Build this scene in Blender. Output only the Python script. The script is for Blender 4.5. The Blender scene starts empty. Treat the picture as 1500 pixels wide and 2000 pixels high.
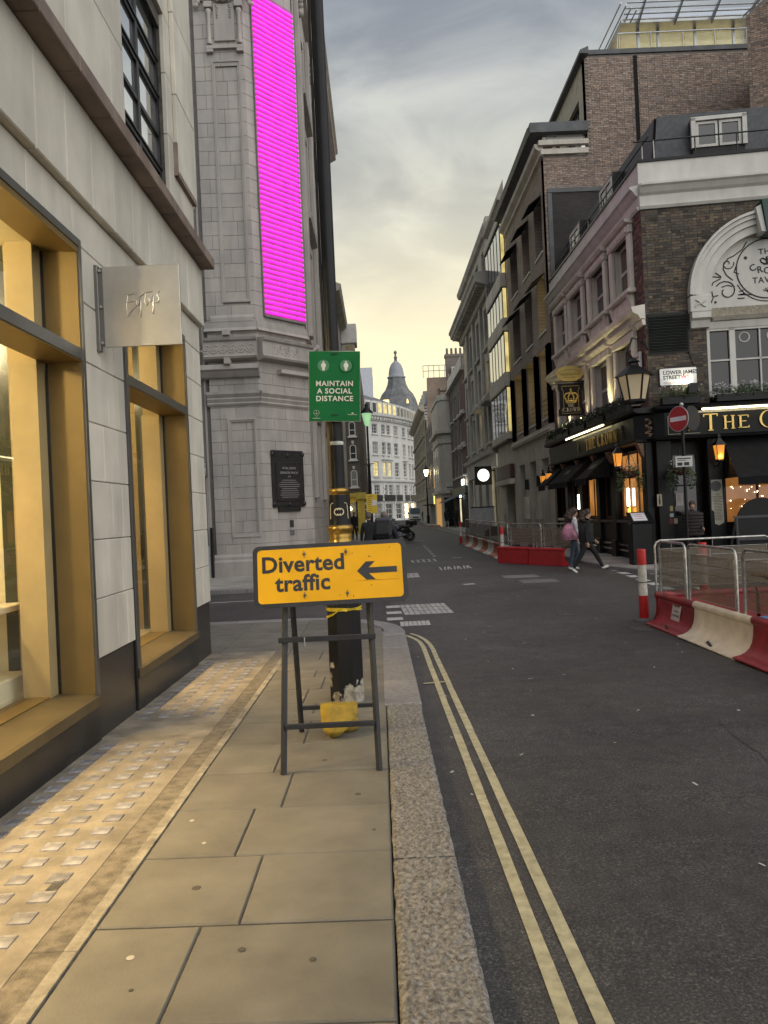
import bpy, bmesh, math, random
from mathutils import Vector, Matrix
rnd = random.Random(11)
D = bpy.data; S = bpy.context.scene; COL = S.collection
PI = math.pi; R = math.radians

# ------------------------------------------------------------------ camera
cam = D.objects.new('camera', D.cameras.new('camera')); COL.objects.link(cam)
cam.data.sensor_fit = 'VERTICAL'; cam.data.sensor_height = 24; cam.data.lens = 18.0
cam.data.clip_start = 0.05; cam.data.clip_end = 3000
_y = Vector((-10/1500, -3/1500, 1)).normalized()          # street direction seen in the camera's frame
_z = Vector((-.045, 1, 0)); _z.z = -(_z.x*_y.x + _z.y*_y.y)/_y.z; _z.normalize()
_x = _y.cross(_z); _x = -_x if _x.x < 0 else _x
_m = Matrix((_x, _y, _z))                                  # world = m @ cam(R,U,F)
cam.matrix_world = Matrix.Translation((0, 0, 1.6)) @ Matrix((
    (_m[0][0], _m[0][1], -_m[0][2]), (_m[1][0], _m[1][1], -_m[1][2]), (_m[2][0], _m[2][1], -_m[2][2]))).to_4x4()
S.camera = cam

# ------------------------------------------------------------------ world, sun, exposure
W = D.worlds.new('World'); S.world = W; W.use_nodes = True
nt = W.node_tree; nt.nodes.clear()
def wn(t, **k):
    n = nt.nodes.new(t)
    for a, b in k.items(): setattr(n, a, b)
    return n
L = nt.links.new
tc = wn('ShaderNodeTexCoord'); sep = wn('ShaderNodeSeparateXYZ'); L(tc.outputs['Generated'], sep.inputs[0])
sky = wn('ShaderNodeTexSky', sky_type='NISHITA'); sky.sun_disc = False
sky.sun_elevation = R(4); sky.sun_rotation = R(3); sky.air_density = 1.0; sky.dust_density = 2.5
def ramp(pts, src):
    r = wn('ShaderNodeValToRGB'); e = r.color_ramp.elements
    while len(e) > 1: e.remove(e[0])
    e[0].position = pts[0][0]; e[0].color = (*pts[0][1], 1)
    for p_, c_ in pts[1:]:
        q = e.new(p_); q.color = (*c_, 1)
    L(src, r.inputs[0]); return r.outputs[0]
# evening glow ahead, grey-blue overcast overhead and behind
warm = ramp([(0, (1.0, .88, .52)), (.17, (1.16, 1.09, .74)), (.26, (.98, .96, .74)), (.36, (.76, .78, .69)), (.45, (.52, .55, .555)), (.56, (.39, .44, .51)), (1, (.38, .42, .48))], sep.outputs[2])
cool = ramp([(0, (.56, .57, .57)), (.3, (.52, .55, .58)), (.6, (.44, .48, .53)), (1, (.38, .42, .48))], sep.outputs[2])
az = wn('ShaderNodeMapRange'); L(sep.outputs[1], az.inputs[0]); az.inputs[1].default_value = .2; az.inputs[2].default_value = .95
mx = wn('ShaderNodeMix', data_type='RGBA'); L(az.outputs[0], mx.inputs[0]); L(cool, mx.inputs[6]); L(warm, mx.inputs[7])
# clouds on a flat layer: direction / height
dv = wn('ShaderNodeMath', operation='ADD'); L(sep.outputs[2], dv.inputs[0]); dv.inputs[1].default_value = .18
inv = wn('ShaderNodeMath', operation='DIVIDE'); inv.inputs[0].default_value = 1; L(dv.outputs[0], inv.inputs[1])
sc_ = wn('ShaderNodeVectorMath', operation='SCALE'); L(tc.outputs['Generated'], sc_.inputs[0]); L(inv.outputs[0], sc_.inputs[3])
nz = wn('ShaderNodeTexNoise'); L(sc_.outputs[0], nz.inputs[0]); nz.inputs['Scale'].default_value = 3.1; nz.inputs['Detail'].default_value = 7; nz.inputs['Roughness'].default_value = .52; nz.inputs['Distortion'].default_value = .5
cl = ramp([(.32, (.66, .67, .70)), (.44, (.80, .80, .82)), (.54, (1.02, 1.01, .99)), (.64, (1.28, 1.25, 1.18)), (.74, (1.5, 1.45, 1.32))], nz.outputs[0])
cf = wn('ShaderNodeMapRange'); L(sep.outputs[2], cf.inputs[0]); cf.inputs[1].default_value = .2; cf.inputs[2].default_value = .45
cm = wn('ShaderNodeMix', data_type='RGBA'); L(cf.outputs[0], cm.inputs[0]); cm.inputs[6].default_value = (1, 1, 1, 1); L(cl, cm.inputs[7])
mul = wn('ShaderNodeMix', data_type='RGBA', blend_type='MULTIPLY'); mul.inputs[0].default_value = 1; L(mx.outputs[2], mul.inputs[6]); L(cm.outputs[2], mul.inputs[7])
b1 = wn('ShaderNodeBackground'); L(mul.outputs[2], b1.inputs[0]); b1.inputs[1].default_value = 0.50
b2 = wn('ShaderNodeBackground'); L(sky.outputs[0], b2.inputs[0]); b2.inputs[1].default_value = 0.006
ad = wn('ShaderNodeAddShader'); L(b1.outputs[0], ad.inputs[0]); L(b2.outputs[0], ad.inputs[1])
wo = wn('ShaderNodeOutputWorld'); L(ad.outputs[0], wo.inputs[0])

sun = D.objects.new('sun', D.lights.new('sun', 'SUN')); COL.objects.link(sun)
sun.data.energy = 1.5; sun.data.angle = R(100); sun.data.color = (1, .97, .92)
sun.rotation_euler = Vector((-.78, .80, -.70)).to_track_quat('-Z', 'Y').to_euler()

S.view_settings.view_transform = 'Standard'; S.view_settings.look = 'None'
S.view_settings.exposure = 0.75; S.view_settings.gamma = 1; S.view_settings.use_curve_mapping = False
S.cycles.use_denoising = True; S.cycles.max_bounces = 6; S.cycles.diffuse_bounces = 3; S.cycles.glossy_bounces = 3
S.cycles.transparent_max_bounces = 10; S.cycles.sample_clamp_indirect = 4; S.cycles.caustics_reflective = False; S.cycles.caustics_refractive = False

# ------------------------------------------------------------------ helpers
KY = [-60, 0, 9, 13, 20, 26, 38, 122, 260]; KZ = [0, 0, -.14, -.17, -.10, -.04, 0, .2, .35]
def _lin(y):
    if y <= KY[0]: return KZ[0]
    for i in range(len(KY)-1):
        if y <= KY[i+1]:
            t = (y-KY[i])/(KY[i+1]-KY[i]); return KZ[i]*(1-t)+KZ[i+1]*t
    return KZ[-1]
def gz(y): return (_lin(y-1.5)+2*_lin(y)+_lin(y+1.5))/4          # pavement level along the street
KERB = .10
def rz(y): return gz(y)-KERB                                     # carriageway level

def lin(c):
    if isinstance(c, str):
        c = [int(c[i:i+2], 16)/255 for i in (0, 2, 4)]
        return tuple((x/12.92 if x <= .04045 else ((x+.055)/1.055)**2.4) for x in c)
    return tuple(c)

MATS = {}
def M(name, col, rough=.7, metal=0., var=.12, scale=3., col2=None, bump=0., bscale=40., objvar=0., spec=.5, emit=None, es=0., coat=0., stain=0., sharp=.18, attr=None, bdist=.01, detail=6, trans=0.):
    if name in MATS: return MATS[name]
    m = D.materials.new(name); MATS[name] = m; m.use_nodes = True
    n = m.node_tree.nodes; l = m.node_tree.links.new; b = n['Principled BSDF']
    c1 = lin(col); c2 = lin(col2) if col2 else tuple(x*(1-var*1.6) for x in c1); c0 = c1 if col2 else tuple(min(1, x*(1+var)) for x in c1)
    t = n.new('ShaderNodeTexCoord'); src = t.outputs['Object']
    no = n.new('ShaderNodeTexNoise'); no.inputs['Scale'].default_value = scale; no.inputs['Detail'].default_value = detail; no.inputs['Roughness'].default_value = .6
    l(src, no.inputs['Vector'])
    mr = n.new('ShaderNodeMapRange'); l(no.outputs[0], mr.inputs[0]); mr.inputs[1].default_value = .5-sharp; mr.inputs[2].default_value = .5+sharp
    mi = n.new('ShaderNodeMix'); mi.data_type = 'RGBA'; l(mr.outputs[0], mi.inputs[0]); mi.inputs[6].default_value = (*c2, 1); mi.inputs[7].default_value = (*c0, 1)
    out = mi.outputs[2]
    if attr:
        a = n.new('ShaderNodeAttribute'); a.attribute_name = attr
        mm = n.new('ShaderNodeMix'); mm.data_type = 'RGBA'; mm.blend_type = 'MULTIPLY'; mm.inputs[0].default_value = 1; l(out, mm.inputs[6]); l(a.outputs[0], mm.inputs[7]); out = mm.outputs[2]
    if objvar:
        oi = n.new('ShaderNodeObjectInfo'); hs = n.new('ShaderNodeMapRange'); l(oi.outputs['Random'], hs.inputs[0]); hs.inputs[3].default_value = 1-objvar; hs.inputs[4].default_value = 1+objvar
        vm = n.new('ShaderNodeVectorMath'); vm.operation = 'SCALE'; l(out, vm.inputs[0]); l(hs.outputs[0], vm.inputs[3]); out = vm.outputs[0]
    if stain:
        n3 = n.new('ShaderNodeTexNoise'); mp = n.new('ShaderNodeMapping'); mp.inputs['Scale'].default_value = (1.6, 1.6, .35); l(src, mp.inputs[0]); l(mp.outputs[0], n3.inputs[0]); n3.inputs['Scale'].default_value = 2.2; n3.inputs['Detail'].default_value = 8
        r3 = n.new('ShaderNodeMapRange'); l(n3.outputs[0], r3.inputs[0]); r3.inputs[1].default_value = .4; r3.inputs[2].default_value = .75; r3.inputs[3].default_value = 1; r3.inputs[4].default_value = 1-stain
        v3 = n.new('ShaderNodeVectorMath'); v3.operation = 'SCALE'; l(out, v3.inputs[0]); l(r3.outputs[0], v3.inputs[3]); out = v3.outputs[0]
    l(out, b.inputs['Base Color'])
    b.inputs['Roughness'].default_value = rough; b.inputs['Metallic'].default_value = metal; b.inputs['Specular IOR Level'].default_value = spec
    if coat: b.inputs['Coat Weight'].default_value = coat; b.inputs['Coat Roughness'].default_value = .12
    if trans: b.inputs['Transmission Weight'].default_value = trans
    if emit:
        b.inputs['Emission Color'].default_value = (*lin(emit), 1); b.inputs['Emission Strength'].default_value = es
    if bump:
        nb = n.new('ShaderNodeTexNoise'); nb.inputs['Scale'].default_value = bscale; nb.inputs['Detail'].default_value = 5; l(src, nb.inputs[0])
        bu = n.new('ShaderNodeBump'); bu.inputs['Strength'].default_value = bump; bu.inputs['Distance'].default_value = bdist; l(nb.outputs[0], bu.inputs['Height']); l(bu.outputs[0], b.inputs['Normal'])
    return m

def glass(name, tint=(.9, .95, .95), refl=.9, base=.06, k=3.):
    """thin window glass: clear, mirror-like at grazing angles"""
    m = D.materials.new(name); MATS[name] = m; m.use_nodes = True; n = m.node_tree.nodes; l = m.node_tree.links.new; n.clear()
    o = n.new('ShaderNodeOutputMaterial'); t = n.new('ShaderNodeBsdfTransparent'); t.inputs[0].default_value = (*tint, 1)
    g = n.new('ShaderNodeBsdfGlossy'); g.inputs['Roughness'].default_value = .02; g.inputs[0].default_value = (refl, refl, refl, 1)
    lw = n.new('ShaderNodeLayerWeight'); p = n.new('ShaderNodeMath'); p.operation = 'POWER'; l(lw.outputs['Facing'], p.inputs[0]); p.inputs[1].default_value = k
    r = n.new('ShaderNodeMapRange'); l(p.outputs[0], r.inputs[0]); r.inputs[3].default_value = base; r.inputs[4].default_value = .85
    x = n.new('ShaderNodeMixShader'); l(r.outputs[0], x.inputs[0]); l(t.outputs[0], x.inputs[1]); l(g.outputs[0], x.inputs[2]); l(x.outputs[0], o.inputs[0])
    return m

def pane_mat(name, col, rough=.08, spec=.6, emit=None, es=0., wav=.0):
    """glazing of a dark or lit room: dark body, clear reflection, slightly uneven"""
    m = D.materials.new(name); MATS[name] = m; m.use_nodes = True; n = m.node_tree.nodes; l = m.node_tree.links.new; b = n['Principled BSDF']
    b.inputs['Base Color'].default_value = (*lin(col), 1); b.inputs['Roughness'].default_value = rough; b.inputs['Specular IOR Level'].default_value = spec
    t = n.new('ShaderNodeTexCoord'); no = n.new('ShaderNodeTexNoise'); no.inputs['Scale'].default_value = 1.3; l(t.outputs['Object'], no.inputs[0])
    bu = n.new('ShaderNodeBump'); bu.inputs['Strength'].default_value = .12+wav; bu.inputs['Distance'].default_value = .03; l(no.outputs[0], bu.inputs['Height']); l(bu.outputs[0], b.inputs['Normal'])
    if emit:
        n2 = n.new('ShaderNodeTexNoise'); n2.inputs['Scale'].default_value = 1.1; n2.inputs['Detail'].default_value = 3; l(t.outputs['Object'], n2.inputs[0])
        r = n.new('ShaderNodeMapRange'); l(n2.outputs[0], r.inputs[0]); r.inputs[1].default_value = .3; r.inputs[2].default_value = .7; r.inputs[3].default_value = es*.35; r.inputs[4].default_value = es
        b.inputs['Emission Color'].default_value = (*lin(emit), 1); l(r.outputs[0], b.inputs['Emission Strength'])
    return m

class MB:
    """collects geometry in a local frame T and links it as one mesh"""
    def __init__(s, T=None): s.v = []; s.f = []; s.mi = []; s.sm = []; s.T = T; s.col = []
    def add(s, vs, fs, mi=0, sm=False, c=None):
        o = len(s.v)
        s.v += [tuple(s.T @ Vector(v)) for v in vs] if s.T else [tuple(v) for v in vs]
        for f in fs:
            s.f.append(tuple(i+o for i in f)); s.mi.append(mi); s.sm.append(sm); s.col.append(c)
        return s
    def box(s, x0, x1, y0, y1, z0, z1, mi=0, c=None):
        return s.add([(x0,y0,z0),(x1,y0,z0),(x1,y1,z0),(x0,y1,z0),(x0,y0,z1),(x1,y0,z1),(x1,y1,z1),(x0,y1,z1)],
                     [(0,3,2,1),(4,5,6,7),(0,1,5,4),(1,2,6,5),(2,3,7,6),(3,0,4,7)], mi, c=c)
    def cbox(s, x0, x1, y0, y1, z0, z1, ch=.01, mi=0):
        """box with chamfered edges"""
        v = []; X = (x0, x1); Y = (y0, y1); Z = (z0, z1); idx = {}
        for i in (0, 1):
            for j in (0, 1):
                for k in (0, 1):
                    sx, sy, sz = (1-2*i)*ch, (1-2*j)*ch, (1-2*k)*ch
                    idx[i, j, k] = len(v); v += [(X[i], Y[j]+sy, Z[k]+sz), (X[i]+sx, Y[j], Z[k]+sz), (X[i]+sx, Y[j]+sy, Z[k])]
        I = lambda i, j, k, a: idx[i, j, k]+a
        f = []
        for i in (0, 1): f.append((I(i,0,0,0), I(i,1,0,0), I(i,1,1,0), I(i,0,1,0)))
        for j in (0, 1): f.append((I(0,j,0,1), I(1,j,0,1), I(1,j,1,1), I(0,j,1,1)))
        for k in (0, 1): f.append((I(0,0,k,2), I(1,0,k,2), I(1,1,k,2), I(0,1,k,2)))
        for i in (0, 1):
            for j in (0, 1): f.append((I(i,j,0,0), I(i,j,0,1), I(i,j,1,1), I(i,j,1,0)))
            for k in (0, 1): f.append((I(i,0,k,0), I(i,0,k,2), I(i,1,k,2), I(i,1,k,0)))
        for j in (0, 1):
            for k in (0, 1): f.append((I(0,j,k,1), I(0,j,k,2), I(1,j,k,2), I(1,j,k,1)))
        for i in (0, 1):
            for j in (0, 1):
                for k in (0, 1): f.append((I(i,j,k,0), I(i,j,k,1), I(i,j,k,2)))
        return s.add(v, f, mi)
    def prism(s, poly, a0, a1, axis='z', mi=0, sm=False):
        """extrude a 2D polygon; axis x: poly=(y,z), y: poly=(x,z), z: poly=(x,y)"""
        P = {'x': lambda p, a: (a, p[0], p[1]), 'y': lambda p, a: (p[0], a, p[1]), 'z': lambda p, a: (p[0], p[1], a)}[axis]
        n = len(poly); v = [P(p, a0) for p in poly]+[P(p, a1) for p in poly]
        s.add(v, [tuple(range(n))[::-1], tuple(range(n, 2*n))], mi)
        return s.add(v, [(i, (i+1) % n, (i+1) % n+n, i+n) for i in range(n)], mi, sm)
    def tube(s, pts, r, n=8, mi=0, cap=True, sm=True):
        pts = [Vector(p) for p in pts]; rs = r if isinstance(r, (list, tuple)) else [r]*len(pts); v = []; up = None
        for i, p in enumerate(pts):
            d = (pts[min(i+1, len(pts)-1)]-pts[max(i-1, 0)]).normalized()
            if up is None: up = Vector((0, 0, 1)) if abs(d.z) < .9 else Vector((0, 1, 0))
            a = d.cross(up).normalized(); b = a.cross(d); up = b
            v += [p+(a*math.cos(t)+b*math.sin(t))*rs[i] for t in [2*PI*k/n for k in range(n)]]
        f = [(i*n+k, i*n+(k+1) % n, (i+1)*n+(k+1) % n, (i+1)*n+k) for i in range(len(pts)-1) for k in range(n)]
        s.add(v, f, mi, sm)
        if cap: s.add(v[:n], [tuple(range(n))[::-1]], mi); s.add(v[-n:], [tuple(range(n))], mi)
        return s
    def lathe(s, prof, cx=0, cy=0, n=16, mi=0, sm=True, rot=0.):
        v = [(cx+r*math.cos(2*PI*k/n+rot), cy+r*math.sin(2*PI*k/n+rot), z) for r, z in prof for k in range(n)]
        f = [(i*n+k, i*n+(k+1) % n, (i+1)*n+(k+1) % n, (i+1)*n+k) for i in range(len(prof)-1) for k in range(n)]
        s.add(v, f, mi, sm); s.add(v[:n], [tuple(range(n))[::-1]], mi); return s.add(v[-n:], [tuple(range(n))], mi)
    def ball(s, c, r, n=10, m=6, mi=0, sc=(1, 1, 1)):
        v = []; f = []
        for i in range(m+1):
            t = PI*i/m
            for k in range(n): v.append((c[0]+r*sc[0]*math.sin(t)*math.cos(2*PI*k/n), c[1]+r*sc[1]*math.sin(t)*math.sin(2*PI*k/n), c[2]+r*sc[2]*math.cos(t)))
        for i in range(m):
            for k in range(n): f.append((i*n+k, i*n+(k+1) % n, (i+1)*n+(k+1) % n, (i+1)*n+k))
        return s.add(v, f, mi, True)
    def quad(s, a, b, c, d, mi=0): return s.add([a, b, c, d], [(0, 1, 2, 3)], mi)
    def mesh(s, name, mats):
        me = D.meshes.new(name); me.from_pydata(s.v, [], s.f)
        for m in (mats if isinstance(mats, (list, tuple)) else [mats]): me.materials.append(m)
        me.polygons.foreach_set('material_index', s.mi); me.polygons.foreach_set('use_smooth', s.sm)
        if any(c is not None for c in s.col):
            ca = me.color_attributes.new('tint', 'FLOAT_COLOR', 'CORNER'); d = []
            for p in me.polygons:
                c = s.col[p.index] or (1, 1, 1)
                for _ in range(p.loop_total): d += [c[0], c[1], c[2], 1]
            ca.data.foreach_set('color', d)
        me.update(); return me
    def obj(s, name, mats, parent=None, **k): return link(name, s.mesh(name, mats), parent, **k)

def link(name, me, parent=None, loc=None, rot=None, label=None, cat=None, group=None, kind=None, mat=None):
    o = D.objects.new(name, me); COL.objects.link(o)
    if mat is not None: o.matrix_world = mat
    if loc is not None: o.location = loc
    if rot is not None: o.rotation_euler = rot
    if parent is not None: o.parent = parent
    tag(o, label, cat, group, kind); return o
def tag(o, label=None, cat=None, group=None, kind=None):
    if label: o['label'] = label
    if cat: o['category'] = cat
    if group: o['group'] = group
    if kind: o['kind'] = kind
    return o
def thing(name, label, cat, loc=(0, 0, 0), rz_=0., group=None):
    o = D.objects.new(name, None); COL.objects.link(o); o.location = loc; o.rotation_euler = (0, 0, rz_); o.empty_display_size = .2
    return tag(o, label, cat, group)
def copy_tree(o, parent=None):
    c = o.copy(); COL.objects.link(c); c.parent = parent
    for ch in list(o.children): copy_tree(ch, c)
    return c
def frame(ox, oy, u, v, oz=0.):
    """wall frame: local x runs along the wall (u), local y points out of it (v)"""
    u = Vector((*u, 0)).normalized(); v = Vector((*v, 0)).normalized()
    return Matrix(((u.x, v.x, 0, ox), (u.y, v.y, 0, oy), (0, 0, 1, oz), (0, 0, 0, 1)))

# lettering, made before anything else exists
TXT = {}
def text(s, size=1., ext=.002, bold=0., align='CENTER', space=1.):
    key = (s, size, ext, bold, align, space)
    if key not in TXT:
        cu = D.curves.new('txt', 'FONT'); cu.body = s; cu.size = size; cu.extrude = ext; cu.offset = bold; cu.align_x = align; cu.space_character = space; cu.resolution_u = 3; cu.space_line = .95
        ob = D.objects.new('txt', cu); COL.objects.link(ob); dg = bpy.context.evaluated_depsgraph_get()
        TXT[key] = D.meshes.new_from_object(ob.evaluated_get(dg)); D.objects.remove(ob); D.curves.remove(cu)
    return TXT[key]
def lettering(mb, s, u, z, v, size, ext=.002, bold=0., align='CENTER', mi=0, space=1., flip=False):
    """flat lettering into a mesh: local x, z in the wall plane, v outwards; flip when the frame is mirrored"""
    me = text(s, size, ext, bold, align, space); k = -1 if flip else 1
    return mb.add([(u+k*p.co.x, v+p.co.z, z+p.co.y) for p in me.vertices], [tuple(f.vertices) for f in me.polygons], mi)

def pierced(mb, u0, u1, z0, z1, holes, depth=.2, v=0., mi=0, rmi=None):
    """wall face with rectangular openings and their reveals"""
    us = sorted({u0, u1, *[h[0] for h in holes], *[h[1] for h in holes]}); zs = sorted({z0, z1, *[h[2] for h in holes], *[h[3] for h in holes]})
    us = [u for u in us if u0 <= u <= u1]; zs = [z for z in zs if z0 <= z <= z1]
    for i in range(len(us)-1):
        for j in range(len(zs)-1):
            cu, cz = (us[i]+us[i+1])/2, (zs[j]+zs[j+1])/2
            if any(h[0] < cu < h[1] and h[2] < cz < h[3] for h in holes): continue
            mb.quad((us[i], v, zs[j]), (us[i+1], v, zs[j]), (us[i+1], v, zs[j+1]), (us[i], v, zs[j+1]), mi)
    r = mi if rmi is None else rmi
    for a, b, c, d in holes:
        w = v-depth
        mb.quad((a, v, c), (a, w, c), (a, w, d), (a, v, d), r); mb.quad((b, v, c), (b, w, c), (b, w, d), (b, v, d), r)
        mb.quad((a, v, c), (b, v, c), (b, w, c), (a, w, c), r); mb.quad((a, v, d), (b, v, d), (b, w, d), (a, w, d), r)
    return mb

def sash(parent, T, u0, u1, z0, z1, v, fmat, gmat, cols=2, rows=2, fw=.06, bar=.025, name='window', th=.05):
    m = MB(T)
    m.box(u0, u0+fw, v-th, v, z0, z1); m.box(u1-fw, u1, v-th, v, z0, z1); m.box(u0+fw, u1-fw, v-th, v, z0, z0+fw); m.box(u0+fw, u1-fw, v-th, v, z1-fw, z1)
    for i in range(1, cols):
        u = u0+(u1-u0)*i/cols; m.box(u-bar/2, u+bar/2, v-th*.8, v-.004, z0+fw, z1-fw)
    for j in range(1, rows):
        z = z0+(z1-z0)*j/rows; b = bar*(1.8 if (rows % 2 == 0 and j == rows//2) else 1); m.box(u0+fw, u1-fw, v-th*.9, v-.002, z-b/2, z+b/2)
    w = m.obj(name, fmat, parent)
    MB(T).quad((u0+fw*.5, v-th*.6, z0+fw*.5), (u1-fw*.5, v-th*.6, z0+fw*.5), (u1-fw*.5, v-th*.6, z1-fw*.5), (u0+fw*.5, v-th*.6, z1-fw*.5)).obj('pane', gmat, w)
    return w
def light(kind, loc, e, col, size=.1, to=None, spot=None, blend=.3, sy=None):
    d = D.lights.new('lamp_light', kind); o = D.objects.new('lamp_light', d); COL.objects.link(o); o.location = loc; d.energy = e; d.color = col
    if kind == 'AREA':
        d.size = size
        if sy: d.shape = 'RECTANGLE'; d.size_y = sy
    else: d.shadow_soft_size = size
    if spot: d.spot_size = R(spot); d.spot_blend = blend
    if to is not None: o.rotation_euler = (Vector(to)-Vector(loc)).to_track_quat('-Z', 'Y').to_euler()
    return o
def bricks(mb, u0, u1, z0, z1, inside=lambda u, z: True, v=0., bl=.225, bh=.075, j=.011, d=.008, pal=((1, 1, 1),)):
    """courses of single bricks standing proud of the mortar bed"""
    n = int((z1-z0)/bh)
    for c in range(n):
        z = z0+c*bh; u = u0-(bl/2 if c % 2 else 0); k = 0
        while u < u1:
            w = bl if (k+c) % 2 else bl/2
            a, b = max(u, u0), min(u+w, u1); k += 1; u += w
            if b-a > .03 and inside((a+b)/2, z+bh/2) and inside(a+.02, z+bh/2) and inside(b-.02, z+bh/2):
                t = rnd.choice(pal); q = rnd.uniform(.75, 1.2); e = v+d*rnd.uniform(.5, 1.3)
                mb.add([(a+j/2, v, z+j/2), (b-j/2, v, z+j/2), (b-j/2, v, z+bh-j/2), (a+j/2, v, z+bh-j/2), (a+j/2, e, z+j/2), (b-j/2, e, z+j/2), (b-j/2, e, z+bh-j/2), (a+j/2, e, z+bh-j/2)],
                       [(4, 5, 6, 7), (0, 1, 5, 4), (1, 2, 6, 5), (2, 3, 7, 6), (3, 0, 4, 7)], c=tuple(x*q for x in t))
    return mb
from mathutils import noise
# ------------------------------------------------------------------ shared materials
def asphalt_mat(k=1., rough=.62, name='asphalt'):
    m = D.materials.new(name); m.use_nodes = True; n = m.node_tree.nodes; l = m.node_tree.links.new; b = n['Principled BSDF']
    t = n.new('ShaderNodeTexCoord')
    def nz(s, d=6, r=.6):
        q = n.new('ShaderNodeTexNoise'); q.inputs['Scale'].default_value = s; q.inputs['Detail'].default_value = d; q.inputs['Roughness'].default_value = r; l(t.outputs['Object'], q.inputs[0]); return q.outputs[0]
    def rp(src, pts):
        q = n.new('ShaderNodeValToRGB'); e = q.color_ramp.elements; e[0].position = pts[0][0]; e[0].color = (*pts[0][1], 1); e[1].position = pts[-1][0]; e[1].color = (*pts[-1][1], 1)
        for p_, c_ in pts[1:-1]: x = e.new(p_); x.color = (*c_, 1)
        l(src, q.inputs[0]); return q.outputs[0]
    big = rp(nz(.45, 6), [(.32, (.032*k, .0305*k, .0300*k)), (.5, (.042*k, .0404*k, .0398*k)), (.68, (.056*k, .0545*k, .053*k))])
    fine = rp(nz(85, 4, .75), [(.34, (.38, .38, .39)), (.46, (.82, .82, .82)), (.55, (1.3, 1.29, 1.28)), (.65, (3.4, 3.35, 3.2))])
    mid = rp(nz(6, 8, .7), [(.34, (.68, .68, .68)), (.5, (.97, .97, .97)), (.66, (1.2, 1.2, 1.2))])
    x = n.new('ShaderNodeMix'); x.data_type = 'RGBA'; x.blend_type = 'MULTIPLY'; x.inputs[0].default_value = 1; l(big, x.inputs[6]); l(fine, x.inputs[7])
    y = n.new('ShaderNodeMix'); y.data_type = 'RGBA'; y.blend_type = 'MULTIPLY'; y.inputs[0].default_value = 1; l(x.outputs[2], y.inputs[6]); l(mid, y.inputs[7]); l(y.outputs[2], b.inputs['Base Color'])
    b.inputs['Roughness'].default_value = rough; b.inputs['Specular IOR Level'].default_value = .5
    bu = n.new('ShaderNodeBump'); bu.inputs['Strength'].default_value = .6; bu.inputs['Distance'].default_value = .004; l(nz(120, 4), bu.inputs['Height']); l(bu.outputs[0], b.inputs['Normal'])
    return m
asphalt = asphalt_mat()
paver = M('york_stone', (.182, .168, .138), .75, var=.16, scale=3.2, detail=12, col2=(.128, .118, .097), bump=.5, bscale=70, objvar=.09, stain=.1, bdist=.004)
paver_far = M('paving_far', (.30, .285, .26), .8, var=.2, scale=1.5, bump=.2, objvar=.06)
mortar = M('mortar', (.10, .092, .08), .95, var=.3, scale=12, bump=.4)
strip_l = M('pale_mortar', (.28, .25, .195), .9, var=.3, scale=9, bump=.6, bscale=60)
strip_d = M('bitumen_strip', (.17, .145, .11), .9, var=.3, scale=14, bump=.6, bscale=80)
screed = M('screed', (.26, .225, .175), .85, var=.25, scale=4, bump=.4, bscale=50, stain=.25)
granite_r = M('kerb_granite_rough', (.30, .28, .255), .85, var=.35, scale=50, sharp=.15, detail=4, col2=(.085, .076, .067), bump=1.0, bscale=110, bdist=.006)
granite_s = M('kerb_granite_smooth', (.25, .235, .225), .75, var=.18, scale=30, bump=.3, bscale=120, objvar=.08, stain=.2)
glassblock = M('pavement_glass', (.30, .29, .30), .18, var=.3, scale=9, spec=.8, objvar=.2)
paint_y = M('yellow_line_paint', (.50, .45, .29), .75, var=.3, scale=14, col2=(.30, .27, .17), bump=.5, bscale=100)
paint_w = M('white_road_paint', (.52, .51, .48), .75, var=.3, scale=12, col2=(.30, .295, .28), bump=.5, bscale=100)
iron = M('cast_iron', (.09, .088, .085), .6, metal=.4, var=.3, scale=20, bump=.4, bscale=90)
sett = M('pale_sett', (.36, .355, .33), .8, var=.25, scale=20, bump=.6, bscale=60, objvar=.12)

# ------------------------------------------------------------------ carriageway
ys = [-60, -30, -10]+[i*.5 for i in range(-10, 120)]+[60+5*i for i in range(0, 60)]; xs = [-400, -120, -40, -10, 0, 4, 8, 40, 120, 400]
m = MB(); nx = len(xs)
m.add([(x, y, rz(y)) for y in ys for x in xs], [(j*nx+i, j*nx+i+1, (j+1)*nx+i+1, (j+1)*nx+i) for j in range(len(ys)-1) for i in range(nx-1)], 0, True)
road = m.obj('road', asphalt, kind='structure', label='dark grey asphalt carriageway of the street')

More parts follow.
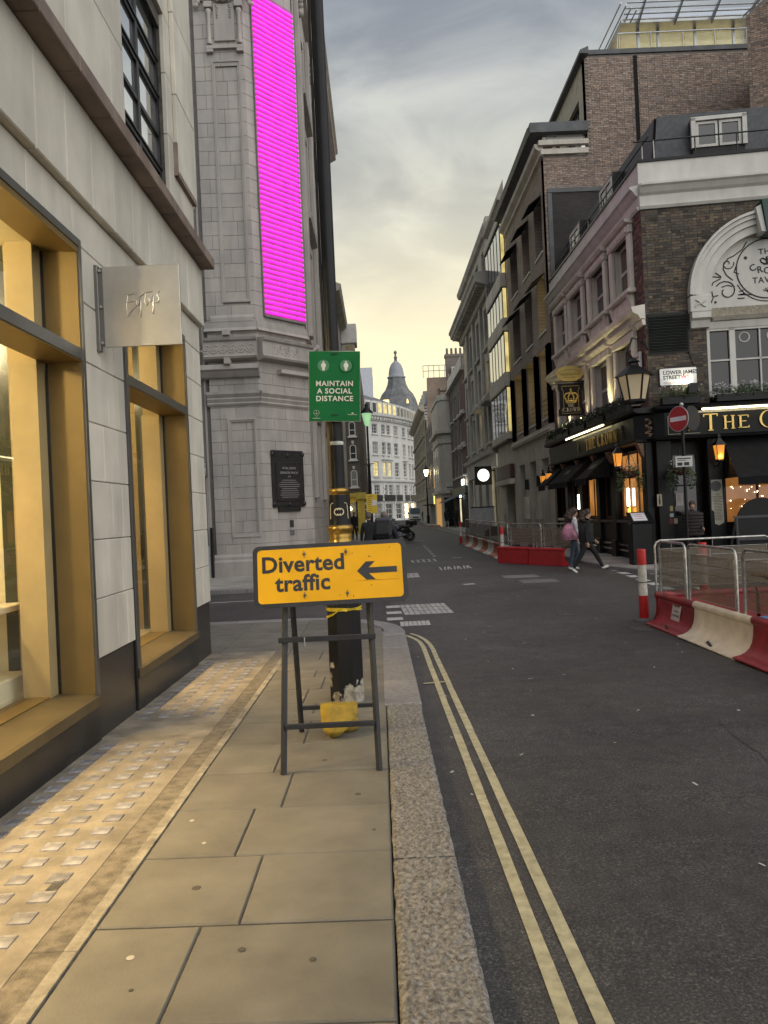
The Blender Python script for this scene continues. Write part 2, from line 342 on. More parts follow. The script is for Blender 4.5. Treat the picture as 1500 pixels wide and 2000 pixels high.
def slab(mb, poly, zf, ch=.006, depth=.06, mi=0, dz=0.):
    """paving piece from an outline; its top follows the ground"""
    n = len(poly); cx = sum(p[0] for p in poly)/n; cy = sum(p[1] for p in poly)/n; v = []
    for p in poly:
        d = math.hypot(p[0]-cx, p[1]-cy); k = 1-ch*1.4/max(d, .02); v.append((cx+(p[0]-cx)*k, cy+(p[1]-cy)*k, zf(p[1])+dz))
    v += [(p[0], p[1], zf(p[1])-ch+dz) for p in poly]+[(p[0], p[1], zf(p[1])-depth+dz) for p in poly]
    f = [tuple(range(n))]+[(a*n+i, a*n+(i+1) % n, (a+1)*n+(i+1) % n, (a+1)*n+i) for a in (0, 1) for i in range(n)]
    return mb.add(v, f, mi)
def ribbon(pts, w, mat, name='road_marking', parent=None, dz=.005, zf=rz, wave=0.):
    v = []; P = [Vector(p) for p in pts]
    Q = []
    for a, b in zip(P[:-1], P[1:]):
        k = max(1, int((b-a).length/.35)); Q += [a.lerp(b, i/k) for i in range(k)]
    Q.append(P[-1])
    for i, p in enumerate(Q):
        d = (Q[min(i+1, len(Q)-1)]-Q[max(i-1, 0)]).normalized(); nn = Vector((-d.y, d.x))
        for s in (-1, 1):
            q = p+nn*s*(w/2+rnd.uniform(-wave, wave)); v.append((q.x, q.y, zf(q.y)+dz))
    return MB().add(v, [(2*i, 2*i+1, 2*i+3, 2*i+2) for i in range(len(Q)-1)]).obj(name, mat, parent)

# ------------------------------------------------------------------ near pavement with corner
CX, CY, RO, RI = -1.6, 11.5, 1.9, 1.59
def xr(y): return -.012 if y <= CY else CX+math.sqrt(max(0, RI*RI-(y-CY)**2))
m = MB(); yy = [-4+i*.5 for i in range(29)]+[10.2]+[10.5, 11, 11.5, 11.8, 12.1, 12.4, 12.7, 12.9, 13.05, 13.09]
for a, b in zip(yy[:-1], yy[1:]):
    xl = -2.6 if b <= 10.21 else -40
    m.quad((xl, a, gz(a)-.012), (xr(a), a, gz(a)-.012), (xr(b), b, gz(b)-.012), (xl, b, gz(b)-.012))
pavement = m.obj('pavement', mortar, kind='structure', label='stone paved footway beside the lit shop windows')
rows = [2.49-.645*i for i in range(8, 0, -1)]+[2.49, 3.13, 3.79, 4.43, 5.08, 5.73, 6.39, 6.62, 7.02, 7.65, 8.25, 8.7, 9.3, 9.95, 10.6, 11.25, 11.85, 12.45, 13.07]
SK = .028      # the courses are laid slightly askew
def sk(x, y): return (x, y-SK*(x+.02))
for i, (a, b) in enumerate(zip(rows[:-1], rows[1:])):
    g = .0035
    cuts = [-1.24, (-.79 if i % 2 == 0 else -.645)+rnd.uniform(-.015, .015), None]
    if 6.3 < a < 6.6: cuts = [-1.24, -.30, None]
    if a > 9.9: cuts = [-1.24-.95*k for k in range(9, 0, -1)]+[-1.24, -.72 if i % 2 else -.5, None]
    for c0, c1 in zip(cuts[:-1], cuts[1:]):
        r0, r1 = (xr(a)-g, xr(b)-g) if c1 is None else (c1-g, c1-g)
        if min(r0, r1) < c0+.12: 
            if max(r0, r1) < c0+.1: continue
            r0, r1 = max(r0, c0+.06), max(r1, c0+.06)
        slab(MB(), [sk(c0+g, a+g*1.9), sk(r0, a+g*1.9), sk(r1, b-g*1.9), sk(c0+g, b-g*1.9)], gz, .007, .05, dz=rnd.uniform(-.002, .002)).obj('paving_slab', paver, pavement)
yv = [-2, 0, 1.5, 3, 4.5, 6.0, 7.5, 8.8, 10.1]
for a, b in zip(yv[:-1], yv[1:]):
    slab(MB(), [(-1.302, a+.003), (-1.246, a+.003), (-1.246, b-.003), (-1.302, b-.003)], gz, .004, .05, dz=.001).obj('mortar_strip', strip_l, pavement)
    slab(MB(), [(-1.43, a+.002), (-1.303, a+.002), (-1.303, b-.002), (-1.43, b-.002)], gz, .003, .05).obj('bitumen_strip', strip_d, pavement)
pl = MB().box(-.05, .05, -.05, .05, -.012, 0).v
plm = MB(); plm.add([(-.05,-.05,-.01),(.05,-.05,-.01),(.05,.05,-.01),(-.05,.05,-.01),(-.048,-.048,.004),(.048,-.048,.004),(.048,.048,.004),(-.048,.048,.004),(-.038,-.038,.002),(.038,-.038,.002),(.038,.038,.002),(-.038,.038,.002),(-.012,-.03,.004),(.012,-.03,.004),(.012,.03,.004),(-.012,.03,.004)],
    [(0,1,5,4),(1,2,6,5),(2,3,7,6),(3,0,4,7),(4,5,9,8),(5,6,10,9),(6,7,11,10),(7,4,8,11),(8,9,13,12),(9,10,14,13),(10,11,15,14),(11,8,12,15),(12,13,14,15)])
plm = plm.mesh('pavement_light', glassblock)
for a, b in ((-2.0, 2.0), (2.0, 6.12), (6.12, 6.66), (6.66, 9.72), (9.72, 10.15)):
    ps = slab(MB(), [(-2.5, a+.004), (-1.433, a+.004), (-1.433, b-.004), (-2.5, b-.004)], gz, .003, .05).obj('screed_panel', screed, pavement)
    if b-a > 1:
        k = int((b-a-.1)/.187)
        for r in range(k):
            for c in range(4):
                y = a+.15+r*.187
                if y < 1.8: continue
                link('pavement_light', plm, ps, loc=(-2.16+.19*c+rnd.uniform(-.004, .004), y, gz(y)+.0015), rot=(0, 0, rnd.uniform(-.02, .02)))
slab(MB(), [(-1.60, 3.50), (-1.545, 3.50), (-1.545, 3.63), (-1.60, 3.63)], gz, .003, .02, dz=.004).obj('stopcock_cover', iron, pavement)
slab(MB(), [(-1.25, 8.75), (-1.0, 8.75), (-1.0, 9.1), (-1.25, 9.1)], gz, .003, .02, dz=.004).obj('stopcock_cover', M('brown_cover', (.2, .17, .13), .8), pavement)
gum_d = M('old_gum', (.07, .062, .05), .9); gum_p = M('pale_gum', (.42, .38, .32), .9)
for k, (x, y, r, d) in enumerate([(-.90, 3.48, .022, 1), (-.60, 2.95, .016, 1), (-1.02, 2.93, .017, 0), (-.95, 2.72, .009, 1), (-.32, 2.86, .014, 1), (-1.12, 4.3, .015, 0), (-.98, 3.98, .012, 0), (-.2, 4.6, .02, 1), (-.1, 4.05, .011, 1), (-.45, 5.3, .02, 1), (-.8, 7.3, .02, 0)]):
    MB().lathe([(r, 0), (r*.8, .002)], 0, 0, 9).obj('gum_spot', gum_d if d else gum_p, pavement, loc=(x, y, gz(y)+.001))

# kerb stones
kerb = MB().box(.0, .27, -4, 11.5, -.6, -.32).obj('kerb', mortar, kind='structure', label='granite kerb between footway and carriageway')
def rough_kerb(y0, y1, x0=-.005, x1=.295):
    st = .0125; nxk = int((x1-x0)/st); nyk = int((y1-y0)/st); v = []; f = []
    cols = [(0, -.19)]+[(i/nxk, 0) for i in range(nxk+1)]+[(1, -.19)]
    for jy in range(nyk+1):
        y = y0+(y1-y0)*jy/nyk; ey = min(jy, nyk-jy)*st
        for ci, (t, dz) in enumerate(cols):
            x = x0+(x1-x0)*t; ex = min(t, 1-t)*(x1-x0); e = min(ex, ey)
            h = (abs(noise.noise(Vector((x*40, y*30, 3))))-.22)*.030+noise.noise(Vector((x*80, y*60, 9)))*.006
            z = gz(y)+.004+h*min(1, e/.03+.25)-(.012*(1-min(1, e/.028))**2)
            wob = noise.noise(Vector((y*9, t*5, 1)))*.007
            v.append((x+(wob if ci in (0, 1, len(cols)-2, len(cols)-1) else 0), y, z if dz == 0 else gz(y)+dz))
    n = len(cols)
    for jy in range(nyk):
        for i in range(n-1): f.append((jy*n+i, jy*n+i+1, (jy+1)*n+i+1, (jy+1)*n+i))
    mb = MB().add(v, f, 0, True); mb.add(v[:n], [tuple(range(n))]); mb.add(v[-n:], [tuple(range(n))])
    return mb.obj('kerb_stone', granite_r, kerb)
for a, b in ((-.9, .88), (.9, 3.69), (3.71, 5.25), (5.27, 6.84)): rough_kerb(a, b)
for a, b in ((6.86, 7.9), (7.9, 8.95), (8.95, 9.98), (9.98, 11.5)):
    slab(MB(), [(-.03, a+.004), (.308, a+.004), (.308, b-.004), (-.03, b-.004)], gz, .012, .2).obj('kerb_stone', granite_s, kerb)
for k in range(5):
    a0, a1 = [PI/2*(k+t)/5 for t in (.012, .988)]
    P = [(CX+RO*math.cos(a0+(a1-a0)*t/4), CY+RO*math.sin(a0+(a1-a0)*t/4)) for t in range(5)]+[(CX+(RI+.004)*math.cos(a1+(a0-a1)*t/4), CY+(RI+.004)*math.sin(a1+(a0-a1)*t/4)) for t in range(5)]
    slab(MB(), P, gz, .01, .2).obj('kerb_stone', granite_s, kerb)
for k in range(7):
    a = CX-.01-.95*k; slab(MB(), [(a-.94, 13.09), (a, 13.09), (a, 13.4), (a-.94, 13.4)], gz, .012, .2).obj('kerb_stone', granite_s, kerb)
for y in (11.02, 11.14): ribbon([(.0, y), (.28, y+.01)], .05, paint_w, 'kerb_marking', kerb, dz=.004, zf=gz)

# ------------------------------------------------------------------ paint and ironwork in the carriageway
def arcpts(cx, cy, r, a0, a1, n=10): return [(cx+r*math.cos(a0+(a1-a0)*i/n), cy+r*math.sin(a0+(a1-a0)*i/n)) for i in range(n+1)]
ribbon([(.562, 0), (.556, 4), (.525, 10.5)]+[(.50, 10.9), (.45, 11.2), (.36, 11.5), (.31, 11.6)], .06, paint_y, 'yellow_line', road, wave=.002)
ribbon([(.685, 0), (.675, 4), (.64, 10.3)]+[(.625, 10.7), (.585, 11.1), (.50, 11.5), (.40, 11.75)], .06, paint_y, 'yellow_line', road, wave=.002)
ribbon([(.39, 8.12), (.66, 8.17)], .05, paint_y, 'road_marking', road, dz=.009)
for dd in (.16, .30):
    ribbon([(-12, 13.42+dd), (CX, 13.42+dd)]+arcpts(CX, CY, RO+dd, PI/2, PI*.28), .05, paint_y, 'yellow_line', road)
ribbon([(-14, 17.0), (-6, 17.05), (-2.9, 17.2), (-1.6, 17.35)], .09, paint_w, 'road_marking', road)
for y in (13.45, 14.25, 15.1): ribbon([(.06, y), (.34, y+.01)], .34, paint_w, 'road_marking', road, dz=.006)
for k in range(7): ribbon([(2.05+.02*k, 29.2+k*1.45), (2.05+.02*k, 29.75+k*1.45)], .12, paint_w, 'road_marking', road)
ribbon([(1.08, 26.3), (1.95, 26.6)], .10, paint_w, 'road_marking', road); ribbon([(1.08, 27.5), (1.95, 27.8)], .10, paint_w, 'road_marking', road)
for k in range(5): ribbon([(1.1+.2*k, 26.4+.07*k), (1.1+.2*k, 27.5+.07*k)], .07, paint_w, 'road_marking', road, dz=.008)
for k in range(10): ribbon([(1.8+.1*k, 22.9+.02*k), (1.84+.1*k+(.05 if k % 3 else -.03), 24.0+.02*k)], .05, paint_w, 'road_marking', road)
ribbon([(1.97, 18.6), (2.25, 18.66)], .22, paint_w, 'road_marking', road); ribbon([(2.6, 27.9), (2.95, 27.95)], .2, paint_w, 'road_marking', road)
for k in range(5): ribbon([(.95+.35*k, 44+.15*k), (1.2+.35*k, 44.1+.15*k)], .3, paint_w, 'road_marking', road)
for row in (0, 1):
    for k in range(8):
        y = 21.6-k*.88-row*.35; x = 6.32-.06*k+row*.62
        if y > 14.8: ribbon([(x, y), (x-.02, y-.5)], .24, paint_w, 'road_marking', road)
asph_d = asphalt_mat(.8, .6, 'asphalt_patch_dark'); asph_l = asphalt_mat(1.25, .62, 'asphalt_patch_worn')
def patch(pts, mat):
    ys_ = sorted(p[1] for p in pts); MB().add([(x, y, rz(y)+.0025) for x, y in pts], [tuple(range(len(pts)))]).obj('asphalt_patch', mat, road)
patch([(1.5, 16.4), (3.6, 17.3), (3.55, 17.95), (1.45, 17.0)], asph_d); patch([(3.0, 26), (3.9, 25.3), (3.9, 29), (3.4, 29)], asph_d); patch([(.5, 22.6), (1.6, 22.8), (1.6, 25), (.5, 25)], asph_l); patch([(1.25, 9.9), (1.7, 9.9), (1.72, 10.5), (1.25, 10.5)], asph_l)
for k in range(3):                                              # sealed cracks
    x0, y0, dx = ((2.2, 3.2, .5), (3.0, 9.5, -.7), (1.5, 18.2, 1.2))[k]; ribbon([(x0+dx*t/7+rnd.uniform(-.05, .05), y0+t*.42) for t in range(8)], .014, asph_d, 'road_crack', road, dz=.003)
def cover(x0, x1, y0, y1, name, nx_, ny_, mat, shear=0.):
    fr = slab(MB(), [(x0, y0), (x1, y0), (x1+shear, y1), (x0+shear, y1)], lambda y: rz(y)+.006, .003, .02).obj(name, iron, road)
    for i in range(nx_):
        for j in range(ny_):
            a, b = x0+(x1-x0)*(i+.06)/nx_, x0+(x1-x0)*(i+.94)/nx_; c, d = y0+(y1-y0)*(j+.06)/ny_, y0+(y1-y0)*(j+.94)/ny_
            s0, s1 = shear*(c-y0)/(y1-y0), shear*(d-y0)/(y1-y0)
            slab(MB(), [(a+s0, c), (b+s0, c), (b+s1, d), (a+s1, d)], lambda y: rz(y)+.012, .004, .02).obj('cover_panel', mat, fr)
cover(.38, 1.28, 13.85, 15.3, 'inspection_cover', 9, 3, sett, -.06)
cover(.27, .77, 12.52, 13.08, 'gully_grate', 7, 1, paint_w)
cover(.62, 1.05, 20.9, 22.3, 'inspection_cover', 3, 2, sett)
cover(3.1, 4.1, 19.55, 20.3, 'inspection_cover', 1, 1, M('grey_cover', (.16, .155, .15), .7, bump=.4))
cover(3.3, 4.3, 18.2, 19.0, 'inspection_cover', 1, 1, M('worn_cover', (.13, .125, .12), .7, bump=.6, bscale=30))
cover(2.95, 3.25, 12.9, 13.1, 'inspection_cover', 1, 1, iron); cover(3.6, 3.9, 11.0, 11.4, 'inspection_cover', 1, 1, iron)
lit = MB()
for k in range(46):
    x, y = rnd.uniform(.35, 4), rnd.uniform(2.6, 17); a = rnd.uniform(0, PI); w, h = rnd.uniform(.008, .03), rnd.uniform(.004, .012); c, s_ = math.cos(a), math.sin(a)
    lit.add([(x+c*i*w-s_*j*h, y+s_*i*w+c*j*h, rz(y)+.004+.004*(i > 0)) for i, j in ((-1, -1), (1, -1), (1, 1), (-1, 1))], [(0, 1, 2, 3)])
lit.obj('litter', M('litter', (.4, .39, .36), .9), kind='stuff', label='tiny pale scraps of litter scattered over the asphalt', cat='litter')

# ------------------------------------------------------------------ the other footways
def footway(name, outline, label, kmat=granite_s):
    """outline runs kerb side first; strips in y"""
    m = MB()
    for (ya, xa0, xa1), (yb, xb0, xb1) in zip(outline[:-1], outline[1:]):
        k = max(1, int((yb-ya)/2.5))
        for i in range(k):
            t0, t1 = i/k, (i+1)/k; y0, y1 = ya+(yb-ya)*t0, ya+(yb-ya)*t1
            a0, a1, b0, b1 = xa0+(xb0-xa0)*t0, xa1+(xb1-xa1)*t0, xa0+(xb0-xa0)*t1, xa1+(xb1-xa1)*t1
            m.quad((a0, y0, gz(y0)), (a1, y0, gz(y0)), (b1, y1, gz(y1)), (b0, y1, gz(y1)))
    return m.obj(name, paver_far, kind='structure', label=label)
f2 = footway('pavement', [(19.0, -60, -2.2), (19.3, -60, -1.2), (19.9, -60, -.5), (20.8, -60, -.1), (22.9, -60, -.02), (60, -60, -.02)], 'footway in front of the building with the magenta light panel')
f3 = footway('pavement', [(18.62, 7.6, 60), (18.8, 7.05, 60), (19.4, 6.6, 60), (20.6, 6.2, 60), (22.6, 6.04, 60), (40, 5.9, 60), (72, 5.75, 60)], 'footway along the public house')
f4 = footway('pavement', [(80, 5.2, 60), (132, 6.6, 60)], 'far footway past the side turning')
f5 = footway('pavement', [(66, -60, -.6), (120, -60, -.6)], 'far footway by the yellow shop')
def kerbline(pts, par):
    P = []
    for a, b in zip(pts[:-1], pts[1:]):
        d = math.hypot(b[0]-a[0], b[1]-a[1]); k = max(1, round(d/1.2)); P += [(a[0]+(b[0]-a[0])*i/k, a[1]+(b[1]-a[1])*i/k) for i in range(k)]
    P.append(pts[-1])
    for a, b in zip(P[:-1], P[1:]):
        d = Vector((b[0]-a[0], b[1]-a[1])).normalized(); n_ = Vector((-d.y, d.x))*.15; g = d*.006
        slab(MB(), [(a[0]-n_.x+g.x, a[1]-n_.y+g.y), (b[0]-n_.x-g.x, b[1]-n_.y-g.y), (b[0]+n_.x-g.x, b[1]+n_.y-g.y), (a[0]+n_.x+g.x, a[1]+n_.y+g.y)], gz, .015, .2, dz=.004).obj('kerb_stone', granite_s, par)
kerbline([(-9, 19.0), (-2.2, 19.1), (-1.2, 19.4), (-.5, 20.0), (-.1, 20.9), (-.02, 23), (-.02, 58)], f2)
kerbline([(14, 18.66), (7.6, 18.74), (7.05, 18.95), (6.66, 19.5), (6.28, 20.7), (6.12, 22.6), (5.98, 40), (5.85, 72)], f3)
ribbon([(5.55, 40), (5.42, 72)], .1, paint_y, 'yellow_line', road)
kerbline([(9, 80), (5.6, 80.1), (5.3, 81), (6.6, 130)], f4)
# ------------------------------------------------------------------ stone-clad shop on the left
stone = M('cladding_stone', (.68, .64, .55), .75, var=.10, scale=1.3, col2=(.54, .505, .435), bump=.25, bscale=45, objvar=.07, stain=.2, bdist=.004)
stone_b = M('brown_ledge_stone', (.22, .165, .135), .7, var=.2, scale=3, bump=.2, objvar=.15)
bronze = M('bronze_lining', (.20, .135, .048), .5, metal=.45, var=.12, scale=1.2, bump=.06, bscale=120)
bronze_f = M('bronze_frame', (.20, .195, .185), .4, metal=.8, var=.1, scale=2)
bronze_s = M('bronze_sill', (.15, .115, .06), .5, metal=.5, var=.14, scale=3, bump=.05)
blk = M('black_plinth', (.018, .017, .016), .32, var=.3, scale=4, spec=.5)
blkstone = M('dark_plinth_stone', (.035, .031, .028), .35, var=.2, scale=30)
cream = M('shop_interior', (.80, .72, .52), .9, var=.05)
tan = M('shop_partition', (.50, .38, .20), .8, var=.08)
shopglass = glass('shop_glass', (.93, .95, .92), .9, .05, 3.2)
dark = M('room_dark', (.02, .02, .022), .9)
steel_frame = M('dark_steel_frame', (.018, .018, .02), .4, metal=.3)
skyglass = pane_mat('upper_glass', (.80, .82, .82), .05, 1.0); skyglass.node_tree.nodes['Principled BSDF'].inputs['Metallic'].default_value = .9

TA = frame(-2.28, 0, (0, 1), (1, 0), -.12)
A = thing('shop_building', 'stone clad shop with two tall bronze lined lit display windows', 'building', (-2.28, 5, 0))
A.location = (0, 0, 0)
W1 = (-.6, 6.06, .40, 3.93); W2 = (7.16, 9.34, .40, 3.93)
UW = [(-2.5, -.9, 5.4, 7.55), (.2, 1.8, 5.4, 7.55), (3.3, 4.98, 5.4, 7.55), (7.45, 9.05, 5.4, 7.55)]
m = MB(TA); pierced(m, -4, 10.18, -.4, 12, [(W1[0]-.1, W1[1]+.06, -.2, 4.0), (W2[0]-.1, W2[1]+.06, -.2, 4.0)]+UW, .3, -.05)
m.quad((10.18, -.05, -.4), (10.18, -14, -.4), (10.18, -14, 12), (10.18, -.05, 12)); m.quad((-4, -.05, -.4), (-4, -14, -.4), (-4, -14, 12), (-4, -.05, 12))
m.quad((-4, -.05, 12), (10.18, -.05, 12), (10.18, -14, 12), (-4, -14, 12)); m.quad((-4, -14, 4.3), (10.18, -14, 4.3), (10.18, -.05, 4.3), (-4, -.05, 4.3))
m.obj('wall', mortar, A)
def stones(T, par, rows_, mat, v0, v1, ch=.006, name='stone', skip=()):
    for z0, z1, cuts in rows_:
        for a, b in zip(cuts[:-1], cuts[1:]):
            if any(a >= s0-.01 and b <= s1+.01 and z0 >= s2-.01 and z1 <= s3+.01 for s0, s1, s2, s3 in skip): continue
            MB(T).cbox(a+.003, b-.003, v0, v1+rnd.uniform(-.002, .002), z0+.003, z1-.003, ch).obj(name, mat, par)
# pilasters
for k, (a, b) in enumerate(((6.12, 7.06), (9.40, 10.2))):
    z = .66; c = 0
    while z < 3.9:
        q = min(z+.475, 3.95)
        cuts = [a, a+(b-a)*(.36 if c % 2 else .52), a+(b-a)*(.72 if c % 2 else .8), b]
        stones(TA, A, [(z, q, cuts)], stone, -.06, 0); z = q; c += 1
    MB(TA).cbox(a+.02, b-.02, -.06, -.015, -.25, .655, .006).obj('plinth', blkstone, A)
# lintel course, vertical panels, ledge, upper cladding
def cutsr(a, b, w, j=.06):
    c = [a]; 
    while c[-1]+w*1.4 < b: c.append(c[-1]+w+rnd.uniform(-j, j))
    return c+[b]
stones(TA, A, [(3.95, 4.30, cutsr(-1, 10.2, .78))], stone, -.06, .0)
stones(TA, A, [(4.30, 5.06, cutsr(-1, 10.22, .52, .01))], stone, -.06, .07, .01, 'cladding_panel')
stones(TA, A, [(5.06, 5.20, cutsr(-1, 10.24, .66, .02))], stone_b, -.06, .24, .008, 'ledge_stone')
zc = 5.20; cz = [.36, .74, .72, .70, .70, .7, .7, .7, .7, .7]
for i, h in enumerate(cz):
    z0, z1 = zc, zc+h; zc = z1
    segs = [(-1, UW[1][0]), (UW[1][1], UW[2][0]), (UW[2][1], UW[3][0]), (UW[3][1], 10.2)] if 5.3 < (z0+z1)/2 < 7.55 else [(-1, 10.2)]
    for a, b in segs:
        if b-a > .2: stones(TA, A, [(z0, z1, cutsr(a, b, 1.0 if i % 2 else 1.15))], stone, -.06, 0 if not (b > 10 and z0 > 5.5) else .0)
stones(TA, A, [(5.95, 6.9, [9.3, 10.22]), (6.9, 7.9, [9.3, 10.22]), (7.9, 8.7, [9.3, 10.22])], stone, .0, .055, .008, 'cladding_panel')
MB(TA).box(9.28, 10.21, .0, .05, 5.90, 5.948).obj('panel_shadow', stone_b, A); MB(TA).box(9.26, 9.298, .0, .05, 5.90, 6.3).obj('panel_shadow', stone_b, A)  # dark strips standing in for the shadow round the raised panel
# upper windows: steel casements
for u0, u1, z0, z1 in UW[1:]:
    w = MB(TA); v = -.09
    for a, b in ((u0, u0+.06), ((u0+u1)/2-.04, (u0+u1)/2+.04), (u1-.06, u1)): w.box(a, b, v-.05, v, z0, z1)
    for t in range(6):
        z = z0+(z1-z0)*t/5; w.box(u0, u1, v-.045, v-.003, z-.025, z+.025)
    for t in (1, 3, 4): z = z0+(z1-z0)*t/5; w.box(u0, u1, v-.03, v+.012, z+.03, z+.055)
    o = w.obj('window', steel_frame, A)
    MB(TA).quad((u0, v-.03, z0), (u1, v-.03, z0), (u1, v-.03, z1), (u0, v-.03, z1)).obj('pane', skyglass, o)
# display windows: lining, frames, sill, glass
def display(W_, k):
    u0, u1, z0, z1 = W_; G_ = -.28
    m = MB(TA); m.box(u0-.08, u0, -.02, .012, .3, z1); m.box(u1, u1+.05, -.02, .012, .3, z1+.06); m.box(u0-.08, u1, -.02, .012, z1, z1+.06)
    fr = m.obj('window', bronze_f, A)
    MB(TA).box(u0, u1, -.30, .004, 3.03, 3.12).obj('transom', bronze_f, fr)
    MB(TA).box(u0+.002, u1-.002, -.30, -.002, 3.018, 3.029).obj('transom_lining', bronze, fr)
    for z_a, z_b in ((z0, 3.017), (3.121, z1)):
        MB(TA).box(u1-.012, u1, G_+.012, -.004, z_a, z_b).obj('jamb_lining', bronze, fr); MB(TA).box(u0, u0+.012, G_+.012, -.004, z_a, z_b).obj('jamb_lining', bronze, fr)
        j = MB(TA); j.box(u1-.16, u1-.02, G_-.22, G_-.012, z_a, z_b); j.obj('inner_jamb', tan, fr)
        MB(TA).quad((u0, G_, z_a), (u1, G_, z_a), (u1, G_, z_b), (u0, G_, z_b)).obj('pane', shopglass, fr)
        b = MB(TA); b.box(u1-.012, u1, G_-.01, G_+.01, z_a, z_b); b.box(u0, u1, G_-.012, G_+.012, z_a, z_a+.015); b.obj('glazing_bead', blk, fr)
    h = MB(TA); h.prism([(-.28, z1), (.004, z1-.0), (.004, z1-.05), (-.28, z1-.03)], u0, u1, 'x'); h.obj('head_lining', bronze, fr)
    s = MB(TA); s.prism([(-.30, .42), (-.01, .395), (.022, .385), (.022, .305), (-.30, .305)], u0-.08, u1+.05, 'x'); s.obj('sill', bronze_s, fr)
    s = MB(TA); s.cbox(u0-.08, u1+.05, -.08, .006, -.25, .297, .004); s.obj('stall_riser', blk, A)
    MB(TA).prism([(-.30, .43), (-.52, .43), (-.52, .38), (-.30, .38)], u0, u1, 'x').obj('inner_sill', bronze, fr)
display(W1, 0); display(W2, 1)
MB(TA).cbox(7.065, 7.155, -.06, .004, -.25, 3.95, .006).obj('post', blk, A)
MB(TA).cbox(9.345, 9.395, -.06, -.002, -.25, 3.95, .006).obj('post', bronze_f, A)
MB(TA).cbox(6.063, 6.115, -.06, -.002, -.25, 3.95, .006).obj('post', bronze_f, A)
# interior
m = MB(TA)
for a, b in ((-4, 6.3), (6.9, 9.9)):
    m.quad((a, -.3, .375), (b, -.3, .375), (b, -3.6, .375), (a, -3.6, .375)); m.quad((a, -.3, 4.05), (b, -.3, 4.05), (b, -3.6, 4.05), (a, -3.6, 4.05))
    m.quad((a, -3.6, .375), (b, -3.6, .375), (b, -3.6, 4.05), (a, -3.6, 4.05)); m.quad((b, -.28, .375), (b, -.70, .375), (b, -.70, 4.05), (b, -.28, 4.05), 1); m.quad((b, -.70, .375), (b, -.80, .375), (b, -.80, 4.05), (b, -.70, 4.05), 2); m.quad((b, -.80, .375), (b, -3.6, .375), (b, -3.6, 4.05), (b, -.80, 4.05), 0 if b < 7 else 1); m.quad((a, -.3, .375), (a, -3.6, .375), (a, -3.6, 4.05), (a, -.3, 4.05))
m.obj('interior', [cream, tan, M('mirror_edge', (.05, .055, .04), .2)], A)
MB(TA).cbox(4.6, 6.25, -1.25, -.60, .375, .58, .01).obj('plinth', cream, A); MB(TA).cbox(4.7, 6.28, -1.2, -.62, 1.08, 1.13, .006).obj('shelf', cream, A); MB(TA).box(6.18, 6.28, -1.2, -1.1, .58, 1.08).obj('shelf_bracket', tan, A)
MB(TA).cbox(3.2, 4.72, -1.25, -.62, .375, 1.02, .01).obj('plinth', M('display_block', (.72, .64, .46), .6), A)
MB(TA).cbox(3.2, 4.72, -2.3, -1.4, .375, 1.7, .01).obj('plinth', M('display_wall', (.78, .70, .42), .6), A)
warmE = M('lamp_warm', (1, .8, .5), .5, emit=(1, .80, .45), es=9.)
for u in (3.4, 4.4, 5.0, 7.8, 8.6): MB(TA).lathe([(.05, 4.0), (.06, 3.92), (.05, 3.918)], u, -1.0, 12).obj('downlight', warmE, A)
MB(TA).tube([(4.6, -.9, 2.35), (5.2, -.9, 2.35)], .012, 6).obj('rail', warmE, A)
for (a, b, e) in ((1.4, 5.6, 40), (7.35, 9.0, 17)):
    o = light('AREA', (-3.40, (a+b)/2, 2.98), e, (1, .68, .30), .06, to=(-1.80, (a+b)/2, -.1), sy=b-a)
    o.rotation_euler = Matrix(((0, -.62, -.785), (1, 0, 0), (0, -.785, .62))).to_euler() if False else o.rotation_euler
    o.data.shape = 'RECTANGLE'; o.data.size = b-a; o.data.size_y = .06; o.data.spread = R(56)
for (x, y, e) in ((-4.3, 4.2, 210), (-3.7, 8.2, 60)): light('POINT', (x, y, 3.6), e, (1, .80, .44), .15)
# shoes
white_l = M('white_leather', (.62, .58, .48), .4, var=.1); rub = M('black_rubber', (.02, .02, .02), .5)
def boot(u, v, z):
    o = thing('ankle_boot', 'white leather ankle boot with block heel inside the shop window', 'boot', tuple(TA @ Vector((u, v, z))))
    m = MB(); P = [(-.09, .0, .05), (-.085, 0, .1), (-.08, 0, .2), (-.085, 0, .27)]
    prof = [(.30, .055, .045), (.25, .055, .045), (.17, .052, .042), (.11, .075, .045), (.085, .12, .046), (.06, .14, .047), (.035, .15, .05), (.022, .15, .05)]
    n = 12; v_ = []
    for zz, rx, ry in prof:
        cx = rx-.055
        for k in range(n): a = 2*PI*k/n; v_.append((ry*math.sin(a), cx*.9+rx*math.cos(a), zz))
    m.add(v_, [(i*n+k, i*n+(k+1) % n, (i+1)*n+(k+1) % n, (i+1)*n+k) for i in range(len(prof)-1) for k in range(n)], 0, True); m.obj('upper', white_l, o)
    MB().box(-.04, .04, -.075, .0, 0, .05).obj('heel', rub, o); MB().cbox(-.052, .052, -.0, .25, .004, .024, .005).obj('sole', rub, o)
    MB().tube([(.0, -.045, .30), (.03, 0, .302), (0, .05, .30), (-.03, 0, .302), (0, -.045, .30)], .008, 6).obj('collar', rub, o)
    o.rotation_euler = (0, 0, R(70)); return o
boot(5.80, -.78, .58)
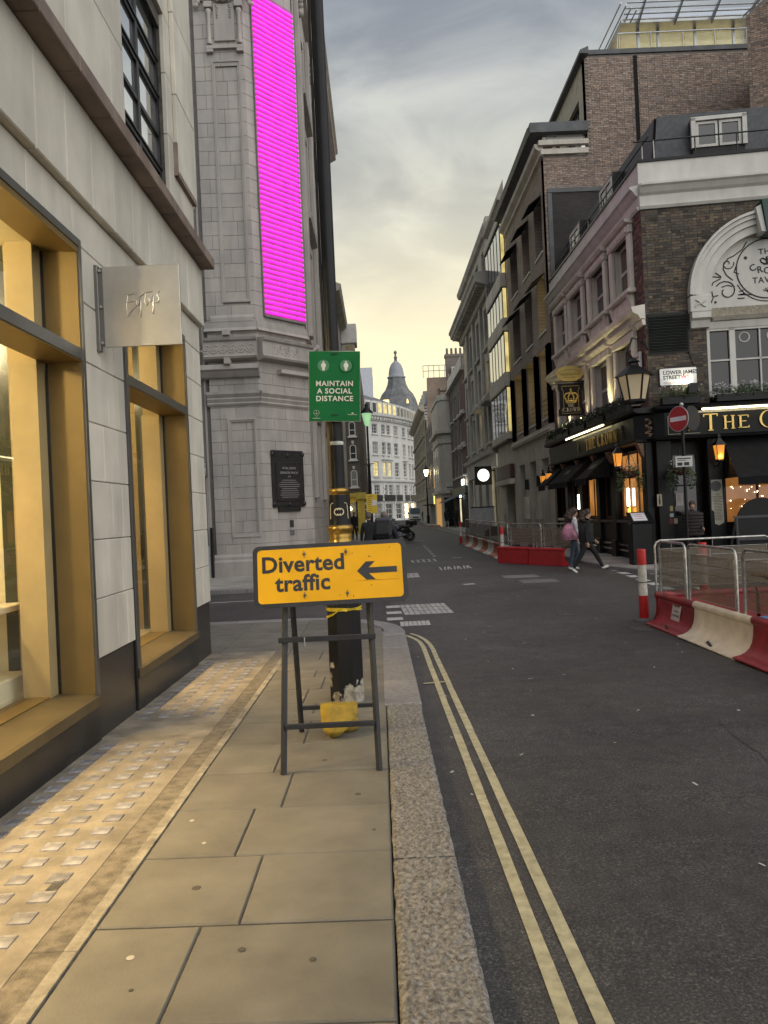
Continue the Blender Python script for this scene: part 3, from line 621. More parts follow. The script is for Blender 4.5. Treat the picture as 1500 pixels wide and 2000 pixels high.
def sneaker(u, v, z, lab):
    o = thing('trainer', lab, 'trainer', tuple(TA @ Vector((u, v, z))), R(65))
    m = MB(); prof = [(.105, .06, .035, -.05), (.08, .075, .04, -.04), (.06, .11, .043, -.005), (.04, .135, .045, .02), (.02, .14, .048, .02)]; n = 12; v_ = []
    for zz, rx, ry, cx in prof:
        for k in range(n): a = 2*PI*k/n; v_.append((ry*math.sin(a), cx+rx*math.cos(a), zz))
    m.add(v_, [(i*n+k, i*n+(k+1) % n, (i+1)*n+(k+1) % n, (i+1)*n+k) for i in range(len(prof)-1) for k in range(n)], 0, True); m.add(v_[:n], [tuple(range(n))], 0); m.obj('upper', white_l, o)
    m = MB(); m.add([(.05*math.sin(2*PI*k/n), .02+.145*math.cos(2*PI*k/n), q) for q in (0, .026) for k in range(n)], [tuple(range(n)), tuple(range(n, 2*n))]+[(k, (k+1) % n, n+(k+1) % n, n+k) for k in range(n)]); m.obj('sole', M('sole_grey', (.35, .34, .3), .6), o)
    m = MB(); [m.tube([(-.03, .03+.022*k, .088-.008*k), (.03, .035+.022*k, .088-.008*k)], .005, 5) for k in range(4)]; m.obj('lace', rub, o)
sneaker(5.85, -.74, 1.13, 'white trainer on the pale shelf in the shop window'); sneaker(5.45, -.98, 1.13, 'white trainer set further back on the pale shop shelf')

# projecting metal sign
BS = thing('projecting_sign', 'square brushed metal projecting sign with raised handwritten name', 'sign', (-2.26, 6.42, 3.42))
brushed = M('brushed_steel', (.50, .48, .44), .36, metal=.9, var=.12, scale=1.5, bump=.12, bscale=200)
MB().cbox(.045, .685, -.012, .012, -.335, .335, .003).obj('plate', brushed, BS)
MB().cbox(-.02, .012, -.03, .03, -.37, .35, .004).obj('wall_plate', bronze_f, BS)
MB().box(.012, .046, -.006, .006, -.33, .33).obj('bracket', bronze_f, BS)
for z in (-.30, 0, .30): MB().tube([(.03, -.03, z), (.03, .03, z)], .012, 8).obj('bolt', brushed, BS)
strokes = [[(.25,.09),(.235,0),(.245,-.09),(.27,-.05),(.32,.0)], [(.235,.085),(.28,.10),(.31,.10)], [(.24,.03),(.29,.045),(.31,.04)], [(.325,.045),(.32,.01),(.34,.0),(.36,.05),(.355,-.04),(.35,-.1),(.335,-.08)], [(.345,.07),(.40,.11),(.46,.115)], [(.40,.10),(.39,.03),(.40,.0),(.42,.02)], [(.425,.055),(.43,.03),(.45,.03),(.465,.08),(.46,-.03),(.455,-.07),(.44,-.06)], [(.52,.115),(.50,.105),(.495,.085),(.51,.05),(.50,.02),(.485,.02)]]
for st in strokes: MB().tube([(x, -.014, z) for x, z in st], .0065, 5).obj('lettering', M('sign_lettering', (.62, .58, .52), .3, metal=.8), BS)
# ------------------------------------------------------------------ faience building with the chamfered corner
fai = M('faience', (.43, .39, .358), .6, var=.07, scale=.9, col2=(.34, .315, .295), bump=.12, bscale=30, objvar=.075, stain=.22, bdist=.003)
fai_d = M('faience_joint', (.20, .185, .175), .9)
CB = thing('faience_building', 'ornate pale stone corner building carrying the magenta light panel', 'building', (0, 0, 0))
P0, P1 = (-3.4, 22.9), (-2.06, 24.42)
TF = frame(-3.4, 22.9, (-1, 0), (0, -1))                        # front, u runs away from the corner to the left
TH = frame(P0[0], P0[1], (P1[0]-P0[0], P1[1]-P0[1]), (P1[1]-P0[1], -(P1[0]-P0[0])))   # chamfer
TS = frame(-2.06, 24.42, (0, 1), (1, 0))                          # long side down the street
LH = math.hypot(P1[0]-P0[0], P1[1]-P0[1])
m = MB()
for T, a, b in ((TF, 0, 14), (TH, 0, LH), (TS, 0, 17)):
    m.T = T; m.quad((a, -.13 if T is not TS else -.4, -.5), (b, -.13 if T is not TS else -.4, -.5), (b, -.13 if T is not TS else -.4, 21.5), (a, -.13 if T is not TS else -.4, 21.5))
m.T = None; m.add([(-17.4, 22.95, 21.5), (-3.4, 22.95, 21.5), (-2.1, 24.4, 21.5), (-2.1, 41.4, 21.5), (-17.4, 41.4, 21.5)], [(0, 1, 2, 3, 4)]); m.quad((-17.4, 41.4, -.5), (-2.1, 41.4, -.5), (-2.1, 41.4, 21.5), (-17.4, 41.4, 21.5))
m.obj('wall', fai_d, CB)
def course(T, z0, z1, cuts, v=0., v0=-.06, ch=.006, name='block', mat=None): stones(T, CB, [(z0, z1, cuts)], mat or fai, v0, v, ch, name)
def mould(T, prof, a, b, name='moulding', mat=None): return MB(T).prism(prof, a, b, 'x').obj(name, mat or fai, CB)
# front: courses of blocks, recessed panels left as sunk fields
z = -.15; i = 0
while z < 21.4:
    h = .34 if z < 6.2 else .42; z1 = z+h
    inlow = 1.12 < z+h/2 < 4.6; inup = 8.1 < z+h/2 < 15.3
    # field left of the pier is set back
    for a, b, v in ((1.48, 4.6, -.18),):
        course(TF, z, z1, cutsr(a, b, .85, .15), v, -.24)
    if inlow or inup:
        a0, a1 = (.16, .94)
        course(TF, z, z1, [0, a0], 0); course(TF, z, z1, [a1, a1+.25, 1.48] if i % 2 else [a1, 1.48], 0)
        if rnd.random() < .75: course(TF, z, z1, [a0, a0+(a1-a0)*rnd.choice((.35, .5, .65)), a1], -.05, -.09)
        else: course(TF, z, z1, [a0, a1], -.05, -.09)
    else: course(TF, z, z1, [0, .45, 1.0, 1.48] if i % 2 else [0, .72, 1.2, 1.48], 0)
    led = 7.72 < z+h/2 < 20.2
    course(TH, z, z1, [0, LH*.27, LH*.62, LH] if i % 2 else [0, LH*.5, LH*.85, LH], -.03 if led else 0)
    if not 2.1 < z < 20: course(TS, z, z1, cutsr(0, 17, 1.1, .2), 0)
    z = z1; i += 1
# panel frames on the front
for (a0, a1, z0, z1) in ((.12, .98, 1.08, 4.62), (.12, .98, 8.08, 15.3)):
    for s, (q0, q1, v) in enumerate(((0, .05, .03), (.05, .1, .0))):
        f = MB(TF); f.box(a0+q0, a0+q1, -.05, v, z0+q0, z1-q0); f.box(a1-q1, a1-q0, -.05, v, z0+q0, z1-q0); f.box(a0+q1, a1-q1, -.05, v, z0+q0, z0+q1); f.box(a0+q1, a1-q1, -.05, v, z1-q1, z1-q0); f.obj('panel_frame', fai, CB)
for uu in (.32, .78): MB(TF).lathe([(.07, 0), (.07, .03)], 0, 0, 14).obj('roundel', fai, CB, mat=TF @ Matrix.Translation((uu, -.02, 8.3)) @ Matrix.Rotation(-PI/2, 4, 'X'))
# plinth, bands, frieze and ledges: the same mouldings run round front, chamfer and side
RUN = ((TF, -.02, 1.55), (TH, -.01, LH+.01), (TS, 0, 17))
for T, a, b in RUN:
    mould(T, [(-.05, -.2), (.16, -.2), (.16, .36), (.10, .42), (.10, .50), (.03, .58), (-.05, .58)], a, b, 'plinth')
    mould(T, [(-.05, 5.0), (.03, 5.0), (.07, 5.06), (.04, 5.10), (.09, 5.2), (.06, 5.24), (.13, 5.34), (.13, 5.42), (-.05, 5.42)], a, b)
    mould(T, [(-.05, 6.30), (.30, 6.36), (.34, 6.42), (.26, 6.46), (.26, 6.86), (.33, 6.90), (.36, 6.97), (-.05, 7.02)], a, b, 'frieze')
    mould(T, [(-.05, 7.20), (.12, 7.22), (.05, 7.32), (.05, 7.5), (-.05, 7.5)], a, b)
mould(TF, [(-.05, 5.80), (.12, 5.84), (.26, 6.0), (.34, 6.04), (.34, 6.18), (-.05, 6.18)], -.05, 1.75, 'cornice')
mould(TF, [(-.05, 7.5), (.06, 7.5), (.06, 7.62), (.02, 7.7), (-.05, 7.7)], .05, 1.35); mould(TH, [(-.05, 5.95), (.2, 6.0), (.2, 6.12), (-.05, 6.12)], .75, LH, 'cornice')
MB(TF).cbox(.75, .92, .1, .5, 6.16, 6.34, .01).obj('bracket', fai, CB); MB(TF).cbox(.74, .96, .2, .42, 7.02, 7.2, .015).obj('floodlight_box', fai, CB)
# running-scroll ornament on the frieze
sw = MB()
for k in range(7):
    pts = [(.30*math.cos(t)*(.33-.035*t)+0, math.sin(t)*(.33-.035*t)*.3+.0) for t in [j*.55 for j in range(15)]]
    sw_ = MB(TF).tube([(.17+.26*k+x, .262, 6.66+z_) for x, z_ in [(.37*(.30-.02*j)*math.cos(-j*.55+2.6), .37*(.30-.02*j)*math.sin(-j*.55+2.6)) for j in range(14)]], .017, 5)
    sw_.tube([(.17+.26*k-.11, .262, 6.62), (.17+.26*k-.03, .262, 6.53), (.17+.26*k+.08, .262, 6.54), (.17+.26*k+.15, .262, 6.64)], .018, 5); sw_.obj('scroll', fai, CB)
for k in range(3):
    q = MB(TH); cu = .62+.34*k
    q.tube([(cu+.10*math.cos(j*.6)*(1-j*.06), .262, 6.66+.10*math.sin(j*.6)*(1-j*.06)) for j in range(13)], .018, 5)
    for a in range(4): q.tube([(cu+.14*math.cos(a*PI/2+.78), .262, 6.66+.14*math.sin(a*PI/2+.78)), (cu+.17*math.cos(a*PI/2+1.2), .262, 6.66+.16*math.sin(a*PI/2+1.2))], .02, 5)
    q.obj('scroll', fai, CB)
# carved capital of the front pier: aedicule with columns, garlands and mask
for uu in (.10, 1.00):
    q = MB(TF @ Matrix.Translation((uu, .06, 0))); q.lathe([(.075, 15.75), (.09, 15.8), (.065, 15.9), (.06, 16.2), (.055, 16.6), (.075, 16.68), (.09, 16.78), (.06, 16.8)], 0, 0, 10); q.obj('colonnette', fai, CB)
    MB(TF).cbox(uu-.12, uu+.12, -.04, .16, 16.82, 17.0, .01).obj('capital', fai, CB); MB(TF).cbox(uu-.1, uu+.1, -.02, .13, 15.5, 15.6, .01).obj('bracket', fai, CB)
MB(TF).cbox(.24, .86, -.04, .07, 15.85, 16.95, .012).obj('tablet', fai, CB); mould(TF, [(-.05, 15.6), (.1, 15.62), (.1, 15.72), (-.05, 15.74)], 0, 1.1)
for uu in (.36, .74):
    q = MB(TF); [q.ball((uu+rnd.uniform(-.01, .01), .09, 16.9-.07*j), .036-.002*j, 8, 5) for j in range(6)]; q.obj('garland', fai, CB)
q = MB(TF); q.ball((.55, .12, 17.14), .16, 12, 8, sc=(.8, .7, 1)); q.ball((.55, .24, 17.10), .035, 8, 5, sc=(.7, .8, 1.5)); q.ball((.49, .22, 17.17), .03, 8, 5); q.ball((.61, .22, 17.17), .03, 8, 5); q.ball((.55, .22, 17.02), .04, 8, 5, sc=(1.2, .6, .5)); q.obj('mask', fai, CB)
q = MB(TF)
for s in (-1, 1):
    for j in range(16): q.ball((.55+s*(.16+.045*j), .09+.03*math.sin(j), 17.24-.0045*(j-6)**2+.05*math.sin(j*1.7)), .075, 8, 5, sc=(1, .7, 1))
q.obj('garland', fai, CB)
q = MB(TF)
for s in (-1, 1):
    for j in range(8): q.tube([(.55+s*.3, .08, 17.35), (.55+s*(.45+.05*j), .12, 17.4+.06*j), (.55+s*(.62+.05*j), .1, 17.2+.05*j)], .035, 5)
q.obj('scroll', fai, CB)
# pier to the left with a hanging drop of husks
q = MB(TF); [q.lathe([(.03, 12.9-.2*j), (.08, 13.0-.2*j), (.07, 13.09-.2*j), (.03, 13.1-.2*j)], 1.75, -.12, 8) for j in range(11)]; q.obj('husk_drop', fai, CB)
MB(TF).box(1.6, 1.66, -.2, -.08, -.2, 21).obj('pilaster', fai, CB); mould(TF, [(-.2, 2.95), (-.02, 2.95), (.0, 3.1), (-.05, 3.2), (.02, 3.3), (-.2, 3.35)], 1.7, 4.6)
for k in range(3): MB(TF).box(1.62+.2*k, 1.72+.2*k, -.2, -.1+.02*k, .5, 2.9).obj('pilaster', fai, CB)
# side down the street: bays with windows, ledges and cornice
win_d = pane_mat('dark_pane', (.035, .036, .038), .06, .8)
for b in range(4):
    u = 1.0+4*b
    hl = [(u+.5, u+3.3, 2.2, 5.0), (u+.6, u+3.2, 8.0, 11.2), (u+.6, u+3.2, 12.4, 15.4), (u+.6, u+3.2, 16.4, 19)]
    m = MB(TS); pierced(m, u-1 if b == 0 else u, u+4, 2.1, 20.4, hl, .35, 0.); m.obj('bay', fai, CB)
    for h in hl: sash(CB, TS, h[0], h[1], h[2], h[3], -.2, fai, win_d, 3, 2, .09, .06)
    MB(TS).cbox(u-.35, u+.35, 0, .14, 2.2, 6.3, .02).obj('pilaster', fai, CB); MB(TS).cbox(u-.3, u+.3, 0, .16, 7.5, 19.6, .02).obj('pilaster', fai, CB)
    for z_ in (11.6, 15.8): mould(TS, [(0, z_), (.22, z_+.05), (.26, z_+.2), (0, z_+.25)], u+.4, u+3.4, 'ledge')
    q = MB(TS); [q.ball((u+rnd.uniform(-.15, .15), .2, 19.0-.12*j), .13, 7, 5) for j in range(7)]; q.obj('carving', fai, CB)
    q = MB(TS); [q.ball((u+1.9+rnd.uniform(-.2, .2), .12, 7.6-.1*j), .12, 7, 5) for j in range(4)]; q.obj('carving', fai, CB)
for T, a, b in RUN: mould(T, [(-.05, 20.2), (.25, 20.3), (.3, 20.6), (.6, 20.75), (.6, 21.0), (.72, 21.1), (.72, 21.3), (-.05, 21.3)], a-.2, b+.2 if b < 16 else b, 'cornice')
for k in range(11): MB(TS).cbox(.3+1.6*k, .6+1.6*k, .35, .7, 21.3, 21.55, .02).obj('lion_stop', fai_d, CB)

# magenta light panel
LP = thing('light_panel', 'tall panel of glowing magenta light strips on the chamfered corner', 'light panel', (0, 0, 0))
led = M('magenta_led', (.5, .02, .45), .4, emit=(1.0, .012, .55), es=1.6); back = M('panel_backing', (.42, .14, .36), .7, var=.15, scale=3)
MB(TH).cbox(LH*.17, LH*.985, -.02, .02, 7.75, 17.65, .01).obj('backing', back, LP)
kk = 0; z = 7.80
while z < 17.58:
    MB(TH).cbox(LH*.17+.01, LH*.985-.01, .03, .075, z, z+.058, .008).obj('led_strip', led, LP); z += .158
MB(TH).box(LH*.165, LH*.99, -.02, .06, 7.68, 7.745).obj('frame', fai_d, LP)
for uu in (LH*.16, LH*.987): MB(TH).box(uu-.012, uu+.008, -.02, .03, 7.70, 17.65).obj('frame', fai_d, LP)
# plaque and two small notices on the chamfer
PQ = thing('wall_plaque', 'black carved stone plaque with engraved lettering on the corner', 'plaque', (0, 0, 0))
pq = M('plaque_black', (.016, .016, .017), .35, var=.3, scale=8, bump=.2); pqt = M('plaque_letter', (.36, .36, .35), .5)
MB(TH).cbox(.32, 1.62, 0, .06, 1.92, 3.66, .015).obj('slab', pq, PQ); MB(TH).cbox(.46, 1.5, .055, .085, 2.1, 3.3, .012).obj('tablet', pq, PQ); MB(TH).cbox(.52, 1.42, 0, .07, 1.78, 1.915, .012).obj('base', pq, PQ)
for a, b in ((.36, 2.02), (1.58, 2.02), (.36, 3.54), (1.58, 3.54), (.97, 3.5), (.97, 2.0)): MB(TH).ball((a, .07, b), .07, 8, 6, sc=(1, .4, 1)).obj('boss', pq, PQ)
t_ = MB(TH); lettering(t_, 'VITAL SIGNS', .97, 3.08, .09, .1); lettering(t_, 'SPENCER FINCH', .97, 2.94, .09, .1); lettering(t_, '2020', .97, 2.84, .09, .06)
for k in range(9):
    w = rnd.uniform(.55, .88); t_.box(.97-w/2, .97+w/2, .085, .088, 2.74-.065*k, 2.752-.065*k)
t_.obj('lettering', pqt, PQ)
o = MB(TH).cbox(.98, 1.14, 0, .015, 1.30, 1.52, .004).obj('sticker', M('sticker_black', (.03, .03, .03), .5), label='small black sticker with white disc below the black plaque', cat='sticker')
MB(TH).lathe([(.045, 0), (.045, .004)], 0, 0, 14).obj('disc', M('sticker_white', (.7, .7, .68), .6), o, mat=TH @ Matrix.Translation((1.06, .016, 1.44)) @ Matrix.Rotation(-PI/2, 4, 'X'))
o = MB(TH).cbox(.98, 1.16, 0, .015, 1.05, 1.22, .004).obj('sticker', M('sticker_grey', (.12, .12, .13), .5), label='square grey sticker lowest on the chamfered corner', cat='sticker')
bag = thing('cabinet', 'light grey metal cabinet at the foot of the pale stone wall', 'cabinet', (0, 0, 0)); MB(TF).cbox(1.6, 2.3, -.15, .25, -.2, .85, .02).obj('body', M('cabinet_grey', (.42, .42, .42), .6), bag); MB(TF).box(1.52, 1.58, .1, .3, -.2, 1.4).obj('post', steel_frame, bag)
# ------------------------------------------------------------------ lamp post in the foreground
blackp = M('black_gloss_paint', (.008, .008, .010), .4, var=.3, scale=6, bump=.08, bscale=25, spec=.25)
goldp = M('gold_paint', (.40, .255, .065), .28, metal=.9, var=.18, scale=7, bump=.12, bscale=35)
def peel_mat():
    m = D.materials.new('peeling_paint'); m.use_nodes = True; n = m.node_tree.nodes; l = m.node_tree.links.new; b = n['Principled BSDF']
    t = n.new('ShaderNodeTexCoord'); a = n.new('ShaderNodeTexNoise'); a.inputs['Scale'].default_value = 5.5; a.inputs['Detail'].default_value = 9; a.inputs['Roughness'].default_value = .55; l(t.outputs['Object'], a.inputs[0])
    s = n.new('ShaderNodeSeparateXYZ'); l(t.outputs['Object'], s.inputs[0])
    g = n.new('ShaderNodeMapRange'); l(s.outputs[2], g.inputs[0]); g.inputs[1].default_value = 0; g.inputs[2].default_value = .46; g.inputs[3].default_value = .13; g.inputs[4].default_value = -.16
    ad_ = n.new('ShaderNodeMath'); ad_.operation = 'ADD'; l(a.outputs[0], ad_.inputs[0]); l(g.outputs[0], ad_.inputs[1])
    r = n.new('ShaderNodeMapRange'); l(ad_.outputs[0], r.inputs[0]); r.inputs[1].default_value = .515; r.inputs[2].default_value = .53
    c2 = n.new('ShaderNodeTexNoise'); c2.inputs['Scale'].default_value = 22; c2.inputs['Detail'].default_value = 6; l(t.outputs['Object'], c2.inputs[0])
    cr = n.new('ShaderNodeValToRGB'); cr.color_ramp.elements[0].position = .35; cr.color_ramp.elements[0].color = (.16, .135, .10, 1); cr.color_ramp.elements[1].position = .62; cr.color_ramp.elements[1].color = (.40, .37, .31, 1); l(c2.outputs[0], cr.inputs[0])
    x = n.new('ShaderNodeMix'); x.data_type = 'RGBA'; l(r.outputs[0], x.inputs[0]); x.inputs[6].default_value = (.012, .012, .013, 1); l(cr.outputs[0], x.inputs[7]); l(x.outputs[2], b.inputs['Base Color'])
    q = n.new('ShaderNodeMapRange'); l(r.outputs[0], q.inputs[0]); q.inputs[3].default_value = .3; q.inputs[4].default_value = .8; l(q.outputs[0], b.inputs['Roughness'])
    bu = n.new('ShaderNodeBump'); bu.inputs['Strength'].default_value = .5; bu.inputs['Distance'].default_value = -.006; l(r.outputs[0], bu.inputs['Height']); l(bu.outputs[0], b.inputs['Normal']); return m
LX, LY = -.365, 7.13; LZ = gz(LY)
LPst = thing('lamp_post', 'black cast iron lamp post with gold rings and peeling base', 'lamp post', (LX, LY, LZ))
MB().lathe([(.166, -.05), (.166, 0), (.165, .3), (.162, .9), (.155, 1.1), (.128, 1.26)], 0, 0, 8, sm=False, rot=PI/8).obj('base', peel_mat(), LPst)
MB().lathe([(.128, 1.26), (.136, 1.30), (.128, 1.36), (.124, 1.42), (.126, 1.445), (.112, 1.46), (.108, 1.50), (.110, 1.53), (.106, 1.545), (.119, 1.57), (.122, 1.59), (.120, 1.605), (.108, 1.62), (.08, 1.63)], 0, 0, 24).obj('collar', goldp, LPst)
MB().lathe([(.105, 1.61), (.100, 1.64), (.097, 1.72), (.093, 1.86), (.092, 1.90)], 0, 0, 24).obj('drum', blackp, LPst)
MB().lathe([(.088, 1.835), (.092, 1.85), (.091, 1.865), (.086, 1.872), (.089, 1.885), (.085, 1.897), (.088, 1.91), (.096, 1.925), (.097, 1.945), (.086, 1.96), (.06, 1.965)], 0, 0, 24).obj('collar', goldp, LPst)
MB().lathe([(.064, 1.96), (.063, 2.5), (.062, 3.4), (.060, 6.8), (.057, 8.2)], 0, 0, 20).obj('shaft', blackp, LPst)
MB().lathe([(.063, 2.36), (.066, 2.37), (.066, 2.385), (.063, 2.395)], 0, 0, 20).obj('paper_scrap', M('paper_scrap', (.5, .49, .45), .9, var=.4, scale=20), LPst)
MB().cbox(-.083, -.048, -.028, .02, 1.97, 2.62, .006).obj('reflection_strip', M('reflected_gold', (.13, .085, .03), .5, metal=.5), LPst)  # gold reflection down the shaft's left side, put in as a coloured strip
MB().tube([(-.075, -.01, 2.6), (-.075, -.01, 8.2)], .012, 6).obj('cable', blackp, LPst)
# lantern head above the frame
MB().tube([(0, 0, 8.2), (0, -.5, 8.7), (.0, -1.1, 8.7)], .04, 8).obj('arm', blackp, LPst); MB().lathe([(.03, 8.68), (.22, 8.55), (.24, 8.4), (.2, 8.36)], 0, -1.2, 14).obj('lantern', blackp, LPst)
# interlocked emblem
em = MB()
for s in (-1, 1):
    c = [(s*.0125-s*.0295*math.cos(t), -.1135-.004, 1.765+.0335*math.sin(t)) for t in [(-2.55+5.1*k/18)+PI for k in range(19)]]
    c = [(s*(-.011+.031*math.cos(t)), -.1, 1.742+.031*math.sin(t)) for t in [.55+(2*PI-1.1)*k/20 for k in range(21)]]
    em.tube([(x*1.0, -math.sqrt(max(0, .0965**2-x*x))-.002, z) for x, _, z in c], .0058, 6)
em.obj('emblem', M('emblem_gold', (.62, .55, .38), .4, metal=.3), LPst)
for s in (-1, 1): MB().tube([(s*x, -math.sqrt(max(0.0001, .099**2-x*x))-.001, z) for x, z in ((.052, 1.825), (.068, 1.82), (.075, 1.80), (.078, 1.75), (.080, 1.68))], .0045, 6).obj('scroll', MATS['emblem_gold'], LPst)
# poster, cable ties, tape
PO = thing('poster', 'green board asking people to keep a social distance, tied to the lamp post', 'poster', (-.352, LY-.12, 2.78), R(-1))
PO.rotation_euler = (0, R(2.4), R(1.5))
grn = M('poster_green', (.006, .12, .036), .7, spec=.2, var=.06, scale=3); grn2 = M('poster_green_light', (.05, .19, .095), .5); pw = M('poster_white', (.62, .62, .56), .6)
MB().cbox(-.235, .235, .006, .014, -.322, .322, .002).obj('backing', M('poster_board', (.5, .52, .45), .6), PO)
p = MB(); nxp = 8
p.add([(-.232+.464*i/nxp, -.001-.006*math.sin(i*.8), z) for z in (-.318, .318) for i in range(nxp+1)], [(i, i+1, nxp+2+i, nxp+1+i) for i in range(nxp)], 0, True); p.obj('sheet', grn, PO)
def disc(mb, x, z, r, v, n=22, mi=0): mb.add([(x, v, z)]+[(x+r*math.cos(2*PI*k/n), v, z+r*math.sin(2*PI*k/n)) for k in range(n)], [(0, 1+k, 1+(k+1) % n) for k in range(n)], mi)
for x in (-.10, .105):
    q = MB(); disc(q, x, .185, .054, -.0095); q.obj('symbol_disc', grn2, PO)
q = MB()
for x in (-.10, .105):
    disc(q, x, .219, .0085, -.011)
    q.add([(x+a, -.011, .185+b) for a, b in ((-.012, .024), (.012, .024), (.021, .012), (.021, -.008), (.014, -.016), (.010, -.045), (-.010, -.045), (-.014, -.016), (-.021, -.008), (-.021, .012))], [tuple(range(10))])
q.obj('symbol', pw, PO)
for s_, z in (('MAINTAIN', .0), ('A SOCIAL', -.068), ('DISTANCE', -.137)):
    q = MB(); lettering(q, s_, 0, z, -.0095, .066, .0005, .0016, space=1.12); q.obj('lettering', pw, PO)
q = MB(); q.tube([(-.165+.026*math.cos(t), -.0095, -.246+.026*math.sin(t)) for t in [PI*k/10-.3 for k in range(13)]], .0012, 4); q.tube([(-.191, -.0095, -.25), (-.165, -.0095, -.283), (-.14, -.0095, -.25)], .0012, 4); q.tube([(-.165, -.0095, -.225), (-.165, -.0095, -.27)], .0012, 4); q.tube([(-.186, -.0095, -.25), (-.144, -.0095, -.25)], .0012, 4)
q.box(-.2, -.13, -.0105, -.0095, -.2965, -.293); q.obj('crest', pw, PO)
q = MB(); q.box(.155, .172, -.0105, -.0095, -.253, -.243); q.box(.12, .205, -.0105, -.0095, -.263, -.260); q.obj('crest', pw, PO)
for z in (.293, -.262): MB().tube([(-.03, -.012, z), (0, -.02, z+.001), (.03, -.012, z+.003)], .0045, 6).obj('cable_tie', rub, PO)
tp = M('yellow_tape', (.70, .50, .03), .4, var=.15, scale=20)
m = MB(); n = 24
for (z0, am, w) in ((.85, .012, .018), (.835, -.02, .016)):
    v = []
    for k in range(n+1):
        a = 2*PI*k/n; r = .166+.002*math.sin(5*a); zz = LZ+z0+am*math.sin(a+.5)
        v += [(r*math.cos(a), r*math.sin(a), zz-LZ), (r*math.cos(a), r*math.sin(a), zz-LZ+w)]
    m.add(v, [(2*k, 2*k+1, 2*k+3, 2*k+2) for k in range(n)])
m.add([(-.02, -.168, .855), (-.0, -.172, .872), (-.10, -.16, .80), (-.155, -.1, .775), (-.16, -.1, .795), (-.1, -.165, .82)], [(0, 1, 5, 2), (2, 5, 4, 3)]); m.add([(0, -.170, .85), (.03, -.176, .835), (.04, -.172, .845), (.01, -.168, .866)], [(0, 1, 2, 3)])
link('hazard_tape', m.mesh('hazard_tape', tp), loc=(LX, LY, LZ), label='yellow plastic tape knotted round the lamp post base', cat='tape')

# ------------------------------------------------------------------ diverted traffic sign on its frame
gf = M('frame_grey_paint', (.022, .023, .027), .5, var=.25, scale=9, bump=.15, bscale=50)
DS = thing('traffic_sign', 'yellow diverted traffic sign with black left arrow on folding frame', 'traffic sign', (-.385, 5.5, gz(5.5)))
zb = -gz(5.5); zf_, zk = gz(5.03)+zb, gz(6.07)+zb                # local ground heights at front and back feet
def leg(x0, y0, z0, x1, y1, z1, s=.016): return MB().tube([(x0, y0, z0), (x1, y1, z1)], s*1.3, 4, sm=False).obj('leg', gf, DS)
for s in (-1, 1):
    leg(s*.313, -.47, zf_, s*.288, -.07, 1.42); leg(s*.300, .57, zk, s*.272, .0, 1.42)
MB().cbox(-.34, .325, -.26, -.235, .832, .868, .003).obj('crossbar', gf, DS); MB().cbox(-.296, .296, -.425, -.40, .285, .320, .003).obj('crossbar', gf, DS); MB().cbox(-.285, .285, .47, .495, .185, .215, .003).obj('crossbar', gf, DS); MB().cbox(-.285, .285, -.05, -.02, 1.36, 1.40, .003).obj('crossbar', gf, DS)
MB().tube([(-.16, -.262, .865), (-.16, -.268, .845), (-.157, -.268, .80)], .0045, 6).obj('hook', M('zinc', (.4, .4, .4), .4, metal=.8), DS)
sgn_b = M('sign_black', (.018, .019, .022), .45, var=.2, scale=8); sgn_y = M('sign_yellow', (.86, .44, .012), .5, spec=.2, var=.07, scale=2.5, bump=.05, bscale=300)
TP = Matrix.Translation((.03, -.178, 1.285)) @ Matrix.Rotation(R(-.7), 4, 'Y') @ Matrix.Rotation(R(-11), 4, 'X')
def rrect(w, h, r, n=6):
    P = []
    for cx, cz, a in ((w-r, h-r, 0), (-w+r, h-r, PI/2), (-w+r, -h+r, PI), (w-r, -h+r, 1.5*PI)):
        P += [(cx+r*math.cos(a+PI/2*k/n), cz+r*math.sin(a+PI/2*k/n)) for k in range(n+1)]
    return P
MB(TP).prism(rrect(.532, .215, .045), -.012, .012, 'y').obj('plate', sgn_b, DS)
MB(TP).prism(rrect(.500, .186, .028), -.0145, -.0125, 'y').obj('face', sgn_y, DS)
for s_, x, z in (('Diverted', -.185, .028), ('traffic', -.19, -.105)):
    q = MB(TP); lettering(q, s_, x, z, -.0155, .155, .0006, .0042, space=1.04); q.obj('lettering', sgn_b, DS)
MB(TP @ Matrix.Translation((.325, 0, .005))).prism(rrect(.142, .066, .003, 2), -.0172, -.0150, 'y').obj('arrow_plate', sgn_y, DS)
MB(TP).prism([(.187, .005), (.25, .068), (.312, .068), (.268, .026), (.462, .026), (.462, -.014), (.268, -.014), (.312, -.058), (.25, -.058)], -.0195, -.0176, 'y').obj('arrow', sgn_b, DS)
for x, z in ((-.175, .145), (.115, .145), (-.18, -.14), (.113, -.142)):
    q = MB(TP); q.lathe([(.011, 0), (.010, .004), (.004, .007)], 0, 0, 10, mi=0); q.v = [tuple(TP @ (Vector((x, -.0155, z))+Vector((v.x, -v.z, v.y)))) for v in [TP.inverted() @ Vector(v) for v in q.v]]
    q.tube([(x, -.016, z+.022), (x, -.026, z), (x, -.016, z-.026)], .0025, 5); q.obj('bolt', M('sign_bolt', (.12, .12, .12), .4, metal=.7), DS)
scr = MB(TP)
for x, z, w, h in ((.275, .104, .010, .004), (.282, -.096, .004, .004), (.06, -.155, .0012, .009), (.155, -.165, .002, .012), (-.44, .118, .012, .002), (.08, .132, .012, .0025), (.16, .133, .006, .002), (.42, .16, .003, .004), (-.48, .18, .004, .002)): scr.prism([(x-w, z-h*.4), (x+w*.4, z-h), (x+w, z+h*.5), (x-w*.3, z+h)], -.0152, -.0148, 'y')
scr.obj('scratch', sgn_b, DS)

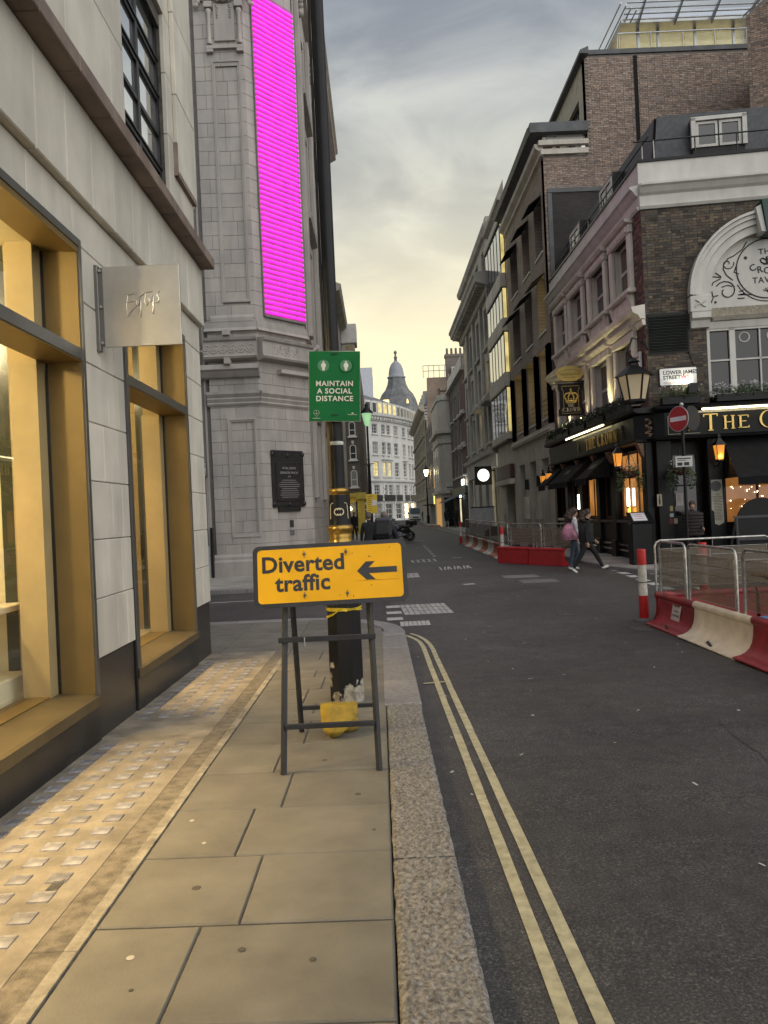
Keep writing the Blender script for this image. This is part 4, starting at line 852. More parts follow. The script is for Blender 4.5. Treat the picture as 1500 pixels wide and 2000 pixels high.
# sandbag over the rear bar
sb_m = M('sandbag_yellow', (.50, .325, .028), .85, var=.3, scale=7, col2=(.24, .165, .03), bump=.7, bscale=160, bdist=.004)
SB = MB(); n, mm = 36, 26; v = []
def _ip(t, P):
    for (a, x), (b, y) in zip(P[:-1], P[1:]):
        if t <= b: return x+(y-x)*(t-a)/(b-a)
    return P[-1][1]
for i in range(mm+1):
    t = i/mm                                                 # 0 top fold .. 1 pointed foot
    z = .245*(1-t)**1.05; w = _ip(t, [(0, .140), (.25, .142), (.5, .128), (.7, .102), (.85, .066), (.95, .032), (1, .008)])
    dpt = _ip(t, [(0, .030), (.2, .055), (.5, .092), (.75, .088), (.92, .045), (1, .01)]); cy = -.03-.06*t; cx = -.075*max(0, t-.35)
    for k in range(n):
        a = 2*PI*k/n; f = 1+(.10*math.sin(6*a+.7)+.05*math.sin(11*a+2))*(1-t)**.7+.025*math.sin(5*a+6*t)
        v.append((cx+w*math.cos(a)*(1+.3*(f-1)), cy+dpt*f*math.sin(a), max(.001, z+.006*math.sin(3*a+2)*(1-t))))
SB.add(v, [(i*n+k, i*n+(k+1) % n, (i+1)*n+(k+1) % n, (i+1)*n+k) for i in range(mm) for k in range(n)], 0, True); SB.add(v[:n], [tuple(range(n))], 0, True); SB.add(v[-n:], [tuple(range(n))])
o = SB.obj('sandbag', sb_m, label='yellow woven sandbag slung over the lower bar of the sign frame', cat='sandbag'); o.location = (-.375, 5.95, gz(5.95))
q = MB(); n2 = 14                                             # part of the sack lying behind the bar
q.ball((.055, .10, .05), .10, 18, 12, sc=(1.0, .8, .62)); q.obj('sack_back', sb_m, o)
q = MB(); v = []
for k in range(n2+1):
    x = -.142+.284*k/n2; wv = .010*math.sin(k*1.3)+.005*math.sin(k*2.9)
    v += [(x, -.075+wv, .17), (x*.99, -.06+wv, .225+.004*math.sin(k*1.7)), (x*.98, .0, .248), (x, .06+wv*.6, .18)]
q.add(v, [(4*k+j, 4*k+j+1, 4*k+5+j, 4*k+4+j) for k in range(n2) for j in range(3)], 0, True); q.obj('flap', sb_m, o)
# ------------------------------------------------------------------ public house
PAL = ((1, 1, 1), (.92, .86, .82), (1.25, 1.12, .95), (.7, .68, .68), (1.1, .95, .85), (.5, .49, .5), (1.5, 1.38, 1.15), (.8, .78, .75))
pbrick = M('pub_brick', (.115, .098, .080), .85, var=.25, scale=30, bump=.6, bscale=150, attr='tint')
pbrick_r = M('pub_brick_red', (.17, .10, .088), .85, var=.25, scale=30, bump=.6, bscale=150, attr='tint')
pmort = M('pub_mortar', (.085, .075, .064), .95, var=.3, scale=20)
pwhite = M('pub_white_paint', (.62, .605, .555), .55, var=.07, scale=1.2, bump=.1, bscale=20, stain=.16)
pcream = M('pub_cream_paint', (.74, .69, .60), .6, var=.08, scale=2, bump=.15, bscale=30, stain=.2, objvar=.04)
pblack = M('pub_black_paint', (.006, .006, .0065), .42, var=.3, scale=3, spec=.3)
pgreen = M('pub_green_paint', (.012, .016, .012), .45, spec=.3, var=.3, scale=3)
slate = M('slate', (.045, .048, .055), .55, var=.25, scale=8, bump=.3, bscale=30)
goldleaf = M('gold_leaf', (.70, .49, .15), .32, metal=.6, var=.1, scale=9)
pubglass = pane_mat('pub_glass', (.012, .012, .013), .05, .6); pubamber = pane_mat('pub_amber_glass', (.05, .02, .008), .06, .6, emit=(1, .42, .10), es=.34)
canvas = M('black_canvas', (.011, .011, .012), .9, spec=.2, var=.2, scale=6, bump=.25, bscale=25)
greenst = M('keystone_green', (.012, .055, .045), .5)
tubeE = M('tube_lamp', (1, .95, .7), .5, emit=(1, .88, .50), es=4.5); whiteE = M('white_lamp', (1, 1, 1), .5, emit=(.95, 1, .92), es=6.)
PB = thing('public_house', 'Victorian corner pub with white arch, black ground floor and white parapet', 'pub', (0, 0, 0))
TL = frame(7.5, 20.9, (0, 1), (-1, 0)); TG = frame(7.5, 20.9, (1, -.12), (-.12, -1))
UWIN = [(.95, 2.35), (3.3, 4.9), (5.95, 7.5), (8.3, 9.8)]
# left wall
m = MB(TL); hl = [(a, b, 7.66, 9.2) for a, b in UWIN]+[(a, b, 4.45, 6.2) for a, b in UWIN]; pierced(m, 0, 11, 4.0, 9.9, hl, .3, 0); m.obj('wall', pmort, PB)
bw = MB(TL); bricks(bw, .0, 10.95, 4.05, 9.6, lambda u, z: not any(a-.28 < u < b+.28 for a, b in UWIN), pal=PAL); bw.obj('brickwork', pbrick_r, PB, kind='stuff')
for a, b in UWIN:
    for z0, z1, top in ((7.66, 9.2, 1), (4.45, 6.2, 0)):
        f = MB(TL); f.cbox(a-.27, a, 0, .12, z0-.02, z1, .02); f.cbox(b, b+.27, 0, .12, z0-.02, z1, .02); f.cbox(a-.3, b+.3, 0, .15, z1, z1+.24, .02)
        f.obj('architrave', pcream, PB)
        MB(TL).prism([(0, z1+.24), (.22, z1+.28), (.28, z1+.36), (0, z1+.4)], a-.34, b+.34, 'x').obj('window_hood', pcream, PB)
        MB(TL).cbox(a-.36, b+.36, 0, .24, z0-.16, z0-.03, .02).obj('sill', pcream, PB)
        r = MB(TL); r.box(a-.002, a+.02, -.2, 0, z0, z1); r.box(b-.02, b+.002, -.2, 0, z0, z1); r.obj('reveal', pcream, PB)
        sash(PB, TL, a, b, z0, z1, -.14, pwhite, win_d if (a > 3 and top) else pane_mat('pub_dim_pane_%d' % len(MATS), (.10, .085, .06), .08, .6), 1, 2, .08, .05)
        if top:
            MB(TL).cbox(a-.22, b+.22, 0, .10, z0-.66, z0-.17, .03).obj('apron', pcream, PB)
            for q in (a-.2, b+.02): MB(TL).prism([(0, z0-.6), (.1, z0-.5), (.2, z0-.17), (0, z0-.17)], q, q+.18, 'x').obj('bracket', pcream, PB)
            for k in range(8): MB(TL).cbox(a-.2+k*(b-a+.4)/8+.03, a-.2+(k+1)*(b-a+.4)/8-.03, .14, .175, 9.25, 9.42, .012).obj('frieze_block', pcream, PB)
MB(TL).prism([(0, 6.58), (.14, 6.60), (.2, 6.7), (.34, 6.78), (.38, 6.92), (0, 6.98)], -.02, 11, 'x').obj('cornice', pcream, PB)
MB(TL).prism([(0, 6.42), (.08, 6.42), (.1, 6.57), (0, 6.57)], -.01, 11, 'x').obj('moulding', pcream, PB)
# front wall with the great arch
AC, AZ, AR = 3.27, 7.08, 2.12
def in_front(u, z):
    if z > AZ: return math.hypot(u-AC, z-AZ) > AR
    return abs(u-AC) > (AR+.02 if z > 6.15 else 1.68)
m = MB(TG); m.box(-.0, 1.59, -.25, -.001, 4.0, 9.6); m.box(4.95, 6.6, -.25, -.001, 4.0, 9.6)
n = 28
pts = [(AC+1.66*math.cos(PI*k/n), AZ+1.66*math.sin(PI*k/n)) for k in range(n+1)]
m.add([(x, -.001, z) for x, z in pts]+[(x, -.001, 9.6) for x, z in pts], [(k, k+1, n+2+k, n+1+k) for k in range(n)]); m.obj('wall', pmort, PB)
bw = MB(TG); bricks(bw, .0, 6.55, 4.05, 9.55, in_front, pal=PAL); bw.obj('brickwork', pbrick, PB, kind='stuff')
def archband(r0, r1, v0, v1, mat, name, n=40, a0=0, a1=PI, mb=None):
    q = mb or MB(TG); v = []
    for k in range(n+1):
        t = a0+(a1-a0)*k/n; c, s = math.cos(t), math.sin(t)
        v += [(AC+r0*c, v0, AZ+r0*s), (AC+r0*c, v1, AZ+r0*s), (AC+r1*c, v1, AZ+r1*s), (AC+r1*c, v0, AZ+r1*s)]
    q.add(v, [(4*k+j, 4*k+(j+1) % 4, 4*k+4+(j+1) % 4, 4*k+4+j) for k in range(n) for j in range(4)]); return q.obj(name, mat, PB)
archband(1.60, 1.80, -.3, .10, pwhite, 'arch_ring'); archband(1.81, 1.95, -.05, .17, pwhite, 'arch_ring'); archband(1.96, 2.06, -.05, .23, pwhite, 'arch_ring'); archband(2.07, 2.14, -.05, .29, pwhite, 'arch_ring')
for s in (-1, 1):
    u0, u1 = (AC-2.14, AC-1.60) if s < 0 else (AC+1.60, AC+2.14)
    MB(TG).cbox(u0, u1, -.1, .24, 6.62, 7.06, .02).obj('impost', pwhite, PB); MB(TG).prism([(0, 6.2), (.12, 6.22), (.18, 6.4), (.28, 6.45), (.28, 6.6), (0, 6.6)], u0+.03, u1-.02, 'x').obj('console', pwhite, PB)
    q = MB(TG); cu = (u0+u1)/2
    for t in range(4): q.tube([(cu, .25, 6.84), (cu+.1*math.cos(t*PI/2+.5), .262, 6.84+.06*math.sin(t*PI/2+.5)), (cu+.19*math.cos(t*PI/2+.75), .25, 6.84+.14*math.sin(t*PI/2+.75))], .018, 5)
    q.obj('carving', pwhite, PB)
MB(TG).prism([(AC-.26, 9.42), (AC+.26, 9.42), (AC+.15, 8.55), (AC-.15, 8.55)], -.1, .42, 'y').obj('keystone', greenst, PB)
for s in (-1, 1): MB(TG).prism([(AC+s*.27, 9.3), (AC+s*.40, 9.24), (AC+s*.27, 8.6), (AC+s*.155, 8.58)], -.1, .36, 'y').obj('keystone_cheek', pwhite, PB)
# tympanum with painted lettering and scrolls
ty = [(AC+1.62*math.cos(PI*k/30), AZ+1.62*math.sin(PI*k/30)) for k in range(31)]+[(AC-1.62, 6.74), (AC+1.62, 6.74)]
MB(TG).add([(x, -.12, z) for x, z in ty], [tuple(range(len(ty)))]).obj('tympanum', pwhite, PB)
def stroke(pts, w=.02, v=-.115, q=None):
    q = q or MB(TG); q.tube([(AC+x, v, AZ+z) for x, z in pts], w/2, 5); return q
ink = M('black_lettering', (.015, .015, .015), .6)
q = MB(TG); stroke([(.80*math.cos(2*PI*k/40), .66+.80*math.sin(2*PI*k/40)) for k in range(41)], .035, q=q); q.obj('roundel', ink, PB)
stroke([(.88*math.cos(PI+.45+2.25*k/20), .66+.88*math.sin(PI+.45+2.25*k/20)) for k in range(21)], .028).obj('roundel', ink, PB)
for s_, x, z, sz in (('THE', 0, 1.05, .21), ('TAVERN', .06, .28, .22)):
    q = MB(TG); lettering(q, s_, AC+x, AZ+z, -.116, sz, .002, .004, space=1.15); q.obj('lettering', ink, PB)
for k, c in enumerate('CROWN'):
    a = (k-2)*.29; q = MB(TG @ Matrix.Translation((AC+.64*math.sin(a)*1.0, 0, AZ+.52+.10*(abs(k-2)/2)**1.5)) @ Matrix.Rotation(.32*(k-2)/2, 4, 'Y')); lettering(q, c, 0, 0, -.116, .25, .002, .005); q.obj('lettering', ink, PB)
q = MB(TG)
for s in (-1, 1): stroke([(0, .80), (s*.08, .79), (s*.15, .83), (s*.17, .90), (s*.12, .94), (s*.05, .91), (0, .85)], .04, q=q)
stroke([(0, .8), (0, .98)], .05, q=q); stroke([(-.09, .78), (.09, .78)], .05, q=q); q.obj('crown_motif', ink, PB)
for s in (-1, 1):
    sp = lambda cx, cz, r, a0, tn, dr: [(s*(cx+(r-dr*k)*math.cos(a0-tn*k)), cz+(r-dr*k)*math.sin(a0-tn*k)) for k in range(16)]
    q = MB(TG); stroke(sp(-1.08, .12, .30, 2.6, .42, .014), .035, q=q); q.obj('scroll', ink, PB)
    q = MB(TG); stroke(sp(-1.02, .86, .17, .2, .45, .009), .028, q=q); q.obj('scroll', ink, PB)
    for P_ in ([(-.90, .40), (-1.06, .55), (-1.14, .72), (-1.12, .85), (-1.0, 1.0), (-.85, 1.06), (-.62, 1.22), (-.5, 1.42)], [(-1.20, .52), (-1.35, .64)], [(-1.2, .5), (-1.42, .54)], [(-1.22, .47), (-1.42, .38), (-1.45, .3)], [(-1.30, .02), (-1.42, .0), (-1.5, -.18)], [(-1.44, .0), (-1.46, .14)], [(-.62, .02), (-.78, .0), (-.42, -.02)], [(-.8, .78), (-.86, .62), (-.74, .56)], [(-1.2, .24), (-1.05, .28), (-.92, .24)], [(-.75, .08), (-.64, .12)], [(.62*-1, -.1), (-.8, -.1)]):
        stroke([(s*-x*-1, z) for x, z in P_], .03).obj('scroll', ink, PB)
    q = MB(TG); disc(q, AC+s*-.55, AZ+.98, .045, -.113); disc(q, AC+s*-1.38, AZ-.16, .035, -.113); q.obj('scroll', ink, PB)
q = MB(TG); [stroke([(0, .02), (.1*math.sin(t)*1.6, .02+.13*math.cos(t))], .022, q=q) for t in (-1, -.5, 0, .5, 1)]; q.obj('scroll', ink, PB)
MB(TG).box(1.62, 4.92, -.2, .02, 6.48, 6.735).obj('beading', M('dentil_panel', (.30, .27, .21), .8, var=.3, scale=20), PB)
MB(TG).prism([(-.1, 6.36), (.10, 6.38), (.2, 6.47), (-.1, 6.49)], 1.75, 4.8, 'x').obj('light_shelf', pcream, PB); MB(TG).prism([(-.15, 6.18), (.02, 6.18), (.06, 6.36), (-.15, 6.36)], 1.6, 4.95, 'x').obj('entablature', pwhite, PB)
# big first-floor window in three lights
q = MB(TG)
for a, b in ((1.59, 1.66), (2.17, 2.32), (4.22, 4.37), (4.88, 4.95)): q.box(a, b, -.12, 0, 4.35, 6.18)
q.box(1.66, 4.88, -.12, 0, 6.12, 6.18); q.box(1.66, 4.88, -.12, .03, 4.33, 4.42); q.box(1.66, 4.88, -.1, -.02, 5.30, 5.345)
for u in (2.96, 3.6): q.box(u-.02, u+.02, -.1, -.02, 4.42, 6.12)
o = q.obj('window', pwhite, PB); MB(TG).quad((1.6, -.09, 4.35), (4.94, -.09, 4.35), (4.94, -.09, 6.18), (1.6, -.09, 6.18)).obj('pane', pubglass, o)
for u, z in ((2.58, 5.92), (3.3, 5.92), (3.95, 5.92)): MB(TG).tube([(u+.13*math.cos(2*PI*k/18), -.085, z+.13*math.sin(2*PI*k/18)) for k in range(19)], .022, 6, cap=False).obj('vent_ring', pwhite, o)
# louvre panel, parapet and cornice
q = MB(TG)
for k in range(13): q.prism([(.01, 5.68+.075*k), (.06, 5.66+.075*k), (.06, 5.675+.075*k), (.01, 5.72+.075*k)], .08, 1.1, 'x')
lv = MB(TG).box(.05, 1.13, .012, .022, 5.6, 6.70).obj('louvre', pblack, PB)
for k in range(13): MB(TG).prism([(.02, 5.68+.077*k), (.07, 5.66+.077*k), (.07, 5.672+.077*k), (.02, 5.715+.077*k)], .08, 1.1, 'x').obj('slat', pgreen, lv)
for T, e in ((TL, 11.0), (TG, 6.6)):
    MB(T).prism([(-.05, 9.55), (.06, 9.55), (.10, 9.62), (.04, 9.66), (.04, 9.92), (.12, 9.98), (.20, 10.10), (.26, 10.14), (.26, 10.2), (.0, 10.24), (.0, 10.84), (-.25, 10.84), (-.25, 9.55)], -.02 if T is TG else .012, e, 'x').obj('parapet', pwhite, PB)
    MB(T).box(-.03, e, -.3, .035, 10.843, 10.92).obj('coping', pblack, PB)
    MB(T).tube([(-.05, -.3, 11.55), (e, -.3, 11.55)], .022, 6).obj('rail', steel_frame, PB)
    for k in range(6): MB(T).tube([(.5+k*e/6, -.3, 10.9), (.5+k*e/6, -.3, 11.56)], .018, 5).obj('baluster', pwhite if k % 3 == 0 else steel_frame, PB)
# slate mansard with dormers
m = MB(TG); m.add([(.55, -.6, 10.8), (6.6, -.6, 10.8), (6.6, -.95, 12.5), (.78, -.95, 12.5)], [(0, 1, 2, 3)]); m.add([(.78, -.95, 12.5), (6.6, -.95, 12.5), (6.6, -4, 13.9), (3.4, -4, 13.9)], [(0, 1, 2, 3)]); m.T = TL; m.add([(.6, -.55, 10.8), (11, -.55, 10.8), (11, -.85, 12.5), (.95, -.85, 12.5)], [(0, 1, 2, 3)]); m.add([(.95, -.85, 12.5), (11, -.85, 12.5), (11, -3, 13.6), (4, -3, 13.9)], [(0, 1, 2, 3)])
m.obj('roof', slate, PB)
dm = MB(TG).box(1.62, 3.02, -1.3, -.6, 11.0, 12.2).obj('dormer', pblack, PB)
for a, b in ((1.72, 2.30), (2.34, 2.92)): sash(dm, TG, a, b, 11.36, 12.06, -.56, pwhite, win_d, 1, 1, .07)
q = MB(TG); q.box(1.58, 1.70, -.6, -.5, 11.33, 12.16); q.box(2.94, 3.06, -.6, -.5, 11.33, 12.16); q.box(1.58, 3.06, -.6, -.5, 12.08, 12.18); q.obj('dormer_frame', pwhite, dm)
for u in (3.4, 7.4):
    dm2 = MB(TL).box(u, u+1.5, -1.2, -.4, 11.0, 12.1).obj('dormer', pblack, PB); sash(dm2, TL, u+.1, u+1.4, 11.3, 12.0, -.36, pwhite, win_d, 2, 1, .1)
# mass of the house
m = MB(TL); m.quad((11, 0, -.3), (11, -8, -.3), (11, -8, 10.9), (11, 0, 10.9)); m.T = TG; m.quad((6.6, 0, -.3), (6.6, -12, -.3), (6.6, -12, 10.9), (6.6, 0, 10.9)); m.T = None; m.quad((7.45, 31.9, 10.86), (7.5, 20.9, 10.86), (14, 20.2, 10.86), (15, 31.9, 10.86)); m.obj('party_wall', pmort, PB)

# ground floor: black shopfront
for T, e, side in ((TL, 11.0, 1), (TG, 6.6, 0)):
    MB(T).prism([(-.1, 3.98), (.42, 4.0), (.5, 4.05), (.52, 4.12), (-.1, 4.16)], -.2 if side else .05, e, 'x').obj('fascia_cornice', pblack, PB)
    MB(T).prism([(-.05, 3.32), (.30, 3.32), (.34, 3.95), (-.05, 3.95)], .35 if side else .3, e-.1, 'x').obj('fascia', pgreen if side else pblack, PB)
    MB(T).prism([(-.05, 3.22), (.36, 3.24), (.38, 3.30), (-.05, 3.31)], .1 if side else .05, e, 'x').obj('moulding', pblack, PB)
q = MB(); q.add([tuple(TL @ Vector((.34, .33, z))) for z in (3.3, 3.97)]+[tuple(TG @ Vector((.30, .33, z))) for z in (3.3, 3.97)], [(0, 1, 3, 2)]); q.obj('corner_panel', pblack, PB)
orn = M('carved_ornament', (.20, .12, .07), .6, var=.4, scale=20)
cpos = (TL @ Vector((.3, .36, 3.6)) + TG @ Vector((.26, .36, 3.6)))/2; q = MB()
for k in range(9): q.tube([tuple(cpos+Vector((.1*math.sin(k*2.1), -.04, -.24+.055*k))), tuple(cpos+Vector((.05*math.cos(k*3.3), -.07, -.21+.055*k))), tuple(cpos+Vector((-.1*math.sin(k*1.7), -.03, -.2+.055*k)))], .022, 5)
q.obj('carving', orn, PB)
# serif capitals of the fascia
GL = {'T': [('v', .5, 0, 1, 1), ('h', .0, 1.0, .97, 1), ('s', .5, 0), ('d', .02, .97), ('d', .98, .97)], 'H': [('v', .18, 0, 1, 1), ('v', .82, 0, 1, 1), ('h', .18, .82, .52, 0), ('s', .18, 0), ('s', .18, 1), ('s', .82, 0), ('s', .82, 1)],
      'E': [('v', .2, 0, 1, 1), ('h', .0, .85, .97, 0), ('h', .2, .7, .52, 0), ('h', .0, .9, .03, 0), ('d', .86, .94), ('u', .9, .06)], 'N': [('v', .15, 0, 1, 0), ('v', .85, 0, 1, 0), ('x', .15, 1, .85, 0), ('s', .15, 0), ('s', .15, 1), ('s', .85, 1)],
      'W': [('x', .05, 1, .3, 0), ('x', .52, .95, .3, 0), ('x', .48, .95, .76, 0), ('x', 1.0, 1, .76, 0), ('s', .05, 1), ('s', 1.0, 1), ('s', .52, 1)], 'C': [('o', 35, 325)], 'O': [('o', 0, 360)],
      'R': [('v', .2, 0, 1, 1), ('s', .2, 0), ('p', .2, .74), ('x', .45, .5, .95, 0), ('h', .0, .3, .97, 0)]}
def serif(q, ch, u, z, h, v, w=None, flip=1, dep=.03, st=.13):
    w = w or h*.72; S_ = h*st
    X = lambda t: u+flip*t*w
    def bx(a, b, c, d): q.box(min(a, b), max(a, b), v, v+dep, c, d)
    for g in GL[ch]:
        if g[0] == 'v': t = S_*(1.15 if g[4] else .6); bx(X(g[1])-t/2, X(g[1])+t/2, z+g[2]*h, z+g[3]*h)
        elif g[0] == 'h': bx(X(g[1]), X(g[2]), z+g[3]*h-S_*.22, z+g[3]*h+S_*.22)
        elif g[0] == 's': bx(X(g[1])-S_*1.2, X(g[1])+S_*1.2, z+g[2]*h-S_*.18, z+g[2]*h+S_*.18)
        elif g[0] == 'd': bx(X(g[1])-S_*.25, X(g[1])+S_*.25, z+g[2]*h-S_*1.1, z+g[2]*h+S_*.2)
        elif g[0] == 'u': bx(X(g[1])-S_*.25, X(g[1])+S_*.25, z, z+S_*1.3)
        elif g[0] == 'x': 
            t = S_*(1.0 if g[1] < g[3] else .55)/2; q.add([(X(g[1])-t, y_, z+g[2]*h) for y_ in (v, v+dep)]+[(X(g[1])+t, y_, z+g[2]*h) for y_ in (v, v+dep)]+[(X(g[3])-t, y_, z+g[4]*h) for y_ in (v, v+dep)]+[(X(g[3])+t, y_, z+g[4]*h) for y_ in (v, v+dep)], [(0, 2, 6, 4), (1, 3, 7, 5), (0, 1, 5, 4), (2, 3, 7, 6)])
        elif g[0] in 'op':
            a0, a1 = (R(g[1]), R(g[2])) if g[0] == 'o' else (-PI/2, PI/2); cx, cz, rw, rh = (.5, .5, .5, .53) if g[0] == 'o' else (g[1], g[2], .45, .25); n = 22; vv = []
            for k in range(n+1):
                a = a0+(a1-a0)*k/n; t = S_*(.28+.75*abs(math.cos(a))); 
                for r_ in (0, -t): 
                    for y_ in (v, v+dep): vv.append((X(cx)+flip*(rw*w+r_)*math.cos(a), y_, z+cz*h+(rh*h+r_*.6)*math.sin(a)))
            q.add(vv, [(4*k+i, 4*k+j, 4*k+4+j, 4*k+4+i) for k in range(n) for i, j in ((0, 1), (1, 3), (3, 2), (2, 0))])
u = 1.30
for ch in 'THE CROWN':
    if ch == ' ': u += .16; continue
    big = ch in 'TC'; q = MB(TG); serif(q, ch, u, 3.44 if not big else 3.42, .34 if not big else .44, .335, (.40 if ch in 'CO' else .30 if ch != 'W' else .46)*(1.2 if big else 1)); q.obj('lettering', goldleaf, PB); u += (.50 if big else .38)*(1.1 if ch in 'CO' else 1.35 if ch == 'W' else 1)
u = 5.25
for ch in 'THE CROWN':
    if ch == ' ': u -= .18; continue
    q = MB(TL); serif(q, ch, u, 3.43, .36, .335, .30, -1); q.obj('lettering', goldleaf, PB); u -= .42
q = MB(TG); [q.box(a, b, .335, .342, c, d) for a, b, c, d in ((.38, 1.2, 3.84, 3.855), (.38, 1.2, 3.36, 3.375), (.38, .395, 3.375, 3.84))]; q.obj('gold_line', M('gold_line', (.3, .27, .2), .5), PB)
for T, u in ((TG, .92), (TL, 1.35), (TL, 6.2)):
    q = MB(T); [q.ball((u+.08*math.sin(k*2.4)*(1-abs(k-4)/8), .345, 3.45+.045*k), .03, 6, 4) for k in range(9)]; q.obj('pineapple_motif', goldleaf if T is TG else M('dull_gilt', (.10, .08, .035), .5), PB)
# picture lights over the lettering
for T, a, b in ((TG, 1.15, 6.0), (TL, 2.2, 6.9)):
    MB(T).box(a, b, .56, .66, 3.99, 4.03).obj('light_hood', pblack, PB); MB(T).tube([(a+.05, .61, 3.965), (b-.05, .61, 3.965)], .024, 8).obj('lamp_tube', tubeE, PB)
    MB(T).box(a, b, .345, .36, 3.90, 3.955).obj('light_reflector', pcream, PB)
    for k in range(4): MB(T).tube([(a+.3+k*(b-a-.6)/3, .4, 4.02), (a+.3+k*(b-a-.6)/3, .62, 4.035)], .012, 5).obj('light_arm', steel_frame, PB)
# pilasters, stall risers, glazing
for u in (.2, 3.05, 4.75, 6.85, 9.0, 10.8):
    MB(TL).cbox(u-.18, u+.18, -.05, .16, -.3, 3.22, .015).obj('pilaster', pblack, PB); MB(TL).cbox(u-.22, u+.22, -.05, .22, -.3, .45, .015).obj('pilaster_base', pblack, PB)
    MB(TL).prism([(.1, 2.75), (.2, 2.85), (.34, 3.2), (.1, 3.2)], u-.12, u+.12, 'x').obj('console', orn, PB)
for a, b, mt in ((.4, 2.85, pubamber), (3.25, 4.55, pubglass), (4.95, 6.65, pubamber), (7.05, 8.8, pubglass), (9.2, 10.6, pubglass)):
    MB(TL).cbox(a, b, -.05, .08, -.3, .98, .015).obj('stall_riser', pblack, PB); MB(TL).cbox(a, b, -.05, .16, .98, 1.08, .012).obj('sill', M('glossy_sill', (.10, .09, .085), .12, coat=.6), PB)
    for z in (.28, .12): MB(TL).cbox(a, b, .08, .14, z, z+.07, .01).obj('skirting', MATS['glossy_sill'], PB)
    w = sash(PB, TL, a+.05, b-.05, 1.1, 3.1, -.02, M('pub_window_wood', (.10, .05, .022), .4), mt, 2 if b-a < 2 else 3, 1, .09, .07)
    if mt is pubamber: MB(TL).box(b-.32, b-.2, -.015, .0, 1.2, 3.0).obj('lining', M('amber_wood', (.33, .15, .05), .5), w)
for u, mt in ((.32, 1), (1.55, 1), (1.62, 0), (5.2, 1), (6.6, 0)): pass
for u in (.30, 1.62, 4.72, 6.45):
    MB(TG).cbox(u-.2, u+.2, -.05, .16, -.3, 3.22, .015).obj('pilaster', pblack, PB)
MB(TG).box(.5, 1.42, -.5, -.45, -.3, 3.2).obj('door', pblack, PB); sash(PB, TG, .6, 1.32, 1.1, 2.9, -.4, pblack, pubglass, 1, 2, .06)
bar = pane_mat('bar_room_pane', (.05, .02, .008), .06, .5, emit=(1, .40, .10), es=.20)
MB(TG).cbox(1.85, 4.5, -.05, .05, -.3, .85, .015).obj('stall_riser', pblack, PB); sash(PB, TG, 1.85, 4.5, .88, 2.9, -.05, pblack, bar, 3, 1, .07, .06)
q = MB(TG)
for k in range(46): q.ball((1.95+2.4*rnd.random(), .0, 1.15+.75*rnd.random()), rnd.choice((.008, .012, .016)), 6, 4)
q.obj('fairy_lights', M('fairy_lamp', (1, .8, .5), .5, emit=(1, .80, .50), es=6.), kind='stuff', label='tiny warm fairy lights strung behind the bar window', cat='fairy lights')
# awnings
def awning(T, a, b, z1, out, z0, lab, txt=None, flip=False):
    o = thing('awning', lab, 'awning'); q = MB(T); n = 6
    q.add([(u, .05+(out-.05)*k/n, z1+(z0-z1)*k/n-.03*math.sin(PI*k/n)) for k in range(n+1) for u in (a, b)], [(2*k, 2*k+1, 2*k+3, 2*k+2) for k in range(n)], 0, True)
    q.obj('canopy', canvas, o)
    for e in (a, b):
        q = MB(T); q.add([(e, .05, z1), (e, out, z0), (e, .05, z0)], [(0, 1, 2)]); q.obj('cheek', canvas, o)
    q = MB(T); q.add([(a+(b-a)*k/12, out+.005*math.sin(k*2), z0-(0 if j == 0 else .2+.015*(k % 2))) for j in (0, 1) for k in range(13)], [(k, k+1, 14+k, 13+k) for k in range(12)]); q.obj('valance', canvas, o)
    for e in (a+.1, b-.1): MB(T).tube([(e, .1, z0+.1), (e, out, z0)], .014, 5).obj('arm', steel_frame, o)
    if txt: q = MB(T); lettering(q, txt, (a+b)/2, z0-.16, out+.012, .15, .001, .0, flip=flip); q.obj('lettering', M('awning_letter', (.13, .12, .10), .7), o)
    MB(T).prism([(.05+(out-.05)*.45, z1+(z0-z1)*.45-.015), (.05+(out-.05)*.62, z1+(z0-z1)*.62-.015), (.05+(out-.05)*.62, z1+(z0-z1)*.62-.011), (.05+(out-.05)*.45, z1+(z0-z1)*.45-.011)], (a+b)/2-.3, (a+b)/2+.3, 'x').obj('faded_emblem', M('faded_print', (.07, .068, .06), .8), o)
awning(TL, 9.15, 10.45, 3.26, .95, 2.42, 'black canvas awning beside the two amber wall lanterns')
awning(TL, 5.65, 8.65, 3.26, .95, 2.42, 'widest black canvas awning under the lit fascia lettering')
awning(TL, 3.2, 4.6, 3.26, .95, 2.42, 'narrow black canvas awning next to the amber window')
awning(TG, 1.85, 5.2, 3.2, 1.15, 2.12, 'large black awning with lettered valance on the pub front', 'UPSTAIRS')
